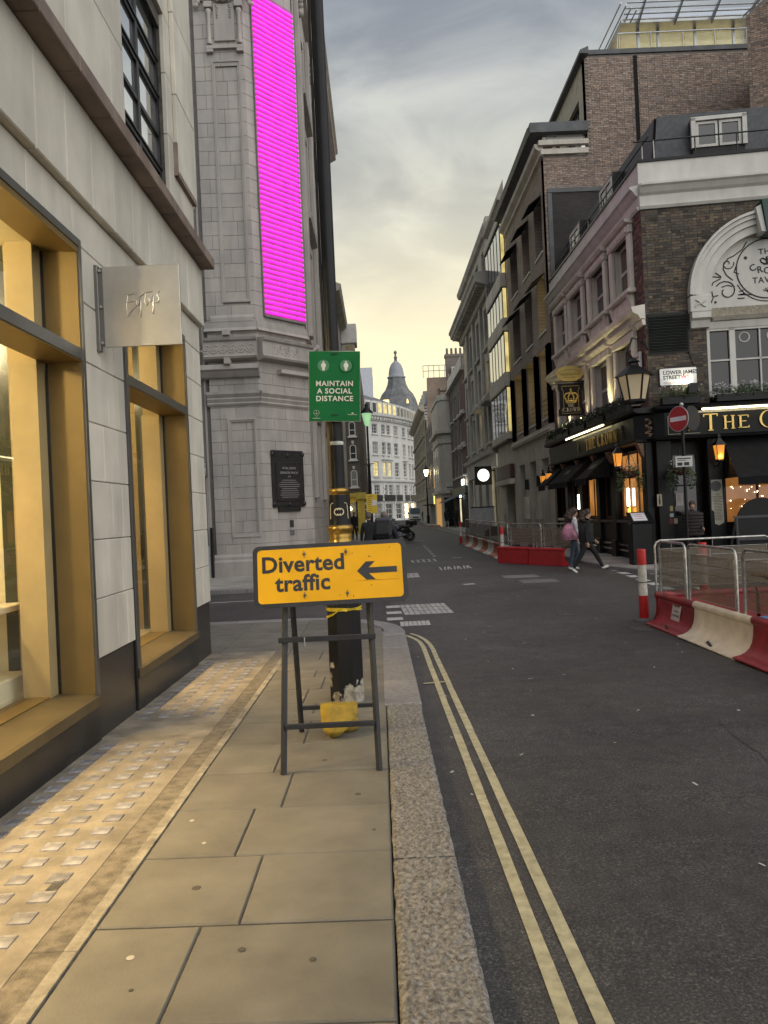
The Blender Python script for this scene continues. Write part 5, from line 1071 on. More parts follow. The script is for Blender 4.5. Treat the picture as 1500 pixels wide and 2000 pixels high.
# lanterns
amberg = pane_mat('lantern_amber_glass', (.30, .13, .03), .2, .5, emit=(1, .36, .05), es=.75); bulbE = M('lantern_bulb', (1, .8, .4), .5, emit=(1, .70, .22), es=16.)
def lantern(x, y, z, lab, s=1., arm=None, clear=None, e=6.):
    o = thing('wall_lantern', lab, 'lantern', (x, y, z)); n = 4; rt, rb, h = .15*s, .10*s, .36*s
    MB().lathe([(rt*1.28, h), (rt*.9, h+.07*s), (rt*.35, h+.16*s), (rt*.3, h+.2*s), (rt*.42, h+.22*s), (.012, h+.29*s)], 0, 0, n if not clear else 6, sm=False, rot=PI/4).obj('roof', pblack, o)
    N = n if not clear else 6
    for k in range(N):
        a0, a1 = [2*PI*(k+j)/N+PI/4 for j in (0, 1)]
        q = MB(); q.add([(rb*math.cos(a0), rb*math.sin(a0), 0), (rb*math.cos(a1), rb*math.sin(a1), 0), (rt*math.cos(a1), rt*math.sin(a1), h), (rt*math.cos(a0), rt*math.sin(a0), h)], [(0, 1, 2, 3)]); q.obj('glass_panel', clear or amberg, o)
        MB().tube([(rb*math.cos(a0), rb*math.sin(a0), 0), (rt*math.cos(a0), rt*math.sin(a0), h)], .010*s, 4).obj('bar', pblack, o)
    MB().lathe([(rb*.6, -.06*s), (rb*1.1, -.03*s), (rb*1.1, .005)], 0, 0, N, sm=False, rot=PI/4).obj('base', pblack, o)
    b_ = MB(); b_.ball((0, 0, h*.4), .045*s, 10, 8, sc=(1, 1, 1.4)); b_.obj('bulb', bulbE, o)
    if arm: MB().tube([(0, 0, -.05*s), (arm[0]*.4, arm[1]*.4, -.16*s), (arm[0], arm[1], -.12*s)], .016*s, 6).obj('bracket', pblack, o)
    return o
lantern(6.78, 21.55, 2.62, 'amber wall lantern on the pub corner above the hanging basket', 1.0, (.6, 0))
lantern(6.95, 31.1, 2.55, 'amber wall lantern right beside the pale neighbouring wall', 1., (.5, 0)); lantern(6.95, 32.2, 2.5, 'amber wall lantern farthest along the pub, next to the louvre', 1., (.5, 0))
lantern(*(TG @ Vector((1.62, .5, 2.62))), 'amber wall lantern on the pub front behind the no entry sign', 1.05, (-.03, -.2) if False else (.05, .4))
for l_ in ((6.72, 21.5, 2.75), (TG @ Vector((1.62, .6, 2.7)))): light('POINT', tuple(l_), 5, (1, .5, .14), .05)
clearg = pane_mat('lantern_clear_glass', (.26, .24, .20), .12, .5, emit=(1, .72, .36), es=.16)
BL = lantern(6.93, 20.35, 4.30, 'big hexagonal glass lantern hung at the pub corner', 1.0, None, clearg); BL.scale = (2.7, 2.7, 1.75)
MB().tube([(.0, 0, .62), (-.05, .0, .75), (.0, .0, .95), (.12, .08, .93), (.2, .15, .8)], .012, 6).obj('bracket', pblack, BL)
light('POINT', (6.93, 20.35, 4.75), 7, (1, .72, .36), .05)
# hanging sign
HS = thing('hanging_sign', 'black hanging pub sign with gilt crown below a yellow oval board', 'sign', (6.93, 27.0, 5.3))
q = MB(); q.prism([(-.44, -.56), (.44, -.56), (.44, -.36), (.39, -.28), (.39, .3), (.44, .40), (.44, .58), (-.44, .58), (-.44, .40), (-.39, .3), (-.39, -.28), (-.44, -.36)], -.04, .04, 'y'); q.obj('board', pblack, HS)
q = MB()
for s in (-1, 1): q.tube([(s*.0, -.045, .48), (s*.30, -.045, .48), (s*.31, -.045, .40), (s*.26, -.045, .3), (s*.26, -.045, -.28), (s*.33, -.045, -.34), (s*.33, -.045, -.48), (0, -.045, -.48)], .008, 5)
q.obj('gold_line', goldleaf, HS)
cr_ = MB(); cr_.add([(x, -.05, z) for x, z in ((-.17, -.12), (.17, -.12), (.21, -.02), (-.21, -.02))], [(0, 1, 2, 3)])
for s in (-1, 1):
    cr_.tube([(s*.19, -.055, 0), (s*.24, -.055, .12), (s*.18, -.055, .21), (s*.05, -.055, .24), (0, -.055, .2)], .025, 6); cr_.tube([(s*.08, -.055, 0), (s*.1, -.055, .1), (s*.05, -.055, .2), (0, -.055, .22)], .02, 6)
for k in range(5): cr_.ball((-.18+.09*k, -.06, .02), .03, 8, 5)
cr_.ball((0, -.06, .28), .035, 8, 6); cr_.box(-.012, .012, -.065, -.045, .28, .4); cr_.box(-.04, .04, -.065, -.045, .33, .355); cr_.tube([(-.2, -.055, -.03), (0, -.07, -.05), (.2, -.055, -.03)], .025, 6); cr_.obj('crown', goldleaf, HS)
pal_l = M('pale_gilt', (.75, .64, .42), .5)
for s_, z, h in (('THE', -.25, .1), ('CROWN', -.42, .135)):
    w = sum((.92 if c in 'COW' else .8)*h for c in s_); x = -w/2
    for c in s_: q = MB(); serif(q, c, x, z, h, -.055, h*.7, 1, .012, .17); q.obj('lettering', pal_l, HS); x += (.95 if c in 'COW' else .8)*h
ov = [(.47*math.copysign(abs(math.cos(2*PI*k/28))**.8, math.cos(2*PI*k/28))*(1 if k % 7 else 1.06), .92+.27*math.sin(2*PI*k/28)) for k in range(28)]
MB().prism(ov, -.03, .03, 'y').obj('oval_board', M('oval_yellow', (.55, .42, .13), .5), HS)
q = MB(); lettering(q, "NICHOLSON'S", 0, .86, -.033, .105, .001, .002); q.obj('lettering', M('oval_print', (.16, .11, .03), .6), HS); q = MB(); q.tube([(.40*math.cos(PI*k/14), -.033, .90+.16*math.sin(PI*k/14)) for k in range(15)], .006, 4); q.box(-.22, .22, -.036, -.03, .78, .795); q.obj('gold_line', MATS['oval_print'], HS)
MB().tube([(-.55, 0, .64), (.58, 0, .64)], .022, 6).obj('bracket', pblack, HS); MB().tube([(.58, 0, .1), (.3, 0, .64)], .014, 6).obj('bracket', pblack, HS)
# up-lighting of the first-floor windows: small floods in the planters
for u, w_ in zip((.6, 2.9, 5.4, 8.0, 10.2), ('nearest the big corner lantern', 'second from the big corner lantern', 'under the hanging pub sign', 'fourth from the big corner lantern', 'beside the brown brick office')):
    c = TL @ Vector((u, .42, 4.42)); o = thing('floodlight', 'small black planter floodlight shining up the pub wall '+w_, 'floodlight', tuple(c), 0, 'planter floodlights')
    MB().cbox(-.05, .07, -.16, .16, -.04, .05, .015).obj('housing', pblack, o); MB().box(.02, .065, -.12, .12, .051, .056).obj('lens', M('flood_lens', (1, .95, .7), .5, emit=(1, .9, .55), es=3.), o)
    light('SPOT', (c.x+.02, c.y, c.z+.08), 55 if u > 2 else 18, (1, .86, .45), .04, to=(7.52, c.y+.15, 6.9), spot=95, blend=.6)
# street name plate with its own flood
SN = thing('street_name_plate', 'white street name plate lit by a floodlight on the dark brick', 'sign', tuple(TG @ Vector((.78, .06, 4.95))))
TN = TG.to_3x3().to_4x4()
MB(TN).prism(rrect(.48, .225, .035), -.012, .012, 'y').obj('plate', M('enamel_white', (.80, .80, .78), .35), SN)
MB(TN).prism(rrect(.50, .245, .04), -.05, -.016, 'y').obj('backboard', pblack, SN)
for s_, x, z, mt in (('LOWER JAMES', -.40, .06, 'n'), ('STREET', -.40, -.07, 'n'), ('W1', .07, -.07, 'r')):
    q = MB(TN); lettering(q, s_, x, z, .013, .142, .001, .0035, 'LEFT'); q.obj('lettering', M('name_black', (.02, .02, .03), .5) if mt == 'n' else M('name_red', (.55, .03, .03), .5), SN)
q = MB(TN); lettering(q, 'CITY OF WESTMINSTER', -.40, -.19, .013, .058, .001, .0005, 'LEFT'); q.obj('lettering', M('name_pale_red', (.55, .25, .2), .5), SN)
fl = TG @ Vector((1.0, .45, 4.52)); o = thing('floodlight', 'black box floodlight aimed at the street name plate', 'floodlight', tuple(fl)); MB().prism([(-.12, -.1), (.1, -.1), (.16, .16), (-.06, .16)], -.1, .08, 'y').obj('housing', pblack, o); MB().box(-.04, .14, .081, .086, -.05, .13).obj('lens', MATS['flood_lens'], o)
light('SPOT', tuple(fl+Vector((0, .12, .05))), 11, (1, .93, .72), .04, to=tuple(TG @ Vector((.75, 0, 4.98))), spot=120, blend=.7)
MB(TG).tube([(1.1, .03, 5.6), (1.25, .04, 5.1), (1.28, .03, 4.5)], .015, 5).obj('cable', steel_frame, PB)
# board on the left return near the lantern
o = MB(TL).cbox(.25, .72, .05, .12, 5.0, 5.75, .01).obj('price_board', M('board_pale', (.50, .46, .46), .6), label='small pale notice board high on the pub side wall', cat='notice'); q = MB(TL)
for k in range(5): q.box(.32, .64, .121, .124, 5.15+.11*k, 5.19+.11*k)
q.obj('lettering', ink, o)
# ------------------------------------------------------------------ plants on the pub
leafm = M('leaf_green', (.045, .075, .028), .7, var=.45, scale=25); leafd = M('leaf_dark', (.022, .034, .018), .7, var=.45, scale=25); flow = M('white_petal', (.62, .58, .60), .7, var=.1)
def leaves(mb, c, n, sx, sy, sz, s=.05, mi=0, droop=0.):
    for _ in range(n):
        while 1:
            p = Vector((rnd.uniform(-1, 1), rnd.uniform(-1, 1), rnd.uniform(-1, 1)))
            if p.length < 1: break
        if rnd.random() < .6: p = p.normalized()*rnd.uniform(.7, 1.08)
        p = Vector((c[0]+p.x*sx, c[1]+p.y*sy, c[2]+p.z*sz-droop*abs(p.x)))
        a = Vector((rnd.uniform(-1, 1), rnd.uniform(-1, 1), rnd.uniform(-1, 1))).normalized(); b = a.orthogonal().normalized(); l_, w = s*rnd.uniform(.7, 1.4), s*.5*rnd.uniform(.7, 1.3); k = a.cross(b)*w*.25
        mb.add([p-a*l_, p+b*w+k, p+a*l_, p-b*w+k], [(0, 1, 2), (0, 2, 3)], mi)
def planter(T, u, w, lab, grp, flowers=0):
    c = T @ Vector((u, .3, 4.16)); ax = T.to_3x3() @ Vector((1, 0, 0)); an = math.atan2(ax.y, ax.x)
    o = thing('planter', lab, 'planter', tuple(c), an, grp)
    MB().cbox(-w/2, w/2, -.11, .11, 0, .2, .01).obj('box', pblack, o)
    q = MB(); [leaves(q, (rnd.uniform(-w/2, w/2), 0, .26+rnd.uniform(-.04, .12)), 55, .2, .2, .17, .045) for _ in range(int(w*6))]; q.obj('foliage', leafm if flowers else leafd, o)
    if flowers:
        q = MB()
        for _ in range(flowers): leaves(q, (rnd.uniform(-w/2, w/2), rnd.uniform(-.2, .2), .42+rnd.uniform(-.06, .1)), 5, .03, .03, .02, .022)
        q.obj('flowers', flow, o)
for u, w_ in zip((1.7, 3.9, 6.1, 8.3, 10.3), ('nearest the big corner lantern', 'second along from the big corner lantern', 'in front of the hanging pub sign', 'fourth along from the big corner lantern', 'beside the brown brick office')): planter(TL, u, 1.9, 'dark leafy planter trough on the pub side ledge '+w_, 'planters on the pub side ledge')
planter(TG, .75, 1.0, 'planter with white flowers under the street name plate', None, 26); planter(TG, 2.3, 1.3, 'planter with white flowers right of the street name plate flood', None, 30); planter(TG, 3.9, 1.5, 'planter with white flowers under the middle panes of the arched window', None, 26)
def basket(p, lab):
    o = thing('hanging_basket', lab, 'hanging basket', tuple(p)); MB().lathe([(.06, -.2), (.16, -.16), (.22, -.05), (.23, 0)], 0, 0, 14).obj('bowl', M('basket_coir', (.09, .03, .018), .9, bump=.5), o)
    q = MB(); leaves(q, (0, 0, .06), 260, .34, .34, .16, .04, droop=.35); leaves(q, (-.28, 0, -.3), 110, .12, .12, .3, .04); leaves(q, (.28, 0, -.3), 110, .12, .12, .3, .04); q.obj('foliage', leafm, o)
    q = MB(); leaves(q, (0, 0, .16), 50, .3, .3, .1, .024); q.obj('flowers', flow, o)
    for k in range(3): MB().tube([(.22*math.cos(2.1*k), .22*math.sin(2.1*k), 0), (0, 0, .55)], .006, 4).obj('chain', steel_frame, o)
basket((6.93, 21.0, 2.45), 'hanging basket of trailing leaves under the corner wall lantern'); basket(TG @ Vector((.62, .5, 2.45)), 'hanging basket of trailing leaves beside the no entry sign')
# ------------------------------------------------------------------ notices on the pub front
o = thing('notice_scroll', 'tall cream notice of printed lines topped by a grey disc', 'notice', tuple(TG @ Vector((1.62, .17, 1.5))))
MB(TN).prism([(-.15, .6), (.13, .6), (.15, -.55), (.02, -.62), (-.09, -.58), (-.1, -.25), (-.16, -.2)], 0, .008, 'y').obj('sheet', M('notice_cream', (.42, .40, .33), .7), o)
q = MB(TN); lettering(q, 'THE', 0, .18, .009, .06); lettering(q, 'CROWN', 0, .12, .009, .06); [q.box(-.1, .1+rnd.uniform(-.04, .03), .009, .010, .08-.04*k, .092-.04*k) for k in range(15)]; q.obj('lettering', ink, o)
MB(TN).prism([(-.03+.14*math.cos(2*PI*k/24), .43+.14*math.sin(2*PI*k/24)) for k in range(24)], .009, .014, 'y').obj('disc', M('notice_grey', (.10, .10, .11), .6), o)
def sheet(u, v, z, w, h, lab, col, lines=3, T=TG):
    o = MB(T).box(u-w/2, u+w/2, v, v+.006, z-h/2, z+h/2).obj('paper_notice', M('paper_%d' % len(MATS), col, .7), label=lab, cat='notice')
    q = MB(T)
    for k in range(lines): q.box(u-w*.3, u+w*.3*rnd.uniform(.5, 1), v+.007, v+.008, z+h*.25-k*h*.2, z+h*.29-k*h*.2)
    if lines: q.obj('print', M('print_red', (.28, .09, .08), .7), o)
sheet(.78, -.38, 1.62, .19, .34, 'white paper taped inside the pub door', (.50, .46, .46))
sheet(1.92, .17, 2.62, .12, .16, 'small white card next to the front wall lantern', (.4, .4, .4)); sheet(.12, .17, 1.62, .13, .32, 'cream card with dark bottle shape on the corner pilaster', (.42, .38, .28), 0)
q = MB(TG); q.prism([(.10, 1.5), (.14, 1.5), (.14, 1.62), (.13, 1.68), (.13, 1.75), (.11, 1.75), (.11, 1.68), (.10, 1.62)], .177, .18, 'y'); q.obj('bottle_print', ink, label='dark bottle silhouette printed on the cream card', cat='print')
sheet(.42, .17, 1.38, .08, .14, 'upper small gold sticker by the pub door', (.30, .24, .10), 0); sheet(.42, .17, 1.2, .1, .1, 'small pale blue sticker by the pub door', (.35, .38, .42), 1); sheet(.4, .17, 1.04, .1, .14, 'small dark red sticker by the pub door', (.16, .03, .03), 0); sheet(.52, .17, 1.04, .09, .14, 'lowest small cream sticker by the pub door', (.40, .36, .28), 1)
MS = thing('menu_stand', 'black menu lectern with a white menu sheet by the pub corner', 'menu stand', (7.05, 20.75, gz(20.75)))
MB().cbox(-.28, .28, -.16, .2, 0, 1.12, .02).obj('cabinet', pblack, MS); MB().add([(-.32, -.22, 1.14), (.32, -.22, 1.14), (.32, .16, 1.42), (-.32, .16, 1.42), (-.32, -.2, 1.11), (.32, -.2, 1.11), (.32, .18, 1.39), (-.32, .18, 1.39)], [(0, 1, 2, 3), (4, 5, 6, 7), (0, 1, 5, 4), (2, 3, 7, 6), (0, 3, 7, 4), (1, 2, 6, 5)]).obj('sloping_board', pblack, MS)
MB().add([(-.22, -.165, 1.185), (.16, -.165, 1.185), (.16, .12, 1.395), (-.22, .12, 1.395)], [(0, 1, 2, 3)]).obj('menu_sheet', M('menu_white', (.68, .64, .68), .6), MS)
q = MB(); [q.add([(-.12, -.09+.07*k, 1.242+.0516*k), (.06, -.09+.07*k, 1.242+.0516*k), (.06, -.08+.07*k, 1.2495+.0516*k), (-.12, -.08+.07*k, 1.2495+.0516*k)], [(0, 1, 2, 3)]) for k in range(3)]; q.obj('print', MATS['print_red'], MS)
for y, z in ((22.9, 1.75), (28.6, 1.7)):
    o = thing('window_lamp', 'bright white tube lamp in the pub window '+('beside the menu stand' if y < 25 else 'under the widest black awning'), 'lamp', tuple(TL @ Vector((y-20.9, .02, z))), 0, 'white lamps in the pub windows'); MB().cbox(-.03, .0, -.1, .1, -.27, .27, .02).obj('tube', whiteE, o); MB().box(-.035, .0, -.06, .06, -.34, -.275).obj('holder', pblack, o)
o = thing('window_lamp', 'yellow shaded lamp below the white tube in the pub window', 'lamp', tuple(TL @ Vector((1.95, .02, 1.32)))); MB().cbox(-.03, 0, -.1, .1, -.13, .13, .01).obj('shade', M('lamp_shade_yellow', (.8, .5, .1), .5, emit=(1, .62, .08), es=1.6), o); MB().box(-.02, 0, -.02, .02, -.22, -.131).obj('stand', pblack, o)

# no entry sign on its post
NE = thing('no_entry_sign', 'round red no entry sign on a black post before the pub', 'traffic sign', (7.58, 19.0, gz(19)))
MB().tube([(.06, .05, 0), (.06, .05, 4.05)], .04, 10).obj('post', pblack, NE)
red = M('sign_red', (.40, .018, .022), .4); 
def turn(a): return Matrix.Rotation(a, 4, 'Z')
TS1 = Matrix.Translation((-.06, -.02, 3.72)) @ turn(R(-64)); TS2 = Matrix.Translation((.16, .04, 3.72)) @ turn(R(38+90))
def plate(T, r, mt, name, v0, v1): return MB(T).prism([(r*math.cos(2*PI*k/40), r*math.sin(2*PI*k/40)) for k in range(40)], v0, v1, 'y').obj(name, mt, NE)
plate(TS1, .315, M('sign_rim', (.5, .46, .46), .4), 'rim', -.006, .006); plate(TS1, .30, red, 'disc', -.009, -.007); MB(TS1).box(-.25, .25, -.0125, -.0095, -.055, .055).obj('bar', M('sign_white', (.72, .68, .68), .4), NE)
plate(TS1, .28, pblack, 'backing', .008, .03); plate(Matrix.Translation((.34, .14, 3.74)) @ turn(R(34)), .31, pblack, 'second_disc', -.02, .02)
MB().ball((.06, .05, 4.08), .05, 8, 6).obj('finial', M('finial_pale', (.5, .5, .48), .5), NE)
q = MB(Matrix.Translation((.03, -.02, 2.66)) @ turn(R(-8))); q.box(-.2, .2, -.01, .0, -.13, .13); q.obj('plate', M('cctv_plate', (.55, .55, .52), .5), NE)
q = MB(Matrix.Translation((.03, -.02, 2.66)) @ turn(R(-8))); q.box(-.16, .16, -.013, -.011, .06, .09); q.box(-.16, .05, -.013, -.011, .02, .035); q.box(-.16, -.04, -.013, -.011, -.1, -.02); q.box(.0, .12, -.013, -.011, -.1, -.02); q.obj('print', ink, NE)

# ------------------------------------------------------------------ road barriers
rp = M('barrier_red', (.30, .018, .022), .45, var=.22, scale=5, bump=.15, bscale=12, stain=.25); wp = M('barrier_white', (.80, .69, .53), .5, var=.1, scale=4, bump=.15, bscale=12, stain=.2); wp2 = M('barrier_white_far', (.60, .58, .53), .5, var=.1, scale=4, stain=.2); op = M('barrier_orange', (.36, .09, .035), .5, var=.2, scale=5, stain=.2)
brr = M('barrier_bright_red', (.42, .016, .02), .45, var=.15, scale=4, stain=.2)
galv = M('galvanised_tube', (.42, .41, .38), .35, metal=.85, var=.25, scale=12)
def mesh_mat():
    m = D.materials.new('weld_mesh'); m.use_nodes = True; n = m.node_tree.nodes; l = m.node_tree.links.new; n.clear(); o = n.new('ShaderNodeOutputMaterial'); t = n.new('ShaderNodeBsdfTransparent'); d = n.new('ShaderNodeBsdfDiffuse'); d.inputs[0].default_value = (.22, .19, .15, 1); x = n.new('ShaderNodeMixShader')
    tc_ = n.new('ShaderNodeTexCoord'); w = []
    for ax in ('Y', 'Z'):
        k = n.new('ShaderNodeTexWave'); k.bands_direction = ax; k.inputs['Scale'].default_value = 22; l(tc_.outputs['Object'], k.inputs[0]); w.append(k.outputs[1])
    mx_ = n.new('ShaderNodeMath'); mx_.operation = 'MAXIMUM'; l(w[0], mx_.inputs[0]); l(w[1], mx_.inputs[1])
    r = n.new('ShaderNodeMapRange'); l(mx_.outputs[0], r.inputs[0]); r.inputs[1].default_value = .55; r.inputs[2].default_value = .95; r.inputs[3].default_value = .42; r.inputs[4].default_value = .85
    l(r.outputs[0], x.inputs[0]); l(t.outputs[0], x.inputs[1]); l(d.outputs[0], x.inputs[2]); l(x.outputs[0], o.inputs[0]); return m
wmesh = mesh_mat()
BP = [(0, 0), (.0, .018), (.07, .035), (.12, .065), (.158, .11), (.182, .17), (.195, .25), (.20, .34), (.20, .385)]
def barrier(x, y, yaw, L_, mat, lab, grp=None, s=1., notice=False, slots=True):
    """one plastic unit; local y runs along it, its curved foot faces local -x"""
    o = thing('traffic_barrier', lab, 'barrier', (x, y, rz(y)), yaw, grp)
    P = [(a*s*1.25, b*s) for a, b in BP]; top = P[-1]
    q = MB(); q.prism(P+[(top[0]+.09, top[1]), (top[0]+.12, 0)], .003, L_-.003, 'y', sm=False)
    for i in range(len(q.sm)-len(P)-2, len(q.sm)-3): q.sm[i] = True
    q.obj('body', mat, o)
    MB().tube([(top[0]+.03, -.01, top[1]+.03), (top[0]+.03, L_+.01, top[1]+.03)], .055*s, 12).obj('top_rail', mat, o)
    if slots: MB().add([(.03, L_*.42, .032), (.065, L_*.42, .0405), (.11, L_*.55, .068), (.075, L_*.56, .046)], [(0, 1, 2, 3)]).obj('slot', rub, o)
    if notice:
        MB().add([(.205, L_*.38, .13), (.205, L_*.62, .13), (.255, L_*.62, .37), (.255, L_*.38, .37)], [(0, 1, 2, 3)]).obj('label_plate', M('label_paper', (.55, .48, .47), .6), o)
    return o
def fence(x, y, yaw, L_, lab, grp, z0, z1):
    o = thing('pedestrian_barrier', lab, 'barrier', (x, y, rz(y)), yaw, grp); r = .019; c = .09
    MB().tube([(0, .04, z0), (0, .04, z1-c), (0, .04+c*.3, z1-c*.3), (0, .04+c, z1), (0, L_-.04-c, z1), (0, L_-.04-c*.3, z1-c*.3), (0, L_-.04, z1-c), (0, L_-.04, z0)], r, 8).obj('tube_frame', galv, o)
    MB().quad((0, .10, z0+.14), (0, L_-.10, z0+.14), (0, L_-.10, z1-.13), (0, .10, z1-.13)).obj('mesh_infill', wmesh, o)
    for k in range(6): MB().tube([(.004, .08, z0+.14+(z1-z0-.27)*k/5), (.004, L_-.08, z0+.14+(z1-z0-.27)*k/5)], .0045, 4).obj('wire', galv, o)
    MB().tube([(0, L_/2, z1-.13), (0, L_/2, z1)], .006, 5).obj('stay', galv, o)
    for yy_ in (.10, L_-.10): MB().tube([(0, yy_, z0+.14), (0, yy_, z1-.13)], .006, 4).obj('wire', galv, o)
    return o
def bollard(x, y, lab):
    o = thing('delineator_post', lab, 'bollard', (x, y, rz(y))); MB().lathe([(.07, .04), (.073, .05), (.071, .40)], 0, 0, 14).obj('lower_band', red_b, o); MB().lathe([(.068, .402), (.066, .82), (.064, .878)], 0, 0, 14).obj('sleeve', M('post_white', (.60, .57, .50), .5, var=.2, scale=12), o); MB().lathe([(.069, .88), (.069, 1.10), (.066, 1.12)], 0, 0, 14).obj('upper_band', red_b, o); MB().lathe([(.16, 0), (.16, .025), (.09, .05)], 0, 0, 14).obj('foot', M('rubber_foot', (.10, .10, .10), .8), o)
    MB().lathe([(.07, .60), (.0705, .606), (.07, .612)], 0, 0, 14).obj('tie', rub, o); return o
red_b = M('post_red', (.50, .022, .022), .4, var=.1)
BX = 3.95
bA = barrier(BX, 10.30, 0, 1.30, rp, 'dark red curved plastic barrier with a white label near the delineator', notice=True)
q = MB(Matrix(((0, .0, .2, .2495), (-1, 0, 0, .65), (0, 0, .98, .25), (0, 0, 0, 1))))
barrier(BX-.03, 8.64, 0, 1.64, wp, 'cream curved plastic barrier between two dark red ones'); barrier(BX-.05, 6.98, 0, 1.64, rp, 'dark red curved plastic barrier after the cream one'); barrier(BX-.06, 5.3, 0, 1.64, wp, 'cream curved plastic barrier nearest the viewer side of the row')
# label lettering, laid on the slanting label
for k, (s_, sz) in enumerate((('ROADWORKS', .035), ('hire and sales', .03), ('020 7540 2300', .045))):
    me = text(s_, sz, .0005, .0008); z_ = .325-.07*k
    q = MB(); q.add([(.203+.05*((z_+p.co.y)-.13)/.24-.004, .65-p.co.x*.95, z_+p.co.y) for p in me.vertices], [tuple(f.vertices) for f in me.polygons]); q.obj('lettering', ink, bA)
fence(BX+.28, 10.62, 0, 1.08, 'steel mesh pedestrian barrier standing behind the labelled red barrier', 'mesh barriers round the near enclosure', .38, 1.24)
fence(BX+.28, 9.10, 0, 1.5, 'steel mesh pedestrian barrier standing behind the cream barrier', None, .36, 1.22); fence(BX+.28, 7.0, 0, 2.0, 'steel mesh pedestrian barrier behind the second dark red barrier', None, .36, 1.2); fence(BX+.28, 4.95, 0, 2.0, 'steel mesh pedestrian barrier at the near end of the enclosure', None, .36, 1.2)
barrier(4.2, 12.05, R(-90), 1.5, rp, 'dark red barrier closing the end of the near enclosure'); barrier(5.75, 12.05, R(-90), 1.5, rp, 'dark red barrier at the far corner of the near enclosure')
fence(4.25, 12.0, R(-90), 1.9, 'steel mesh pedestrian barrier across the end of the near enclosure', None, .38, 1.24)
bollard(4.06, 11.95, 'red and white delineator post at the corner of the near enclosure'); bollard(5.5, 13.1, 'red and white delineator post behind the mesh of the near enclosure')
# far enclosure
for k in range(8): barrier(3.98, 25.6+k*1.55, 0, 1.53, wp2 if k % 2 == 0 else op, ('first','second','third','fourth','fifth','sixth','seventh','eighth')[k]+(' barrier unit, pale,' if k % 2 == 0 else ' barrier unit, orange,')+' counted from the post beside the bright red barrier', 'pale barriers of the far row' if k % 2 == 0 else 'orange barriers of the far row', 1.05)
for k in range(6): fence(4.26, 25.5+k*2.08, 0, 2.05, ('first','second','third','fourth','fifth','sixth','seventh','eighth')[k]+' steel mesh barrier of the long row from the bright red barrier', 'mesh barriers of the far row', .38, 1.22)
dr = math.atan2(5.45-4.05, -(22.45-24.75)); yawB = PI-math.atan2(1.4, -2.3)
ang = math.atan2(-2.3, 1.4)-PI/2
b1_ = barrier(4.08, 24.9, ang, 1.42, brr, 'bright red barrier slanting from the far delineator post', None, 1.12); b2_ = barrier(4.08+.52*1.46, 24.9-.854*1.46, ang, 1.42, brr, 'bright red barrier with a white sticker behind the walking women', None, 1.12)
MB().add([(.248, .3, .22), (.248, .56, .22), (.252, .56, .40), (.252, .3, .40)], [(0, 1, 2, 3)]).obj('sticker', M('sticker_pale', (.6, .58, .55), .6), b2_)
fence(4.22, 24.95, ang, 1.5, 'steel mesh barrier above the bright red barrier by the post', None, .42, 1.22); fence(4.22+.52*1.55, 24.95-.854*1.55, ang, 1.5, 'steel mesh barrier above the stickered bright red barrier', None, .42, 1.22)
bollard(4.03, 25.35, 'red and white delineator post at the near end of the long barrier row'); bollard(4.0, 38.0, 'red and white delineator post at the far end of the long barrier row')
# folded wooden chairs behind the red barrier
chm = M('dark_stained_wood', (.085, .035, .026), .55, var=.2, scale=8)
def chair0(x, y, yaw, lab, grp):
    o = thing('slatted_chair', lab, 'chair', (x, y, rz(y)), yaw, grp)
    for s in (-1, 1):
        MB().tube([(s*.22, .2, 0), (s*.22, -.02, .46), (s*.22, -.12, .98)], .02, 5).obj('leg', chm, o); MB().tube([(s*.2, -.2, 0), (s*.2, .2, .46)], .02, 5).obj('leg', chm, o)
    MB().cbox(-.24, .24, -.14, -.1, .90, 1.0, .008).obj('top_rail', chm, o); MB().cbox(-.22, .22, -.08, -.05, .58, .63, .006).obj('lower_rail', chm, o)
    for k in range(7): MB().box(-.2+.06*k, -.165+.06*k, -.115, -.095, .62, .91).obj('back_slat', chm, o)
    for k in range(6): MB().box(-.22, .22, -.02+.07*k, .035+.07*k, .44, .46).obj('seat_slat', chm, o)
    return o
c_lab = 'dark slatted wooden chair next to the post of the bright red barrier'
ch0 = chair0(4.75, 25.5, R(185), c_lab, 'chairs in the far enclosure')
for x, y, a, lb in ((5.35, 24.9, R(175), 'second slatted chair from the post behind the bright red barrier'), (5.9, 24.0, R(190), 'slatted chair directly behind the stickered bright red barrier'), (5.0, 26.6, R(10), 'slatted chair at the far side of the slatted table'), (4.9, 28.2, R(0), 'lone slatted chair well behind the slatted table')):
    c = copy_tree(ch0); c['label'] = lb; c.location = (x, y, rz(y)); c.rotation_euler = (0, 0, a)
T2 = thing('wooden_table', 'dark slatted wooden table among the chairs behind red barrier', 'table', (4.9, 26.0, rz(26)))
MB().cbox(-.35, .35, -.35, .35, .70, .74, .01).obj('top', chm, T2); [MB().tube([(sx*.28, sy*.28, 0), (sx*.3, sy*.3, .70)], .022, 5).obj('leg', chm, T2) for sx in (-1, 1) for sy in (-1, 1)]
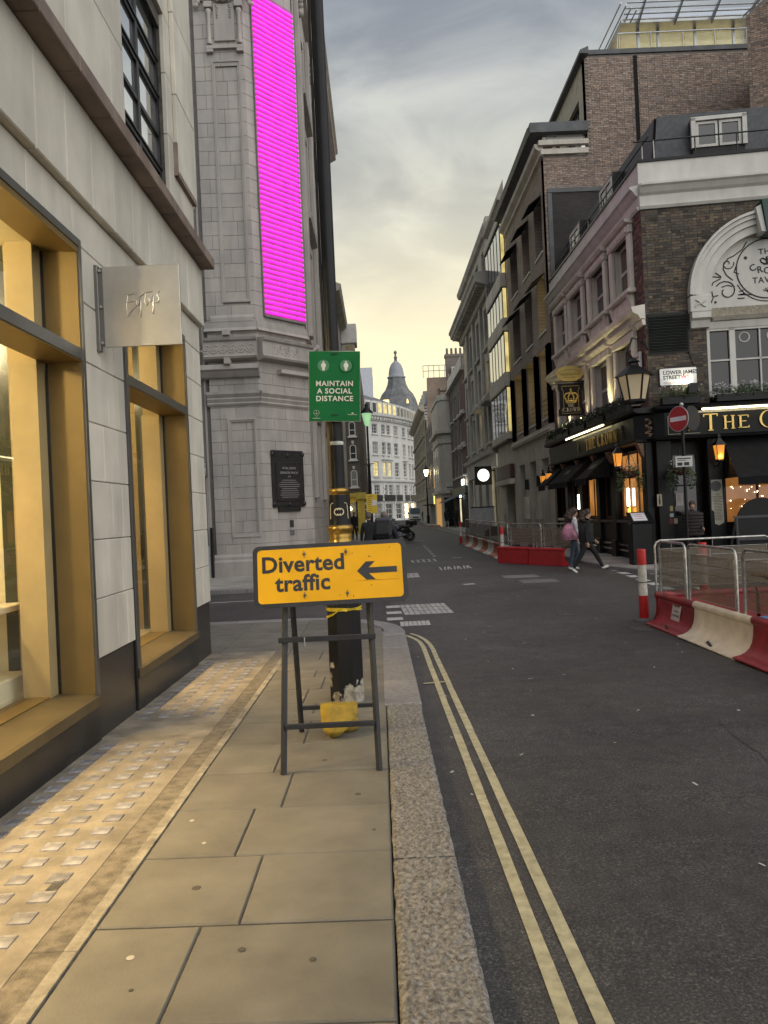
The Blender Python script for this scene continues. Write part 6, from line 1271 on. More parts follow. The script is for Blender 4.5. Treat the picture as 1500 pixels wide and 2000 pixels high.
# inside the near enclosure
ST = thing('step_stool', 'blue plastic step stool inside the near mesh enclosure', 'stool', (4.98, 9.75, rz(9.75)), R(12)); blu = M('blue_plastic', (.06, .22, .42), .45, var=.1)
MB().cbox(-.22, .22, -.16, .16, .27, .30, .015).obj('top', blu, ST)
for sx in (-1, 1):
    for sy in (-1, 1): MB().prism([(sx*.20-.03, .275), (sx*.20+.03, .275), (sx*.25+.03, 0), (sx*.25-.03, 0)], sy*.15-.012, sy*.15+.012, 'y').obj('leg', blu, ST)
for sy in (-1, 1): MB().prism([(-.2, .275), (.2, .275), (.2, .17), (.12, .22), (-.12, .22), (-.2, .17)], sy*.15-.011, sy*.15+.011, 'y').obj('apron', blu, ST)
TT = thing('trestle_table', 'brown folding trestle table inside the near mesh enclosure', 'table', (5.7, 10.2, rz(10.2)), R(6)); brw = M('table_brown', (.16, .085, .05), .6, var=.2, scale=10)
MB().cbox(-.35, .6, -.8, .8, .72, .76, .01).obj('top', brw, TT)
for y in (-.6, .6):
    MB().tube([(-.3, y, 0), (.45, y, .72)], .022, 5).obj('leg', brw, TT); MB().tube([(.45, y, 0), (-.25, y, .72)], .022, 5).obj('leg', brw, TT)
TX = thing('table_sign', 'small white card tent on the brown trestle table', 'card', (5.6, 10.0, rz(10.2)+.76), R(-20)); MB().add([(-.12, -.05, 0), (.12, -.05, 0), (.12, 0, .09), (-.12, 0, .09), (-.12, .05, 0), (.12, .05, 0)], [(0, 1, 2, 3), (2, 3, 4, 5)]).obj('card', M('card_white', (.6, .58, .55), .6), TX)
SK_ = MB(); SK_.ball((0, 0, .12), .3, 14, 8, sc=(1, .8, .45)); SK_.obj('plastic_sack', M('sack_white', (.45, .44, .42), .5, bump=.8, bscale=10, bdist=.03), label='crumpled white plastic sack under the trestle table', cat='sack', loc=(5.5, 9.0, rz(9)+.02))
AB = thing('sign_frame', 'black metal folding sign frame standing before the pub front', 'sign', (9.05, 18.3, gz(18.3)), R(-6)); dk = M('frame_dark_grey', (.045, .047, .05), .5)
for s in (-1, 1): MB().tube([(s*.62, -.45, 0), (s*.5, 0, 1.25)], .03, 4, sm=False).obj('leg', dk, AB); MB().tube([(s*.6, .45, 0), (s*.5, 0, 1.25)], .03, 4, sm=False).obj('leg', dk, AB)
for z, y in ((1.24, 0), (.72, -.2), (.25, -.36)): MB().cbox(-.56, .56, y-.02, y+.02, z-.03, z+.03, .005).obj('crossbar', dk, AB)
MB().cbox(-.5, .5, .02, .04, .2, 1.2, .01).obj('panel', pblack, AB)
o = MB(TG).prism([(2.55+.62*math.cos(PI*k/16), .95+.62*math.sin(PI*k/16)) for k in range(17)]+[(1.93, -.2), (3.17, -.2)], .62, .68, 'y').obj('arched_board', pblack, label='black round topped board leaning by the bar window', cat='board')
# ------------------------------------------------------------------ people
def build_body(H=1.68, legs=((0, 0), (0, 0)), arms=((0, 10, 6), (0, 10, 6)), lean=0., head=(0., 0.), mats=None, bulk=1., coat=0., sk_r=1.):
    """one continuous skinned body facing +y; returns a mesh with its feet on z=0"""
    k = H/1.75; J = []; Eg = []; Rr = []; Rg = []
    def jt(p, r, par, reg):
        J.append(Vector(p)); Rr.append(r*k); i = len(J)-1
        if par is not None: Eg.append((par, i)); Rg.append(reg)
        return i
    rot = Matrix.Rotation(R(-lean), 3, 'X')
    up = lambda x, y, z: rot @ (Vector((x, y, z))*k)
    pel = jt((0, 0, 0), .125*bulk, None, 0)
    wai = jt(up(0, .0, .16), .115*bulk, pel, 'top'); che = jt(up(0, .01, .36), .145*bulk, wai, 'top'); nb = jt(up(0, -.005, .52), .07, che, 'top')
    hv = Matrix.Rotation(R(head[1]), 3, 'Z') @ Matrix.Rotation(R(-head[0]), 3, 'X'); hp = lambda x, y, z: up(0, .0, .58)+hv @ (Vector((x, y, z))*k)
    nk = jt(up(0, .0, .58), .052, nb, 'skin'); h1 = jt(hp(0, .02, .085), .078, nk, 'skin'); h2 = jt(hp(0, .02, .16), .083, h1, 'skin'); jt(hp(0, .01, .215), .05, h2, 'skin'); jt(hp(0, .108, .085), .014, h1, 'skin')
    for s, (sw, el, ab) in zip((-1, 1), arms):
        sh = jt(up(s*.165, 0, .47), .066*bulk, che, 'top')
        def dirv(a, b): return rot @ (Matrix.Rotation(R(-s*b), 3, 'Y') @ (Matrix.Rotation(R(a), 3, 'X') @ Vector((0, 0, -1))))
        p1 = J[sh]+dirv(sw, ab)*.29*k; e = jt(p1, .048*bulk, sh, 'top'); p2 = p1+dirv(sw+el, ab*.4)*.25*k; w = jt(p2, .033, e, 'top'); d = dirv(sw+el+8, ab*.2); pm = p2+d*.085*k; pa = jt(pm, .03, w, 'skin')
        sd = d.cross(Vector((s, 0, 0))).normalized()
        for f in range(4):
            o_ = sd*(-.024+.016*f)*k; f1 = jt(pm+d*.045*k+o_, .009, pa, 'skin'); jt(pm+d*(.08-.006*abs(f-1.5))*k+o_*1.1-Vector((s*.012*k, 0, 0)), .008, f1, 'skin')
        t1 = jt(pm-d*.02*k-sd*.038*k*1, .010, pa, 'skin'); jt(pm+d*.02*k-sd*.052*k, .008, t1, 'skin')
    for s, (th, kn) in zip((-1, 1), legs):
        hi = jt((s*.09*k, 0, -.03*k), .098*bulk, pel, 'leg'); dl = lambda a: Matrix.Rotation(R(a), 3, 'X') @ Vector((0, 0, -1))
        p1 = J[hi]+dl(th)*.42*k; kn_ = jt(p1, .068*bulk, hi, 'leg'); p2 = p1+dl(th-kn)*.40*k; an = jt(p2, .045, kn_, 'leg'); fa = th-kn; ft = Matrix.Rotation(R(max(-50, min(25, fa))), 3, 'X'); hl_ = jt(p2+ft @ Vector((0, -.03, -.06))*k, .042, an, 'shoe'); jt(p2+ft @ Vector((0, .15, -.075))*k, .036, hl_, 'shoe')
    me = D.meshes.new('body_cage'); me.from_pydata([tuple(v) for v in J], Eg, []); me.update()
    ob = D.objects.new('cage', me); COL.objects.link(ob); md = ob.modifiers.new('s', 'SKIN'); md.use_smooth_shade = True
    for i, sv in enumerate(me.skin_vertices[0].data): sv.radius = (Rr[i], Rr[i]*(.8 if i in (pel, wai, che) else 1)); sv.use_root = (i == pel)
    ob.modifiers.new('d', 'SUBSURF').levels = 2; ob.modifiers['d'].render_levels = 2
    dg = bpy.context.evaluated_depsgraph_get(); out = D.meshes.new_from_object(ob.evaluated_get(dg)); D.objects.remove(ob); D.meshes.remove(me)
    zmin = min(v.co.z for v in out.vertices); out.transform(Matrix.Translation((0, 0, -zmin)))
    out.materials.clear(); order = ['skin', 'top', 'leg', 'shoe']
    for r_ in order: out.materials.append(mats[r_])
    segs = [(J[a], J[b], Rg[i], (Rr[a]+Rr[b])/2) for i, (a, b) in enumerate(Eg)]
    for p in out.polygons:
        c = p.center+Vector((0, 0, zmin)); best = None
        for a, b, rg, r_ in segs:
            ab = b-a; t = max(0, min(1, (c-a).dot(ab)/max(ab.length_squared, 1e-9))); dd = (c-a-ab*t).length-r_*.6
            if best is None or dd < best[0]: best = (dd, rg)
        rg = best[1]
        if rg == 'leg' and coat and c.z > -coat: rg = 'top'
        p.material_index = order.index(rg); p.use_smooth = True
    return out, {'head': hp(0, .02, .13)+Vector((0, 0, -zmin)), 'hv': hv, 'k': k, 'z0': -zmin, 'J': J}
skinm = M('skin', (.42, .25, .17), .55, var=.08)
def clothes(top, leg, shoe): return {'skin': skinm, 'top': M('cloth_%s' % str(top), top, .9, var=.25, scale=14, bump=.5, bscale=22, bdist=.01), 'leg': M('cloth_%s' % str(leg), leg, .9, var=.25, scale=14, bump=.5, bscale=22, bdist=.01), 'shoe': M('shoe_%s' % str(shoe), shoe, .6, var=.1)}
hairm = M('brown_hair', (.055, .032, .022), .6, var=.4, scale=40, bump=.8, bscale=60)
def hair(o, inf, pts, mat=None, fz=0.):
    """clustered locks: list of (offset from head centre, radius)"""
    q = MB(); c = inf['head']; k = inf['k']; hv = inf['hv']
    for (x, y, z), r in pts: 
        p = c+hv @ (Vector((x, y, z))*k); q.ball(tuple(p), r*k, 10, 7)
    if fz:
        for (x, y, z), r in pts:
            for _ in range(int(60*fz)):
                d = Vector((rnd.gauss(0, 1), rnd.gauss(0, 1), rnd.gauss(0, 1))).normalized(); p = c+hv @ ((Vector((x, y, z))+d*r*.95)*k); t = d.orthogonal().normalized(); q.tube([p, p+d*.02*k+t*.012*k, p+d*.034*k-t*.006*k], .0035*k, 3)
    q.obj('hair', mat or hairm, o)
def eyes(o, inf):
    q = MB(); c = inf['head']; k = inf['k']; hv = inf['hv']
    for s in (-1, 1): q.ball(tuple(c+hv @ (Vector((s*.03, .077, -.01))*k)), .010*k, 6, 5)
    q.box(*sum([[v-d, v+d] for v, d in zip(c+hv @ (Vector((0, .082, -.078))*k), (.018*k, .006*k, .004*k))], [])); q.obj('face_features', M('face_dark', (.06, .03, .025), .5), o)
CAP = [((0, -.012, .045), .092), ((0, -.04, .0), .085)]
def person(lab, x, y, yaw, z=None, **kw):
    g_ = kw.pop('hairpts', CAP); fz = kw.pop('fz', 0.); hm = kw.pop('hairmat', None); me, inf = build_body(**kw)
    o = link('person', me, label=lab, cat='person', loc=(x, y, rz(y) if z is None else z), rot=(0, 0, yaw)); hair(o, inf, g_, hm, fz); eyes(o, inf); return o, inf
blackc = clothes((.010, .010, .011), (.010, .010, .012), (.62, .60, .57))
LONG = CAP+[((0, -.10, -.04), .085), ((0, -.14, -.12), .075), ((.05, -.09, -.1), .06), ((-.05, -.09, -.1), .06)]
CURLY = CAP+[((0, -.10, .0), .095), ((0, -.15, -.06), .10), ((.04, -.17, -.14), .085), ((-.04, -.15, -.16), .08), ((0, -.12, -.2), .07)]
w1, i1 = person('woman in black jacket and trousers with white trainers striding past red barrier', 5.42, 20.15, R(-96), H=1.68, legs=((34, 8), (-24, 8)), arms=((14, 28, 5), (-12, 22, 5)), lean=4, head=(3, -4), mats=blackc, bulk=1.08, coat=.12, hairpts=CURLY, fz=.5)
q = MB(); q.lathe([(.135, 1.22), (.20, 1.30), (.195, 1.02), (.19, .86), (.178, .80)], 0, -.01, 16); q.obj('jacket', blackc['top'], w1)
pinkc = clothes((.60, .56, .60), (.055, .075, .11), (.62, .60, .57))
w2, i2 = person('woman in white top and blue jeans with long curly hair behind another walker', 5.28, 20.95, R(-94), H=1.66, legs=((16, 30), (-8, 4)), arms=((-10, 40, 8), (8, 20, 5)), lean=4, mats=pinkc, bulk=.98, hairpts=[((a[0], a[1], a[2]), r*1.12) for a, r in CURLY]+[((0, -.2, -.12), .10), ((0, -.22, -.22), .085)], fz=.6)
pj = M('pink_jacket', (.55, .24, .33), .85, var=.25, scale=8, bump=.9, bscale=9, bdist=.03)
q = MB(); n = 18; prof = [(.07, 1.28), (.16, 1.20), (.205, 1.04), (.215, .92), (.19, .84)]
q.add([(r_*1.05*math.cos(2*PI*k/n)*(1+.07*math.sin(5*k+i)), -.045+r_*math.sin(2*PI*k/n)*(1+.09*math.sin(7*k+2*i))-(.05 if math.sin(2*PI*k/n) < 0 else 0), z) for i, (r_, z) in enumerate(prof) for k in range(n)], [(i*n+k, i*n+(k+1) % n, (i+1)*n+(k+1) % n, (i+1)*n+k) for i in range(4) for k in range(n)], 0, True); q.obj('pink_jacket', pj, w2)
# person with shopping bags, walking away
w3, i3 = person('person in long black clothes walking away beside the cyclist with a bag', -.30, 21.7, R(4), gz(21.7), H=1.70, legs=((12, 10), (-12, 4)), arms=((6, 12, 10), (-6, 10, 6)), mats=clothes((.010, .010, .012), (.010, .010, .012), (.02, .02, .02)), bulk=1.15, coat=.5, hairmat=M('grey_hair', (.09, .075, .06), .7), hairpts=CAP)
SBG = thing('shopping_bag', 'purple and pale green shopping bags held by the walker in black', 'bag', (-.62, 21.65, gz(21.65)+.38), R(8))
MB().prism([(-.17, 0), (.16, 0), (.13, .34), (-.12, .34)], -.06, .06, 'y').obj('purple_bag', M('purple_card', (.075, .016, .10), .5), SBG); MB().prism([(.02, -.02), (.24, -.02), (.24, .28), (.04, .28)], -.12, -.065, 'y').obj('green_bag', M('pale_green_card', (.30, .36, .24), .5), SBG)
MB().tube([(-.05, 0, .34), (-.02, 0, .46), (.04, 0, .46), (.07, 0, .34)], .006, 5).obj('handle', M('bag_handle', (.5, .5, .45), .6), SBG)
# cyclist riding away
navy = clothes((.014, .016, .026), (.014, .018, .032), (.02, .02, .02))
CYY = 17.6; cy_, i4 = person('cyclist in navy top and shorts with backpack riding away', .10, CYY, R(-6), rz(CYY)+.12, H=1.78, legs=((58, 62), (18, 30)), arms=((38, 14, 22), (38, 14, 26)), lean=26, head=(-18, 0), mats=navy, bulk=1.28, hairmat=M('cropped_grey_hair', (.20, .155, .13), .8), hairpts=[((0, -.012, .045), .088)])
BKP = thing('backpack', 'black and grey backpack on the back of the cyclist', 'backpack', (.10, CYY-.08, rz(CYY)+1.42), R(-6)); BKP.rotation_euler = (R(-24), 0, R(-6))
MB().cbox(-.20, .20, -.30, -.10, -.26, .12, .06).obj('main_pocket', M('pack_black', (.012, .012, .014), .8, bump=.4), BKP); MB().cbox(-.19, .19, -.28, -.10, .10, .24, .05).obj('lid', M('pack_grey', (.06, .055, .065), .8, bump=.5), BKP); MB().cbox(-.15, .15, -.34, -.29, -.22, .0, .02).obj('front_pocket', MATS['pack_black'], BKP)
BK = thing('bicycle', 'dark bicycle ridden by the navy cyclist', 'bicycle', (.10, CYY+.02, rz(CYY)), R(-6))
def wheel(o, y, r, w=.018, mt=None, nm='wheel'):
    wq = MB().tube([(0, y+r*math.cos(2*PI*k/28), r+w+r*math.sin(2*PI*k/28)) for k in range(29)], w, 6, cap=False).obj(nm, rub, o)
    s_ = MB(); [s_.tube([(0, y, r+w), (0, y+r*math.cos(2*PI*k/12), r+w+r*math.sin(2*PI*k/12))], .003, 3) for k in range(12)]; s_.obj('spokes', M('spoke', (.3, .3, .3), .3, metal=.9), wq); return wq
wheel(BK, -.52, .32); wheel(BK, .52, .32)
for P_ in ([(0, -.52, .34), (0, -.18, .34), (0, -.28, .82)], [(0, -.18, .34), (0, .36, .80)], [(0, -.26, .75), (0, .36, .86)], [(0, -.52, .34), (0, -.26, .75)], [(0, .52, .34), (0, .36, .92), (0, .34, 1.0)]): MB().tube(P_, .018, 6).obj('frame_tube', MATS['pack_black'], BK)
MB().tube([(-.32, .30, 1.02), (-.2, .38, 1.03), (.2, .38, 1.03), (.32, .30, 1.02)], .014, 6).obj('handlebar', rub, BK); MB().cbox(-.09, .09, -.42, -.12, .86, .92, .025).obj('saddle', rub, BK); MB().ball((0, -.42, .72), .03, 8, 6, sc=(1.6, .6, 1)).obj('rear_light', M('rear_reflector', (.5, .48, .46), .3), BK)
# pub doorway and far pedestrians
pf = clothes((.030, .026, .026), (.012, .012, .013), (.02, .02, .02))
w5, i5 = person('person in dark quilted jacket standing at the pub door', *list(TG @ Vector((.85, .55, 0)))[:2], R(170), gz(20.3), H=1.62, arms=((10, 50, 8), (10, 50, 8)), mats=pf, bulk=1.2)
q = MB(); [q.tube([(.235*math.cos(2*PI*k/16), .19*math.sin(2*PI*k/16), 1.30-.085*j) for k in range(17)], .05, 6, cap=False) for j in range(7)]; q.obj('quilted_jacket', pf['top'], w5)
darkc = clothes((.011, .011, .012), (.012, .012, .014), (.03, .03, .03)); palec = clothes((.012, .012, .012), (.30, .29, .28), (.3, .3, .3)); greenc = clothes((.016, .030, .022), (.02, .02, .02), (.02, .02, .02))
person('pedestrian in dark coat and pale trousers on the far right footway', 5.95, 67.5, R(4), gz(67), H=1.72, legs=((10, 6), (-10, 4)), mats=palec, bulk=1.25, coat=.35); person('pedestrian all in black on the far right footway', 6.7, 67.0, R(-6), gz(67), H=1.74, legs=((-10, 6), (10, 4)), mats=darkc, bulk=1.25, coat=.35)
person('pedestrian in dark green coat beside the white van', 6.55, 113, R(180), rz(113), H=1.76, legs=((12, 6), (-12, 4)), mats=greenc, bulk=1.2, coat=.4)
person('dark dressed pedestrian by the yellow shop front', -1.55, 47.5, R(160), gz(47), H=1.70, legs=((-8, 6), (8, 4)), mats=darkc, bulk=1.2, coat=.3); person('pedestrian in olive coat by the yellow shop front', -1.95, 48.6, R(200), gz(48), H=1.7, legs=((8, 6), (-8, 4)), mats=clothes((.05, .05, .035), (.02, .02, .02), (.03, .03, .03)), bulk=1.15, coat=.3)
# ------------------------------------------------------------------ buildings beyond the pub, right-hand side
def brick_mat(name, c1, c2, mort, axes='YZ', sc=1.):
    m = D.materials.new(name); m.use_nodes = True; n = m.node_tree.nodes; l = m.node_tree.links.new; b = n['Principled BSDF']
    t = n.new('ShaderNodeTexCoord'); s = n.new('ShaderNodeSeparateXYZ'); l(t.outputs['Object'], s.inputs[0]); c = n.new('ShaderNodeCombineXYZ'); l(s.outputs['XYZ'.index(axes[0])], c.inputs[0]); l(s.outputs['XYZ'.index(axes[1])], c.inputs[1])
    k = n.new('ShaderNodeTexBrick'); l(c.outputs[0], k.inputs[0]); k.inputs['Color1'].default_value = (*c1, 1); k.inputs['Color2'].default_value = (*c2, 1); k.inputs['Mortar'].default_value = (*mort, 1); k.inputs['Scale'].default_value = sc; k.inputs['Brick Width'].default_value = .225; k.inputs['Row Height'].default_value = .075; k.inputs['Mortar Size'].default_value = .006; k.inputs['Bias'].default_value = -.2
    no = n.new('ShaderNodeTexNoise'); no.inputs['Scale'].default_value = .6; no.inputs['Detail'].default_value = 6; l(t.outputs['Object'], no.inputs[0]); r = n.new('ShaderNodeMapRange'); l(no.outputs[0], r.inputs[0]); r.inputs[1].default_value = .3; r.inputs[2].default_value = .7; r.inputs[3].default_value = .72; r.inputs[4].default_value = 1.2
    v = n.new('ShaderNodeVectorMath'); v.operation = 'SCALE'; l(k.outputs[0], v.inputs[0]); l(r.outputs[0], v.inputs[3]); l(v.outputs[0], b.inputs['Base Color']); b.inputs['Roughness'].default_value = .88
    bu = n.new('ShaderNodeBump'); bu.inputs['Strength'].default_value = .4; bu.inputs['Distance'].default_value = .01; l(k.outputs['Fac'], bu.inputs['Height']); bu.invert = True; l(bu.outputs[0], b.inputs['Normal']); return m
brownb = brick_mat('brown_brick', (.36, .295, .24), (.29, .235, .195), (.26, .235, .21)); darkb = brick_mat('dark_far_brick', (.23, .195, .17), (.18, .155, .14), (.18, .165, .15)); reddb = brick_mat('reddish_brick', (.2, .115, .088), (.16, .09, .07), (.07, .06, .055))
gbrick = M('gable_brick', (.33, .272, .232), .88, var=.25, scale=25, bump=.5, bscale=120, attr='tint'); gm = M('gable_mortar', (.22, .195, .175), .95)
beige = M('beige_stone', (.60, .56, .485), .75, var=.1, scale=1.1, stain=.2, bump=.12, bscale=25); greyst = M('grey_stone', (.52, .49, .43), .8, var=.14, scale=.8, stain=.3, bump=.15, bscale=20); greyst2 = M('grey_stone_trim', (.46, .435, .385), .8, var=.12, scale=1, stain=.25)
mir = pane_mat('mirror_glass', (.30, .33, .38), .03, 1.6, wav=.1); MATS['mirror_glass'].node_tree.nodes['Principled BSDF'].inputs['Metallic'].default_value = .75
litY = pane_mat('lit_pane_yellow', (.35, .30, .14), .15, .5, emit=(1, .80, .30), es=.55); litW = pane_mat('lit_pane_warm', (.4, .36, .25), .15, .5, emit=(1, .86, .52), es=.62); dim = pane_mat('pale_blind_pane', (.22, .215, .19), .12, .6); lead = M('lead_roof', (.10, .105, .11), .6, var=.2, scale=2); whp = M('white_trim', (.60, .59, .56), .6, var=.08)
TR = frame(7.5, 0, (0, 1), (-1, 0))
def B(name, lab): return thing(name, lab, 'building', (0, 0, 0))
def part(T, par, name, mat, *boxes, ch=0.):
    for b in boxes:
        q = MB(T); q.cbox(*b, ch) if ch else q.box(*b); q.obj(name, mat, par)
def mld(T, par, prof, a, b, mat, name='cornice'): return MB(T).prism(prof, a, b, 'x').obj(name, mat, par)
def mass(par, mat, x0, x1, y0, y1, z1, T=None):
    q = MB(); q.quad((x0, y0, -.5), (x1, y0, -.5), (x1, y0, z1), (x0, y0, z1)); q.quad((x0, y1, -.5), (x1, y1, -.5), (x1, y1, z1), (x0, y1, z1)); q.quad((x0, y0, z1), (x1, y0, z1), (x1, y1, z1), (x0, y1, z1)); return q.obj('side_wall', mat, par)
# brown brick block with the tall gable behind the pub
R2 = B('brick_office', 'dark brown brick block with tall gable rising behind the pub')
cols = [(32.7, 34.2), (35.5, 37.1), (38.5, 40.4)]; rowsz = [(12.5, 15.0), (9.15, 11.7), (5.45, 8.3)]
H2 = [(a, b, c, d) for a, b in cols for c, d in rowsz]; g0 = [(33.2, 34.7, -.3, 3.72), (35.9, 37.4, -.3, 3.75), (38.6, 40.2, -.3, 3.75)]
m = MB(TR); pierced(m, 31.95, 41.5, 5.05, 16.2, H2, .55, 0); m.obj('wall', brownb, R2); m = MB(TR); pierced(m, 31.95, 41.5, -.5, 4.7, g0, .45, .05); m.obj('stone_base', beige, R2)
mld(TR, R2, [(0, 4.7), (.22, 4.72), (.26, 4.85), (.16, 4.92), (.16, 5.04), (0, 5.06)], 31.95, 41.5, beige)
for j, (c, d) in enumerate(rowsz):
    for i, (a, b) in enumerate(cols):
        lit_ = litY if (j == 2 or (j == 1 and i == 0)) else (pane_mat('office_pane_%d%d' % (i, j), (.055, .06, .06), .06, .8))
        w = sash(R2, TR, a+.02, b-.02, c, d, -.42, steel_frame, lit_, 2, 2 if j == 2 else 1, .07, .05)
        MB(TR).box(a-.05, b+.05, -.1, .05, c-.09, c-.005).obj('sill', whp, R2)
        if j < 2: MB(TR).prism([(0, d-.2), (.55, d-.62), (.55, d-.56), (0, d-.14)], a-.05, b+.05, 'x').obj('sunshade', canvas, R2); MB(TR).tube([(a, .02, d-.12), (b, .02, d-.12)], .02, 5).obj('blind_rail', whp, R2)
        else:
            MB(TR).cbox(a-.12, b+.12, 0, .18, d-.02, d+.1, .01).obj('hood', brownb, R2)
            for k in range(4): MB(TR).tube([(a, -.05, c+.15+.22*k), (b, -.05, c+.15+.22*k)], .016, 5).obj('guard_rail', steel_frame, R2)
    for a in (32.0, 34.55, 37.5, 40.75): part(TR, R2, 'pier', brownb, (a, a+.55, 0, .14, 5.1, 8.4))
mld(TR, R2, [(0, 16.15), (.12, 16.2), (.12, 16.35), (.32, 16.5), (.36, 16.66), (0, 16.7)], 31.9, 41.5, beige); mld(TR, R2, [(-.6, 16.95), (.55, 17.1), (.62, 17.35), (-.6, 17.5)], 31.9, 41.5, lead, 'eaves')
part(TR, R2, 'clerestory', beige, (31.96, 41.5, -.5, -.02, 16.7, 16.98))
for i, (a, b, c, d) in enumerate(g0):
    part(TR, R2, ('door' if i else 'louvre'), steel_frame if i else greyst, (a, b, -.44, -.40, -.3, 3.72))
    if i == 0:
        for k in range(22): MB(TR).prism([(-.40, .5+.14*k), (-.34, .46+.14*k), (-.34, .48+.14*k), (-.40, .56+.14*k)], a, b, 'x').obj('slat', greyst, R2)
for y, z, w, h, mt in ((34.95, 1.0, .5, 1.0, beige), (37.75, 1.0, .6, 1.1, beige), (35.0, 2.5, .22, .5, steel_frame), (37.8, 2.45, .22, .5, steel_frame)): part(TR, R2, 'wall_box', mt, (y, y+w, .05, .25, z, z+h), ch=.01)
# gable facing the camera
TGB = frame(7.5, 31.95, (1, 0), (0, -1))
part(TGB, R2, 'gable', gm, (0, 1.9, -.4, -.01, 10.5, 16.2), (1.9, 8.9, -.4, -.01, 10.5, 20.3))
q = MB(TGB); bricks(q, 0, 8.85, 10.6, 20.2, lambda u, z: u > 1.9 or z < 16.1, d=.012, pal=((1, 1, 1), (.9, .86, .84), (1.12, 1.0, .92), (.82, .78, .76), (1.2, 1.12, 1.05))); q.obj('brickwork', gbrick, R2, kind='stuff')
part(TGB, R2, 'coping', lead, (1.8, 8.95, -.45, .06, 20.31, 20.5)); part(TGB, R2, 'cornice_return', beige, (-.1, 1.88, 0, .14, 16.2, 16.42), (-.2, 1.88, 0, .22, 16.55, 16.75)); part(TGB, R2, 'eaves', lead, (-.55, 1.88, -.2, .3, 17.05, 17.45)); part(TGB, R2, 'clerestory_window', dim, (.2, 1.7, -.1, .02, 16.76, 17.03))
part(TGB, R2, 'pilaster', gbrick, (3.95, 4.1, 0, .05, 10.6, 20.2)); part(TGB, R2, 'lead_flashing', lead, (.1, .28, 0, .08, 10.6, 14.6), (.1, 2.6, 0, .08, 14.62, 14.8)); part(TGB, R2, 'old_wall', brick_mat('old_dark_brick', (.05, .045, .042), (.035, .032, .03), (.04, .037, .034), 'XZ'), (.3, 2.6, .0, .035, 10.6, 14.6))
TAT = frame(9.4, 0, (0, 1), (-1, 0)); m = MB(TAT); pierced(m, 31.95, 41.5, 17.0, 20.2, [(33.0, 35.4, 17.3, 19.0), (36.5, 39, 17.3, 19.0)], .2, 0); m.obj('attic_wall', M('attic_cream', (.50, .46, .36), .7), R2)
for a in (33.0, 36.5): sash(R2, TAT, a, a+2.4, 17.3, 19.0, -.15, steel_frame, win_d, 3, 1, .06)
mld(TAT, R2, [(-.1, 20.2), (.25, 20.22), (.25, 20.36), (-.1, 20.5)], 31.6, 41.5, lead, 'eaves')
mass(R2, brownb, 7.5, 16.4, 31.98, 41.5, 16.1)
# glazed penthouse with brise-soleil
PH = thing('penthouse', 'glazed rooftop penthouse with metal louvre canopy above the brick gable', 'building', (0, 0, 0)); TPH = frame(12.3, 33.6, (1, 0), (0, -1)); alu = M('aluminium', (.45, .47, .48), .35, metal=.7, var=.1)
part(TPH, PH, 'back_wall', M('penthouse_glow_wall', (.62, .52, .25), .8, emit=(1, .78, .30), es=.7), (0, 6, -3, -2.9, 20.4, 22.1)); part(TPH, PH, 'roof', alu, (-.9, 6, -3, .6, 22.25, 22.42)); part(TPH, PH, 'upper_glazing', mir, (-.3, 6, -.4, -.3, 22.42, 23.3))  # back wall glows by itself to stand for the lit room
for a, b in ((.0, .8), (.95, 2.4), (2.6, 4.1), (4.3, 6)): MB(TPH).quad((a, 0, 20.5), (b, 0, 20.5), (b, 0, 22.1), (a, 0, 22.1)).obj('pane', shopglass, PH)
for a in (-.05, .83, 2.45, 4.15): part(TPH, PH, 'mullion', alu, (a, a+.1, -.06, .06, 20.4, 22.25))
for k in range(4): MB(TPH).tube([(-.9-.25*k*0, .75+.22*k, 22.3+.1*k), (6, .75+.22*k, 22.3+.1*k)], .035, 6).obj('louvre_blade', alu, PH)
for a in (-.2, 1.4, 3.0, 4.6): MB(TPH).prism([(.5, 22.15), (1.6, 22.62), (1.6, 22.72), (.5, 22.4)], a, a+.07, 'x').obj('louvre_arm', alu, PH)
TPL = frame(12.3, 33.6, (0, 1), (-1, 0))
for k in range(4): MB(TPL).tube([(-1.4, .5+.22*k, 22.3+.1*k), (6, .5+.22*k, 22.3+.1*k)], .035, 6).obj('louvre_blade', alu, PH)
RL = thing('roof_railing', 'glass balustrade with steel handrail along the brick gable top', 'railing', (0, 0, 0)); q = MB(TGB); q.tube([(3.4, -.3, 20.5), (3.45, -.3, 21.35), (8.9, -.3, 21.35)], .035, 6).obj('handrail', alu, RL)
for k in range(5): MB(TGB).tube([(3.5+1.35*k, -.3, 20.5), (3.5+1.35*k, -.3, 21.35)], .025, 5).obj('post', alu, RL); MB(TGB).quad((3.6+1.35*k, -.3, 20.6), (4.75+1.35*k, -.3, 20.6), (4.75+1.35*k, -.3, 21.25), (3.6+1.35*k, -.3, 21.25)).obj('glass_panel', shopglass, RL)
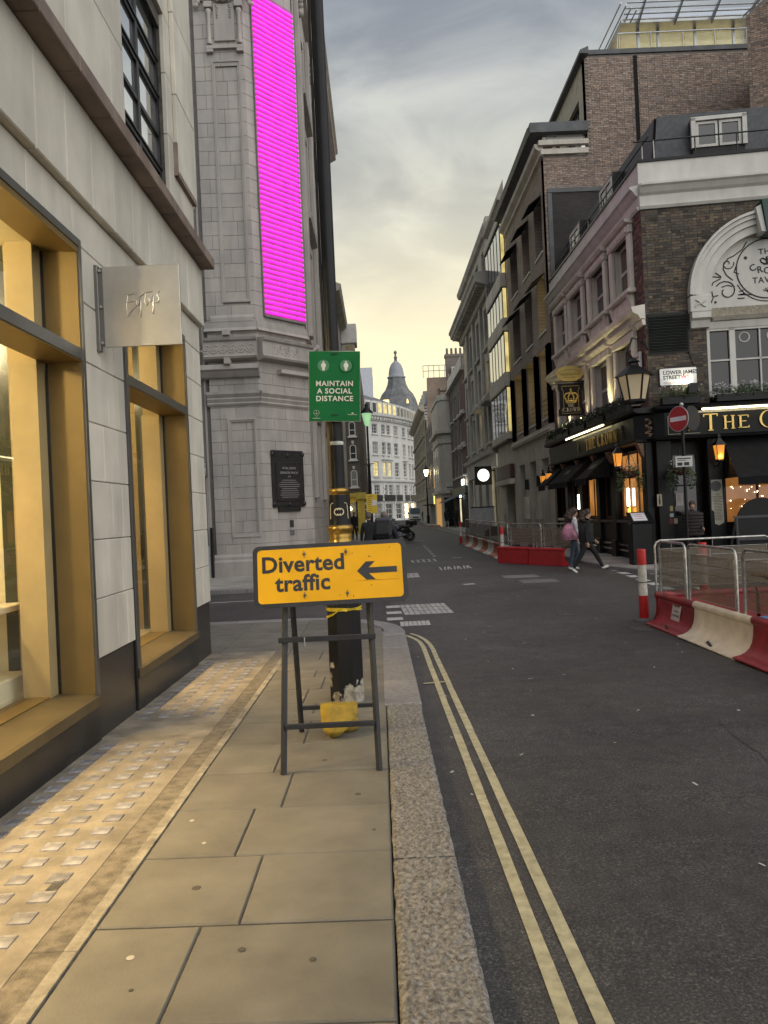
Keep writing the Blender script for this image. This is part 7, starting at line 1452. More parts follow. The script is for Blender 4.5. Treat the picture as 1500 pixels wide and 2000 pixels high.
# tall brick wall at the right edge
RX = B('brick_building', 'tall dark brick building rising at the far side of the pub roof'); TX_ = frame(14.25, 28, (1, -.35), (-.35, -1)); m = MB(TX_); m.add([(0, 0, -.5), (9, 0, -.5), (9, 0, 24), (2.2, 0, 20.9), (0, 0, 19.2)], [(0, 1, 2, 3, 4)]); m.T = None; m.quad((14.25, 28, -.5), (18.0, 34, -.5), (18.0, 34, 19.2), (14.25, 28, 19.2)); m.obj('wall', gm, RX)
q = MB(TX_); bricks(q, 0, 6, 11.5, 21, lambda u, z: z < 19.1+u*.76, d=.014, pal=((.7, .66, .62), (.55, .52, .5), (.85, .75, .68), (.95, .85, .75))); q.obj('brickwork', gbrick, RX, kind='stuff'); q = MB(TX_); q.add([(-.1, .1, 19.2), (2.2, .1, 21.0), (6, .1, 22.6), (6, -.3, 22.7), (2.2, -.3, 21.1), (-.1, -.3, 19.3)], [(0, 1, 4, 5), (1, 2, 3, 4)]); q.obj('coping', lead, RX)
# glass bay block
R3 = B('bay_window_block', 'grey block with projecting mirror glass bays next to brown brick office'); m = MB(TR); pierced(m, 41.5, 47.4, 5.4, 19.4, [], 0, 0); pierced(m, 41.5, 47.4, -.5, 5.4, [(42.0, 44.8, -.3, 2.9)], .6, 0); m.obj('wall', beige, R3)
for z0, z1 in ((5.75, 8.2), (9.0, 11.2), (11.95, 13.6), (14.4, 17.1)):
    for k in range(5):
        a = 41.75+k*1.08; w = MB(TR).box(a-.03, a+.03, .24, .29, z0, z1).obj('mullion', steel_frame, R3); MB(TR).quad((a+.03, .27, z0), (a+1.05, .27, z0), (a+1.05, .27, z1), (a+.03, .27, z1)).obj('pane', mir, R3)
    MB(TR).quad((41.72, .05, z0), (41.72, .24, z0), (41.72, .24, z1), (41.72, .05, z1)).obj('pane', litY, R3)
for z0, z1 in ((5.35, 5.72), (8.22, 8.98), (11.22, 11.93), (13.62, 14.38), (17.12, 17.5)): part(TR, R3, 'spandrel', beige, (41.7, 47.2, .02, .36, z0, z1), ch=.02); part(TR, R3, 'spandrel_shadow_gap', steel_frame, (41.69, 47.21, .02, .34, z0-.06, z0-.003))
mld(TR, R3, [(0, 18.2), (.35, 18.3), (.35, 18.5), (0, 18.6)], 41.5, 47.4, greyst); m = MB(TR); m.add([(41.5, -.1, 18.6), (47.4, -.1, 18.6), (47.4, -1.5, 20.6), (41.5, -1.5, 20.6)], [(0, 1, 2, 3)]); m.add([(41.5, -.1, 18.6), (41.5, -1.5, 20.6), (41.5, -3, 20.6), (41.5, -3, 17)], [(0, 1, 2, 3)]); m.obj('mansard', greyst, R3)
part(TR, R3, 'fascia', M('oxblood_panel', (.075, .03, .026), .6), (41.6, 46.4, .02, .3, 3.2, 3.98)); part(TR, R3, 'canopy', beige, (41.55, 46.6, .02, .35, 2.9, 3.18)); part(TR, R3, 'entrance', dark, (42.0, 44.8, -.6, -.55, -.3, 2.9)); [MB(TR).tube([(42.2+.25*k, -.4, .1), (42.2+.25*k, -.4, 1.7)], .02, 5).obj('gate_bar', galv, R3) for k in range(10)]
mass(R3, beige, 7.5, 12, 41.52, 47.4, 18.6)
# grey stone block with deep cornice
R4 = B('grey_stone_block', 'grey stone block with deep bracketed cornice and tall sash windows'); cw = [(48.4, 50.6), (52.4, 54.6), (56.4, 58.6), (60.2, 62.2)]; zr = [(5.9, 8.3), (8.9, 11.3), (12.0, 14.6), (16.6, 18.3)]
m = MB(TR); pierced(m, 47.4, 63, 5.4, 19.2, [(a, b, c, d) for a, b in cw for c, d in zr], .3, 0); pierced(m, 47.4, 63, -.5, 5.2, [(47.8, 49.6, .3, 4.2), (51, 52.4, -.3, 3.9), (54.5, 56, -.3, 3.9), (58, 62, .3, 3.9)], .35, .12); m.obj('wall', greyst, R4)
for i, (a, b) in enumerate(cw):
    for j, (c, d) in enumerate(zr):
        sash(R4, TR, a, b, c, d, -.18, greyst2, (litW if (i + j) % 4 == 1 else dim if (i+j) % 2 else mir), 2, 2, .09, .06); part(TR, R4, 'sill', greyst2, (a-.15, b+.15, 0, .22, c-.16, c-.01))
    part(TR, R4, 'pilaster', greyst2, (a-1.1, a-.5, 0, .2, 5.5, 15.0), ch=.02)
    if i in (0, 1): MB(TR).prism([(0, 8.35), (.5, 8.4), (.55, 8.6), (.3, 8.95), (0, 9.05)], a-.25, b+.25, 'x').obj('hood', greyst2, R4)
mld(TR, R4, [(0, 15.0), (.25, 15.05), (.3, 15.4), (.95, 15.62), (1.0, 15.9), (1.1, 16.0), (1.1, 16.15), (0, 16.3)], 47.2, 63.2, greyst2)
for k in range(26): part(TR, R4, 'modillion', greyst2, (47.5+k*.6, 47.75+k*.6, .25, .85, 15.38, 15.6))
mld(TR, R4, [(0, 18.8), (.2, 18.85), (.3, 19.1), (.3, 19.25), (0, 19.35)], 47.3, 63.1, greyst2); part(TR, R4, 'parapet_block', greyst2, *[(47.6+3.1*k, 48.3+3.1*k, -.3, .1, 19.35, 19.75) for k in range(6)])
mld(TR, R4, [(0, 5.0), (.35, 5.1), (.4, 5.35), (.1, 5.45), (0, 5.45)], 47.3, 63.1, greyst2)
part(TR, R4, 'shop_window', M('lit_shop', (.6, .55, .4), .5, emit=(1, .86, .55), es=.9), (47.8, 49.6, -.3, -.26, .3, 4.2)); sash(R4, TR, 47.8, 49.6, .3, 4.2, -.1, steel_frame, shopglass, 1, 2, .08); part(TR, R4, 'door', dark, (51, 52.4, -.35, -.3, -.3, 3.9), (54.5, 56, -.35, -.3, -.3, 3.9)); part(TR, R4, 'shop_window', dim, (58, 62, -.3, -.26, .3, 3.9)); mass(R4, greyst, 7.5, 14, 47.42, 63, 19.2)
RS = thing('round_sign', 'square black projecting sign with a glowing white disc', 'sign', (6.85, 49.6, 3.75)); MB().cbox(-.55, .55, -.08, .08, -.6, .6, .03).obj('box', pblack, RS); MB().prism([(.38*math.cos(2*PI*k/28), .02+.40*math.sin(2*PI*k/28)) for k in range(28)], -.09, -.082, 'y').obj('disc', M('sign_disc', (.9, .9, .85), .5, emit=(.98, 1, .90), es=1.0), RS); MB().tube([(.5, 0, .3), (.75, 0, .3)], .04, 6).obj('bracket', pblack, RS)
# dark brick with white trim
R5 = B('dark_brick_block', 'dark brick block with white window trim and roof balustrade'); c5 = [(64.2, 65.6), (67.2, 68.6), (70.2, 71.6), (73.2, 74.6)]; z5 = [(4.6, 6.6), (7.3, 9.3), (10, 11.9)]; m = MB(TR); pierced(m, 63, 76.4, 3.6, 13.2, [(a, b, c, d) for a, b in c5 for c, d in z5], .25, 0); m.obj('wall', darkb, R5)
for a, b in c5:
    for c, d in z5: sash(R5, TR, a, b, c, d, -.08, whp, dim if rnd.random() < .6 else win_d, 1, 2, .14); part(TR, R5, 'sill', whp, (a-.2, b+.2, 0, .2, c-.15, c))
for z in (6.85, 9.55): mld(TR, R5, [(0, z), (.3, z+.02), (.34, z+.16), (0, z+.2)], 63.1, 68.0, whp, 'ledge')
part(TR, R5, 'recessed_strip', reddb, (63.1, 66.2, .002, .05, 3.8, 13)); mld(TR, R5, [(0, 13.1), (.35, 13.15), (.35, 13.3), (0, 13.4)], 63, 76.4, whp); [part(TR, R5, 'baluster_panel', whp, (63.1+3.3*k, 66.0+3.3*k, .1, .22, 13.4, 14.3)) for k in range(4)]
part(TR, R5, 'shopfront', dark, (63.1, 76.3, -.3, .1, -.4, 3.0)); part(TR, R5, 'fascia', M('dark_green_fascia', (.015, .04, .03), .5), (63.1, 76.3, .1, .3, 3.0, 3.6)); part(TR, R5, 'shop_light', M('shop_strip_light', (1, 1, .95), .5, emit=(.85, 1, .9), es=5), (63.6, 65.0, .3, .4, 3.7, 4.1), (66.0, 67.0, .32, .4, 2.7, 2.85)); part(TR, R5, 'lit_pane', litW, (65.5, 67.5, .1, .13, 3.7, 4.3), (68.5, 69.5, .1, .13, .5, 2.6))
mld(TR, R5, [(.3, 3.0), (1.7, 2.35), (1.7, 2.3), (.3, 2.93)], 66.2, 73.5, M('grey_awning', (.10, .12, .13), .8), 'awning'); mass(R5, darkb, 7.5, 13, 63.02, 76.4, 13.2)
CH = thing('chimney_stack', 'brick chimney stack with a row of pots above dark brick block', 'chimney', (7.9, 77.5, 13)); MB().box(-.5, 1.6, -.4, .4, 0, 4.3).obj('stack', darkb, CH); MB().cbox(-.58, 1.68, -.48, .48, 4.0, 4.3, .03).obj('cap', darkb, CH); [MB().lathe([(.13, 4.3), (.11, 4.95)], -.3+.45*k, 0, 8).obj('pot', darkb, CH) for k in range(4)]
AC_ = thing('air_conditioner', 'white air conditioning unit on the chimney wall', 'air conditioner', (8.25, 76.95, 15.6)); MB().cbox(-.35, .35, -.2, .12, -.35, .35, .03).obj('casing', whp, AC_); MB().prism([(.25*math.cos(2*PI*k/16), .25*math.sin(2*PI*k/16)) for k in range(16)], -.21, -.202, 'y').obj('fan_grille', steel_frame, AC_)
RB = thing('roof_sheeting', 'red sheeting and scaffold on the roof terrace', 'sheeting', (7.9, 75.9, 13.3)); MB().cbox(-.3, .7, -.1, .1, .9, 1.7, .05).obj('sheet', M('red_sheet', (.42, .07, .05), .7), RB); [MB().tube([(x, 0, 0), (x, 0, 1.8)], .03, 5).obj('pole', galv, RB) for x in (-.4, .8)]
# cream turret corner
R6 = B('cream_corner_house', 'cream painted corner house with stepped turret'); TC = frame(6.35, 76.4, (1, 0), (0, -1)); crm = M('cream_stucco', (.60, .57, .50), .7, var=.06, stain=.12)
m = MB(); m.add([(6.75, 76.4, -.5), (7.9, 76.4, -.5), (7.9, 76.4, 13.2), (6.75, 76.4, 13.2)], [(0, 1, 2, 3)]); m.add([(6.35, 77.2, -.5), (6.75, 76.4, -.5), (6.75, 76.4, 13.2), (6.35, 77.2, 13.2)], [(0, 1, 2, 3)]); m.add([(6.35, 77.2, -.5), (6.35, 86, -.5), (6.35, 86, 12.6), (6.35, 77.2, 13.2)], [(0, 1, 2, 3)]); m.add([(6.35, 77.2, 13.2), (6.75, 76.4, 13.2), (7.9, 76.4, 13.2), (7.9, 86, 13.2), (6.35, 86, 12.6)], [(0, 1, 2, 3, 4)]); m.obj('wall', crm, R6)
for z, v in ((9.3, .35), (8.3, .12), (3.3, .3), (12.6, .12)):
    q = MB(); P_ = [(6.35-v, 86), (6.35-v, 77.2-v*.4), (6.75-v*.4, 76.4-v), (7.9, 76.4-v), (7.9, 76.6), (6.9, 76.6), (6.6, 77.3), (6.6, 86)]; q.prism(P_, z, z+.3, 'z'); q.obj('cornice', crm, R6)
q = MB(); q.prism([(6.85, 76.3), (7.7, 76.3), (7.7, 76.39), (6.85, 76.39)], 3.7, 4.3, 'z'); q.obj('street_plate', whp, R6); MB(TC).box(.5, 1.3, .11, .115, 3.85, 3.95).obj('plate_print', steel_frame, R6); part(TC, R6, 'shopfront', dark, (.2, 1.5, .01, .06, -.4, 2.9)); q = MB(); q.quad((6.34, 77.4, -.3), (6.34, 84, -.3), (6.34, 84, 2.9), (6.34, 77.4, 2.9)); q.obj('shopfront', M('amber_front', (.30, .16, .05), .6, emit=(1, .5, .12), es=.25), R6)
part(frame(6.35, 0, (0, 1), (-1, 0)), R6, 'window', dim, *[(79+2.4*k, 80+2.4*k, 0, .03, z, z+1.7) for k in range(3) for z in (4.6, 7.2)])
# farther right: dark house and ornate stone block with brick gable
R7 = B('dark_far_house', 'narrow dark house beyond the cream corner house'); T7 = frame(6.5, 0, (0, 1), (-1, 0)); m = MB(T7); pierced(m, 86, 100, -.5, 12, [(88+3*k, 89.4+3*k, z, z+1.8) for k in range(4) for z in (4.4, 7.2, 9.6)], .2, 0); m.obj('wall', darkb, R7)
[sash(R7, T7, 88+3*k, 89.4+3*k, z, z+1.8, -.1, whp, dim, 1, 2, .1) for k in range(4) for z in (4.4, 7.2, 9.6)]; mass(R7, darkb, 6.5, 11, 86.02, 100, 12); part(T7, R7, 'yellow_sign', M('yellow_lit', (.6, .5, .1), .5, emit=(1, .85, .2), es=.8), (87, 88.5, .05, .12, 2.4, 3.6)); part(T7, R7, 'awning', canvas, (88, 96, .05, 1.0, 2.3, 2.4)); part(T7, R7, 'amber_pane', M('amber_lit', (.5, .2, .05), .5, emit=(1, .45, .08), es=.7), (86.2, 87.6, .01, .06, 4.2, 6.6))
R8 = B('ornate_stone_block', 'ornate yellowish stone block with a brown brick flank'); T8 = frame(6.5, 0, (0, 1), (-1, 0)); yst = M('yellow_stone', (.40, .35, .26), .8, var=.15, scale=1, stain=.2); m = MB(T8); z8 = [(3.6+2.75*k, 5.5+2.75*k) for k in range(4)]; pierced(m, 100, 132, -.5, 15.5, [(101.5+3.3*i, 103.2+3.3*i, a, b) for i in range(9) for a, b in z8], .35, 0); m.obj('wall', yst, R8)
for i in range(9):
    for a, b in z8: sash(R8, T8, 101.5+3.3*i, 103.2+3.3*i, a, b, -.2, yst, win_d, 1, 2, .12); part(T8, R8, 'balcony', yst, (101.3+3.3*i, 103.4+3.3*i, 0, .35, a-.4, a-.15))
mld(T8, R8, [(0, 14.5), (.3, 14.6), (.7, 14.9), (.8, 15.2), (0, 15.5)], 99.6, 132, yst); m = MB(T8); m.add([(100, -.2, 15.5), (132, -.2, 15.5), (132, -1.3, 19), (100, -1.3, 19)], [(0, 1, 2, 3)]); m.obj('roof', lead, R8); [part(T8, R8, 'dormer', whp, (102+3.3*i, 103.4+3.3*i, -1.2, -.1, 15.8, 17.6)) for i in range(9)]
q = MB(); q.quad((6.5, 100, -.5), (10.5, 100, -.5), (10.5, 100, 19), (7.0, 100, 19)); q.obj('flank', brick_mat('flank_brick', (.30, .225, .17), (.25, .185, .145), (.1, .085, .07), 'XZ'), R8); RR = MB(); [RR.tube([(6.6+.7*k, 100.2, 19), (6.6+.7*k, 100.2, 20.6)], .05, 5) for k in range(6)]; [RR.tube([(6.6, 100.2, z), (10.2, 100.2, z)], .05, 5) for z in (19.9, 20.6)]; RR.obj('roof_rail', galv, R8)
q = MB(); [q.tube([(8.6, 99.9, 10+.6*k), (9.6, 99.9, 10+.6*k)], .06, 5) for k in range(13)]; q.box(8.5, 8.62, 99.8, 99.95, 9.5, 17.6); q.box(9.6, 9.72, 99.8, 99.95, 9.5, 17.6); q.obj('fire_escape', steel_frame, R8)
# street lamp on the far right footway, lit
def tall_lamp(x, y, h, lab, col, es, s=1.):
    o = thing('street_lamp', lab, 'street lamp', (x, y, gz(y))); MB().lathe([(.13*s, 0), (.13*s, .9), (.08*s, 1.0), (.055*s, h*.6), (.075*s, h*.6+.04), (.045*s, h*.6+.1), (.04*s, h-.75*s)], 0, 0, 12).obj('post', blackp, o); MB().lathe([(.06*s, h-.75*s), (.10*s, h-.68*s), (.19*s, h-.3*s), (.2*s, h-.25*s)], 0, 0, 12).obj('globe', M('globe_%s' % lab[:5], col, .3, emit=col, es=es), o); MB().lathe([(.26*s, h-.26*s), (.22*s, h-.18*s), (.1*s, h-.06*s), (.05*s, h), (.07*s, h+.05*s), (.02*s, h+.16*s)], 0, 0, 12).obj('cap', blackp, o); MB().tube([(-.22*s, 0, h*.6+.1), (.22*s, 0, h*.6+.1)], .015, 5).obj('ladder_bar', blackp, o); return o
tall_lamp(6.0, 94, 6.9, 'bright lit street lamp before the dark far house', (1, .85, .45), 9., 1.5)
L2_ = tall_lamp(-.30, 29.5, 5.75, 'black street lamp with green tinted globe and yellow notice below', (.35, .62, .32), .45)
NT = thing('yellow_notice', 'yellow works notice strapped to the lamp with green globe', 'notice', (-.24, 28.0, 1.98)); MB().cbox(-.20, .20, -.01, .01, -.36, .34, .004).obj('board', M('notice_yellow', (.62, .42, .03), .6), NT); MB().box(.02, .18, -.018, -.012, -.08, .12).obj('paper', M('notice_paper', (.62, .62, .62), .6), NT); q = MB(); [q.box(-.14, .0+rnd.uniform(-.05, .1 if k in (0, 7) else .0), -.014, -.011, .26-.075*k, .275-.075*k) for k in range(8)]; q.obj('print', ink, NT); MB().tube([(0, .03, -1.98), (0, .03, .2)], .03, 8).obj('post', blackp, NT)
# ------------------------------------------------------------------ left side beyond the faience building, and the street's end
L2 = B('terrace_block', 'pale terrace block past the ornate corner building'); T2_ = frame(-2.0, 0, (0, 1), (1, 0)); m = MB(T2_); hh = [(43.4+2.6*k, 44.8+2.6*k, z, z+2) for k in range(3) for z in (4.4, 7.4, 10.2)]; pierced(m, 41.4, 52, -.5, 14.2, hh, .25, 0); m.obj('wall', greyst2, L2); [sash(L2, T2_, h[0], h[1], h[2], h[3], -.12, whp, win_d, 1, 2, .1) for h in hh]
mld(T2_, L2, [(0, 13.6), (.4, 13.8), (.5, 14.1), (0, 14.3)], 41.5, 52, greyst2); part(T2_, L2, 'shopfront', dark, (41.6, 51.8, 0, .1, -.4, 3)); q = MB(); q.quad((-2.0, 52, -.5), (-12, 52, -.5), (-12, 52, 14.2), (-2, 52, 14.2)); q.obj('side_wall', greyst2, L2)
OR = thing('oriel_box', 'pale boxy projecting oriel high on the terrace wall', 'oriel', (-1.5, 51.0, 12.6)); MB().cbox(-.5, .55, -.8, .8, .2, 1.5, .05).obj('box', whp, OR); MB().cbox(-.5, .4, -.7, .7, -.3, .19, .05).obj('corbel', greyst2, OR); MB().box(-.2, .35, -.705, -.702, -.2, .1).obj('panel', M('oriel_panel', (.35, .28, .15), .7), OR)
F1 = B('arched_window_house', 'dark brick house with white arched sash windows above yellow shop'); TFb = frame(-5.5, 65, (1, 0), (0, -1)); fb = brick_mat('house_brick', (.13, .105, .08), (.10, .082, .068), (.055, .05, .045), 'XZ'); m = MB(TFb); m.quad((0, 0, 3.4), (4.1, 0, 3.4), (4.1, 0, 14), (0, 0, 14)); m.quad((4.1, 0, 3.4), (4.45, -.9, 3.4), (4.45, -.9, 14), (4.1, 0, 14)); m.quad((4.45, -.9, 3.4), (4.45, -20, 3.4), (4.45, -20, 14), (4.45, -.9, 14)); m.quad((0, 0, 14), (4.1, 0, 14), (4.45, -20, 14), (0, -20, 14)); m.obj('wall', fb, F1)
for k, (z0, z1) in enumerate(((3.95, 5.1), (6.25, 7.25), (8.25, 9.2), (10.4, 11.4))):
    for u in (3.55, 2.3, 1.1):
        P_ = [(u-.28, z0), (u+.28, z0)]+[(u+.28*math.cos(PI*j/8), z1+.28*math.sin(PI*j/8)) for j in range(9)]; w = MB(TFb).prism(P_, .002, .04, 'y').obj('window', whp, F1); P2 = [(u-.21, z0+.1), (u+.21, z0+.1)]+[(u+.21*math.cos(PI*j/8), z1+.21*math.sin(PI*j/8)) for j in range(9)]; MB(TFb).add([(a, .042, b) for a, b in P2], [tuple(range(len(P2)))]).obj('pane', dim if k == 0 else win_d, w); MB(TFb).box(u-.21, u+.21, .043, .055, (z0+z1)/2, (z0+z1)/2+.06).obj('meeting_rail', whp, w)
        MB(TFb).box(u-.4, u+.4, .0, .16, z0-.14, z0-.01).obj('sill', whp, F1); MB(TFb).prism([(u-.12, z1+.6), (u+.12, z1+.6), (u+.07, z1+.35), (u-.07, z1+.35)], 0, .09, 'y').obj('keystone', whp, F1)
MB(TFb).tube([(2.9, .1, 3.4), (2.9, .1, 13)], .06, 6).obj('drainpipe', whp, F1)
ysm = M('yellow_shop_paint', (.55, .40, .06), .6, var=.1); YS = B('yellow_shop', 'bright yellow painted shop front under the dark brick house'); part(TFb, YS, 'wall', ysm, (0, 4.3, -.4, .02, -.4, 3.38)); part(TFb, YS, 'pilaster', ysm, (3.75, 4.35, .02, .25, -.4, 2.9), ch=.02); part(TFb, YS, 'cornice', ysm, (3.6, 4.5, .02, .45, 2.9, 3.45), (0, 3.6, .02, .3, 3.1, 3.4)); part(TFb, YS, 'shop_window', dim, (2.7, 3.7, .021, .05, .5, 2.6)); part(TFb, YS, 'window_frame', steel_frame, (3.6, 3.72, .05, .08, .2, 2.7), (2.62, 2.7, .05, .08, .2, 2.7)); MB(TFb).lathe([(.05, 2.3), (.2, 2.1), (.12, 1.95)], 3.1, .4, 10).obj('lamp', M('shop_lamp', (1, .8, .4), .5, emit=(1, .8, .4), es=4), YS); MB(TFb).tube([(3.1, .02, 2.7), (3.1, .4, 2.7), (3.1, .4, 2.3)], .02, 5).obj('lamp_arm', steel_frame, YS)
# curved white block closing the view
Wb = B('curved_white_block', 'long curved white stone block closing the end of the street'); wst = M('white_stone', (.62, .61, .58), .75, var=.08, scale=.4, stain=.15); slr = M('grey_slate_far', (.16, .165, .17), .7, var=.2, scale=1)
pts = [(-9, 133), (-6.2, 135.2), (-3.6, 137.6), (-1.2, 140.2), (1.0, 143.0), (3.0, 146.0), (4.8, 149.2), (6.3, 152.6), (7.6, 156.2), (8.7, 160), (9.6, 164)]
zw = [(.4, 3.4, 0), (4.6, 6.9, 1), (8.5, 11.2, 2), (12.6, 14.9, 3), (16.4, 18.2, 4)]
for i, (a, b) in enumerate(zip(pts[:-1], pts[1:])):
    d = (b[0]-a[0], b[1]-a[1]); ln = math.hypot(*d); T = frame(a[0], a[1], d, (d[1], -d[0])); n_w = 2 if i % 3 == 1 else 1; hs = []
    for z0, z1, f in zw:
        for k in range(n_w):
            c = ln*(k+.5)/n_w; w = .62 if n_w == 2 else .8; hs.append((c-w*(1.6 if f == 0 else 1), c+w*(1.6 if f == 0 else 1), z0, z1)) if not (f == 0 and n_w == 2 and k) else None
    hs = [h for h in hs if h]; 
    if i % 3 == 1: hs[0] = (ln*.15, ln*.85, .4, 3.4)
    m = MB(T); pierced(m, 0, ln, -.5, 20, hs, .35, 0); m.obj('wall', wst, Wb)
    for h in hs:
        f = [z for z in zw if z[0] == h[2]][0][2]; lit_ = (f == 2 and i in (3, 4)) or (f == 3 and i == 2) or (f == 0 and i in (6, 7))
        sash(Wb, T, h[0], h[1], h[2], h[3], -.2, whp, (M('lit_far_shop', (1, .8, .5), .5, emit=(1, .78, .38), es=2.2) if f == 0 and lit_ else litY if lit_ else win_d if (i+f) % 3 else dim), 2, 4 if f in (1, 2) else 3, .12, .07)
        if f: part(T, Wb, 'sill', wst, (h[0]-.2, h[1]+.2, 0, .25, h[2]-.25, h[2]-.02))
        if f == 1: part(T, Wb, 'balcony', steel_frame, (h[0]-.3, h[1]+.3, .3, .4, 3.9, 5.0))
        if f == 2 and (i % 2 == 0): MB(T).prism([(h[0]-.5, 11.6), (h[1]+.5, 11.6), ((h[0]+h[1])/2, 12.4)], 0, .35, 'y').obj('pediment', wst, Wb)
    mld(T, Wb, [(0, 18.7), (.3, 18.8), (.5, 19.3), (1.0, 19.6), (1.1, 20.0), (0, 20.2)], 0, ln, wst); mld(T, Wb, [(0, 7.4), (.35, 7.5), (.4, 7.8), (0, 7.9)], 0, ln, wst); mld(T, Wb, [(0, 3.9), (.25, 3.95), (.25, 4.2), (0, 4.3)], 0, ln, wst)
    for k in range(int(ln/.8)): part(T, Wb, 'dentil', wst, (.2+.8*k, .55+.8*k, .3, .8, 19.0, 19.32))
    for k in range(7): part(T, Wb, 'rusticated_block', wst, (0.0, .55, 0, .14, .2+1.0*k, 1.0+1.0*k))
    m = MB(T); m.add([(0, -.6, 20.1), (ln, -.6, 20.1), (ln, -2.2, 23.2), (0, -2.2, 23.2)], [(0, 1, 2, 3)]); m.add([(0, -2.2, 23.2), (ln, -2.2, 23.2), (ln, -7, 25.2), (0, -7, 25.2)], [(0, 1, 2, 3)]); m.obj('roof', slr, Wb)
    for k in range(2): u = ln*(.25+.5*k); dd = MB(T).box(u-.75, u+.75, -1.8, -.55, 20.2, 22.6).obj('dormer', whp, Wb); MB(T).box(u-.5, u+.5, -.55, -.5, 20.5, 22.2).obj('pane', litY if i in (4, 5) else win_d, dd)
# dome tower, lift-shaft block
DT = B('dome_tower', 'tall slate tower with concave roof, dome and finial'); q = MB(); dsl = M('dome_slate', (.18, .185, .19), .7, var=.25, scale=.8, stain=.2)
q.lathe([(6.0, 26), (4.9, 29.6), (4.2, 31.0), (3.2, 32.1), (2.55, 33.5), (2.2, 35.2)], 5.9, 192, 8, sm=False, rot=PI/8); q.obj('concave_roof', dsl, DT); MB().lathe([(2.3, 35.2), (2.35, 35.5), (1.95, 35.7), (1.9, 36.5), (1.7, 37.6), (1.3, 38.6), (.75, 39.2), (.4, 39.5)], 5.9, 192, 16).obj('dome', M('dome_lead', (.30, .32, .35), .6, var=.15), DT); MB().lathe([(.4, 39.4), (.35, 40.2), (.5, 40.4), (.25, 40.7), (.22, 41.2), (.42, 41.5), (.38, 41.8), (.05, 42.2)], 5.9, 192, 10).obj('finial', dsl, DT)
MB().box(-1, 13, 187, 198, 10, 26).obj('base', greyst2, DT); MB().box(-2, 14, 186.4, 198, 25.4, 26.2).obj('cornice', greyst2, DT)
for x in (3.2, 7.6): MB().add([(x-.9, 187.15, 28.2), (x+.9, 187.15, 28.2), (x+.7, 187.7, 29.3), (x-.9, 187.7, 29.3)], [(0, 1, 2, 3)]).obj('skylight', M('skylight_lit', (1, .7, .3), .5, emit=(1, .72, .25), es=1.4), DT)
TW = B('white_tower_block', 'plain white rooftop lift tower left of the dome'); MB().box(-5, -.05, 150, 160, 12, 30.2).obj('shaft', M('pale_grey_render', (.55, .57, .62), .8), TW); MB().box(-.049, -.03, 151, 158, 12, 30.2).obj('flank', wst, TW); MB().box(-.03, -.0, 154, 156, 27, 29).obj('vent', steel_frame, TW)
# ------------------------------------------------------------------ vehicles
VN = thing('van', 'white delivery van facing up the street near the end', 'van', (5.75, 121, rz(121))); vw = M('van_white', (.62, .62, .60), .35, coat=.4); P_ = [(-.98, .25), (.98, .25), (1.0, 1.0), (.97, 1.25), (.86, 2.1), (.78, 2.2), (-.78, 2.2), (-.86, 2.1), (-.97, 1.25), (-1.0, 1.0)]
MB().prism(P_, .9, 4.6, 'y').obj('body', vw, VN); q = MB(); q.add([(-.97, .92, 1.25), (.97, .92, 1.25), (.92, .05, .98), (-.92, .05, .98), (-.95, 0, .3), (.95, 0, .3), (-.98, .92, .3), (.98, .92, .3)], [(0, 1, 2, 3), (3, 2, 5, 4), (0, 3, 4, 6), (1, 2, 5, 7)]); q.obj('bonnet', vw, VN); q = MB(); q.add([(-.85, .55, 1.24), (.85, .55, 1.24), (.78, .88, 2.08), (-.78, .88, 2.08)], [(0, 1, 2, 3)]); q.obj('windscreen', pane_mat('van_glass', (.10, .13, .16), .05, 1.), VN); MB().box(-.9, .9, -.04, .06, .2, .42).obj('bumper', rub, VN); MB().box(-.45, .45, -.02, .03, .55, .75).obj('grille', rub, VN)
for s in (-1, 1):
    MB().ball((s*.72, .04, .78), .15, 10, 6, sc=(1.2, .4, .8)).obj('headlight', M('headlight', (.6, .6, .58), .2), VN)
    for y in (.75, 3.7): MB(Matrix.Translation((s*.82, y, .33)) @ Matrix.Rotation(PI/2, 4, 'Y')).lathe([(.33, -.1), (.34, 0), (.33, .1)], 0, 0, 18).obj('wheel', rub, VN)
    MB().cbox(s*1.12-.1, s*1.12+.1, .7, .8, 1.2, 1.5, .03).obj('mirror', rub, VN)
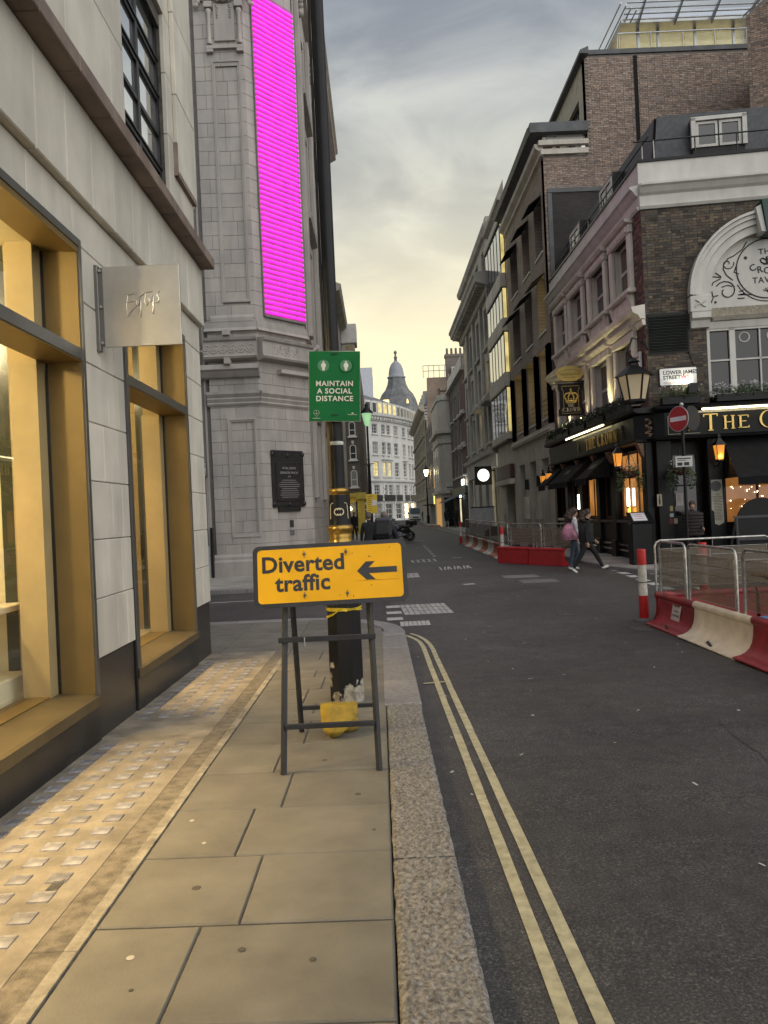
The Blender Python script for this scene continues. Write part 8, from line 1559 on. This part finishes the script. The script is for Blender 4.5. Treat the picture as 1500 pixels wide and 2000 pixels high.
def motorbike(x, y, yaw, lab):
    o = thing('motorbike', lab, 'motorbike', (x, y, rz(y)), yaw, None); mb_ = M('bike_black', (.012, .012, .013), .3, coat=.4); ch_ = M('bike_chrome', (.5, .5, .5), .2, metal=.9)
    for yy in (-.62, .68): wheel(o, yy, .24, .06)
    MB().ball((0, -.25, .66), .3, 14, 8, sc=(.55, 1.35, .55)).obj('body', mb_, o); MB().ball((0, .18, .74), .22, 12, 8, sc=(.7, 1.1, .75)).obj('tank', mb_, o); MB().cbox(-.13, .13, -.75, -.05, .80, .90, .04).obj('seat', rub, o); MB().tube([(.0, .68, .3), (0, .48, .95), (0, .44, 1.05)], .035, 6).obj('fork', ch_, o); MB().tube([(-.36, .36, 1.08), (-.1, .45, 1.06), (.1, .45, 1.06), (.36, .36, 1.08)], .018, 6).obj('handlebar', rub, o); MB().ball((0, .58, .96), .1, 10, 6).obj('headlight', M('headlight', None) if False else MATS['headlight'], o); MB().tube([(.15, .1, .32), (.17, -.4, .34), (.18, -.8, .42)], .05, 8).obj('exhaust', ch_, o); MB().add([(-.16, .5, 1.05), (.16, .5, 1.05), (.12, .42, 1.35), (-.12, .42, 1.35)], [(0, 1, 2, 3)]).obj('windshield', M('screen_pale', (.35, .36, .36), .2), o); MB().cbox(-.2, .2, -1.0, -.68, .9, 1.2, .05).obj('top_box', mb_, o)
    for s in (-1, 1): MB().tube([(s*.36, .36, 1.08), (s*.4, .4, 1.25)], .01, 4).obj('mirror_stem', rub, o)
motorbike(1.25, 44.5, R(118), 'black motorbike parked nearest the cyclist'); motorbike(1.2, 46.2, R(112), 'black motorbike parked in the middle of the row of bikes'); motorbike(1.1, 48.0, R(115), 'black motorbike parked at the far end of the row of bikes')
# parked board and parasol in the far enclosure
o = thing('screen_panel', 'pale grey windbreak panel beside the far mesh barriers', 'screen', (6.6, 46.5, rz(46)), R(0)); MB().cbox(-1.0, .4, -.03, .03, .2, 1.75, .02).obj('panel', M('screen_grey', (.40, .40, .41), .6), o); MB().box(-1.02, .42, -.035, .035, 1.75, 1.82).obj('rail', steel_frame, o); [MB().box(x, x+.05, -.03, .03, 0, .2).obj('foot', steel_frame, o) for x in (-.9, .3)]
o = thing('folded_parasol', 'black rounded cover over stacked furniture in far enclosure', 'cover', (6.75, 44.8, rz(44)), 0); q = MB(); q.prism([(.62*math.cos(PI*k/14), .62*math.sin(PI*k/14)) for k in range(15)], -.4, .4, 'y'); q.obj('cover', canvas, o); [MB().tube([(s*.6, 0, .0), (s*.6, 0, 1.3)], .02, 5).obj('pole', galv, o) for s in (-1, 1)]
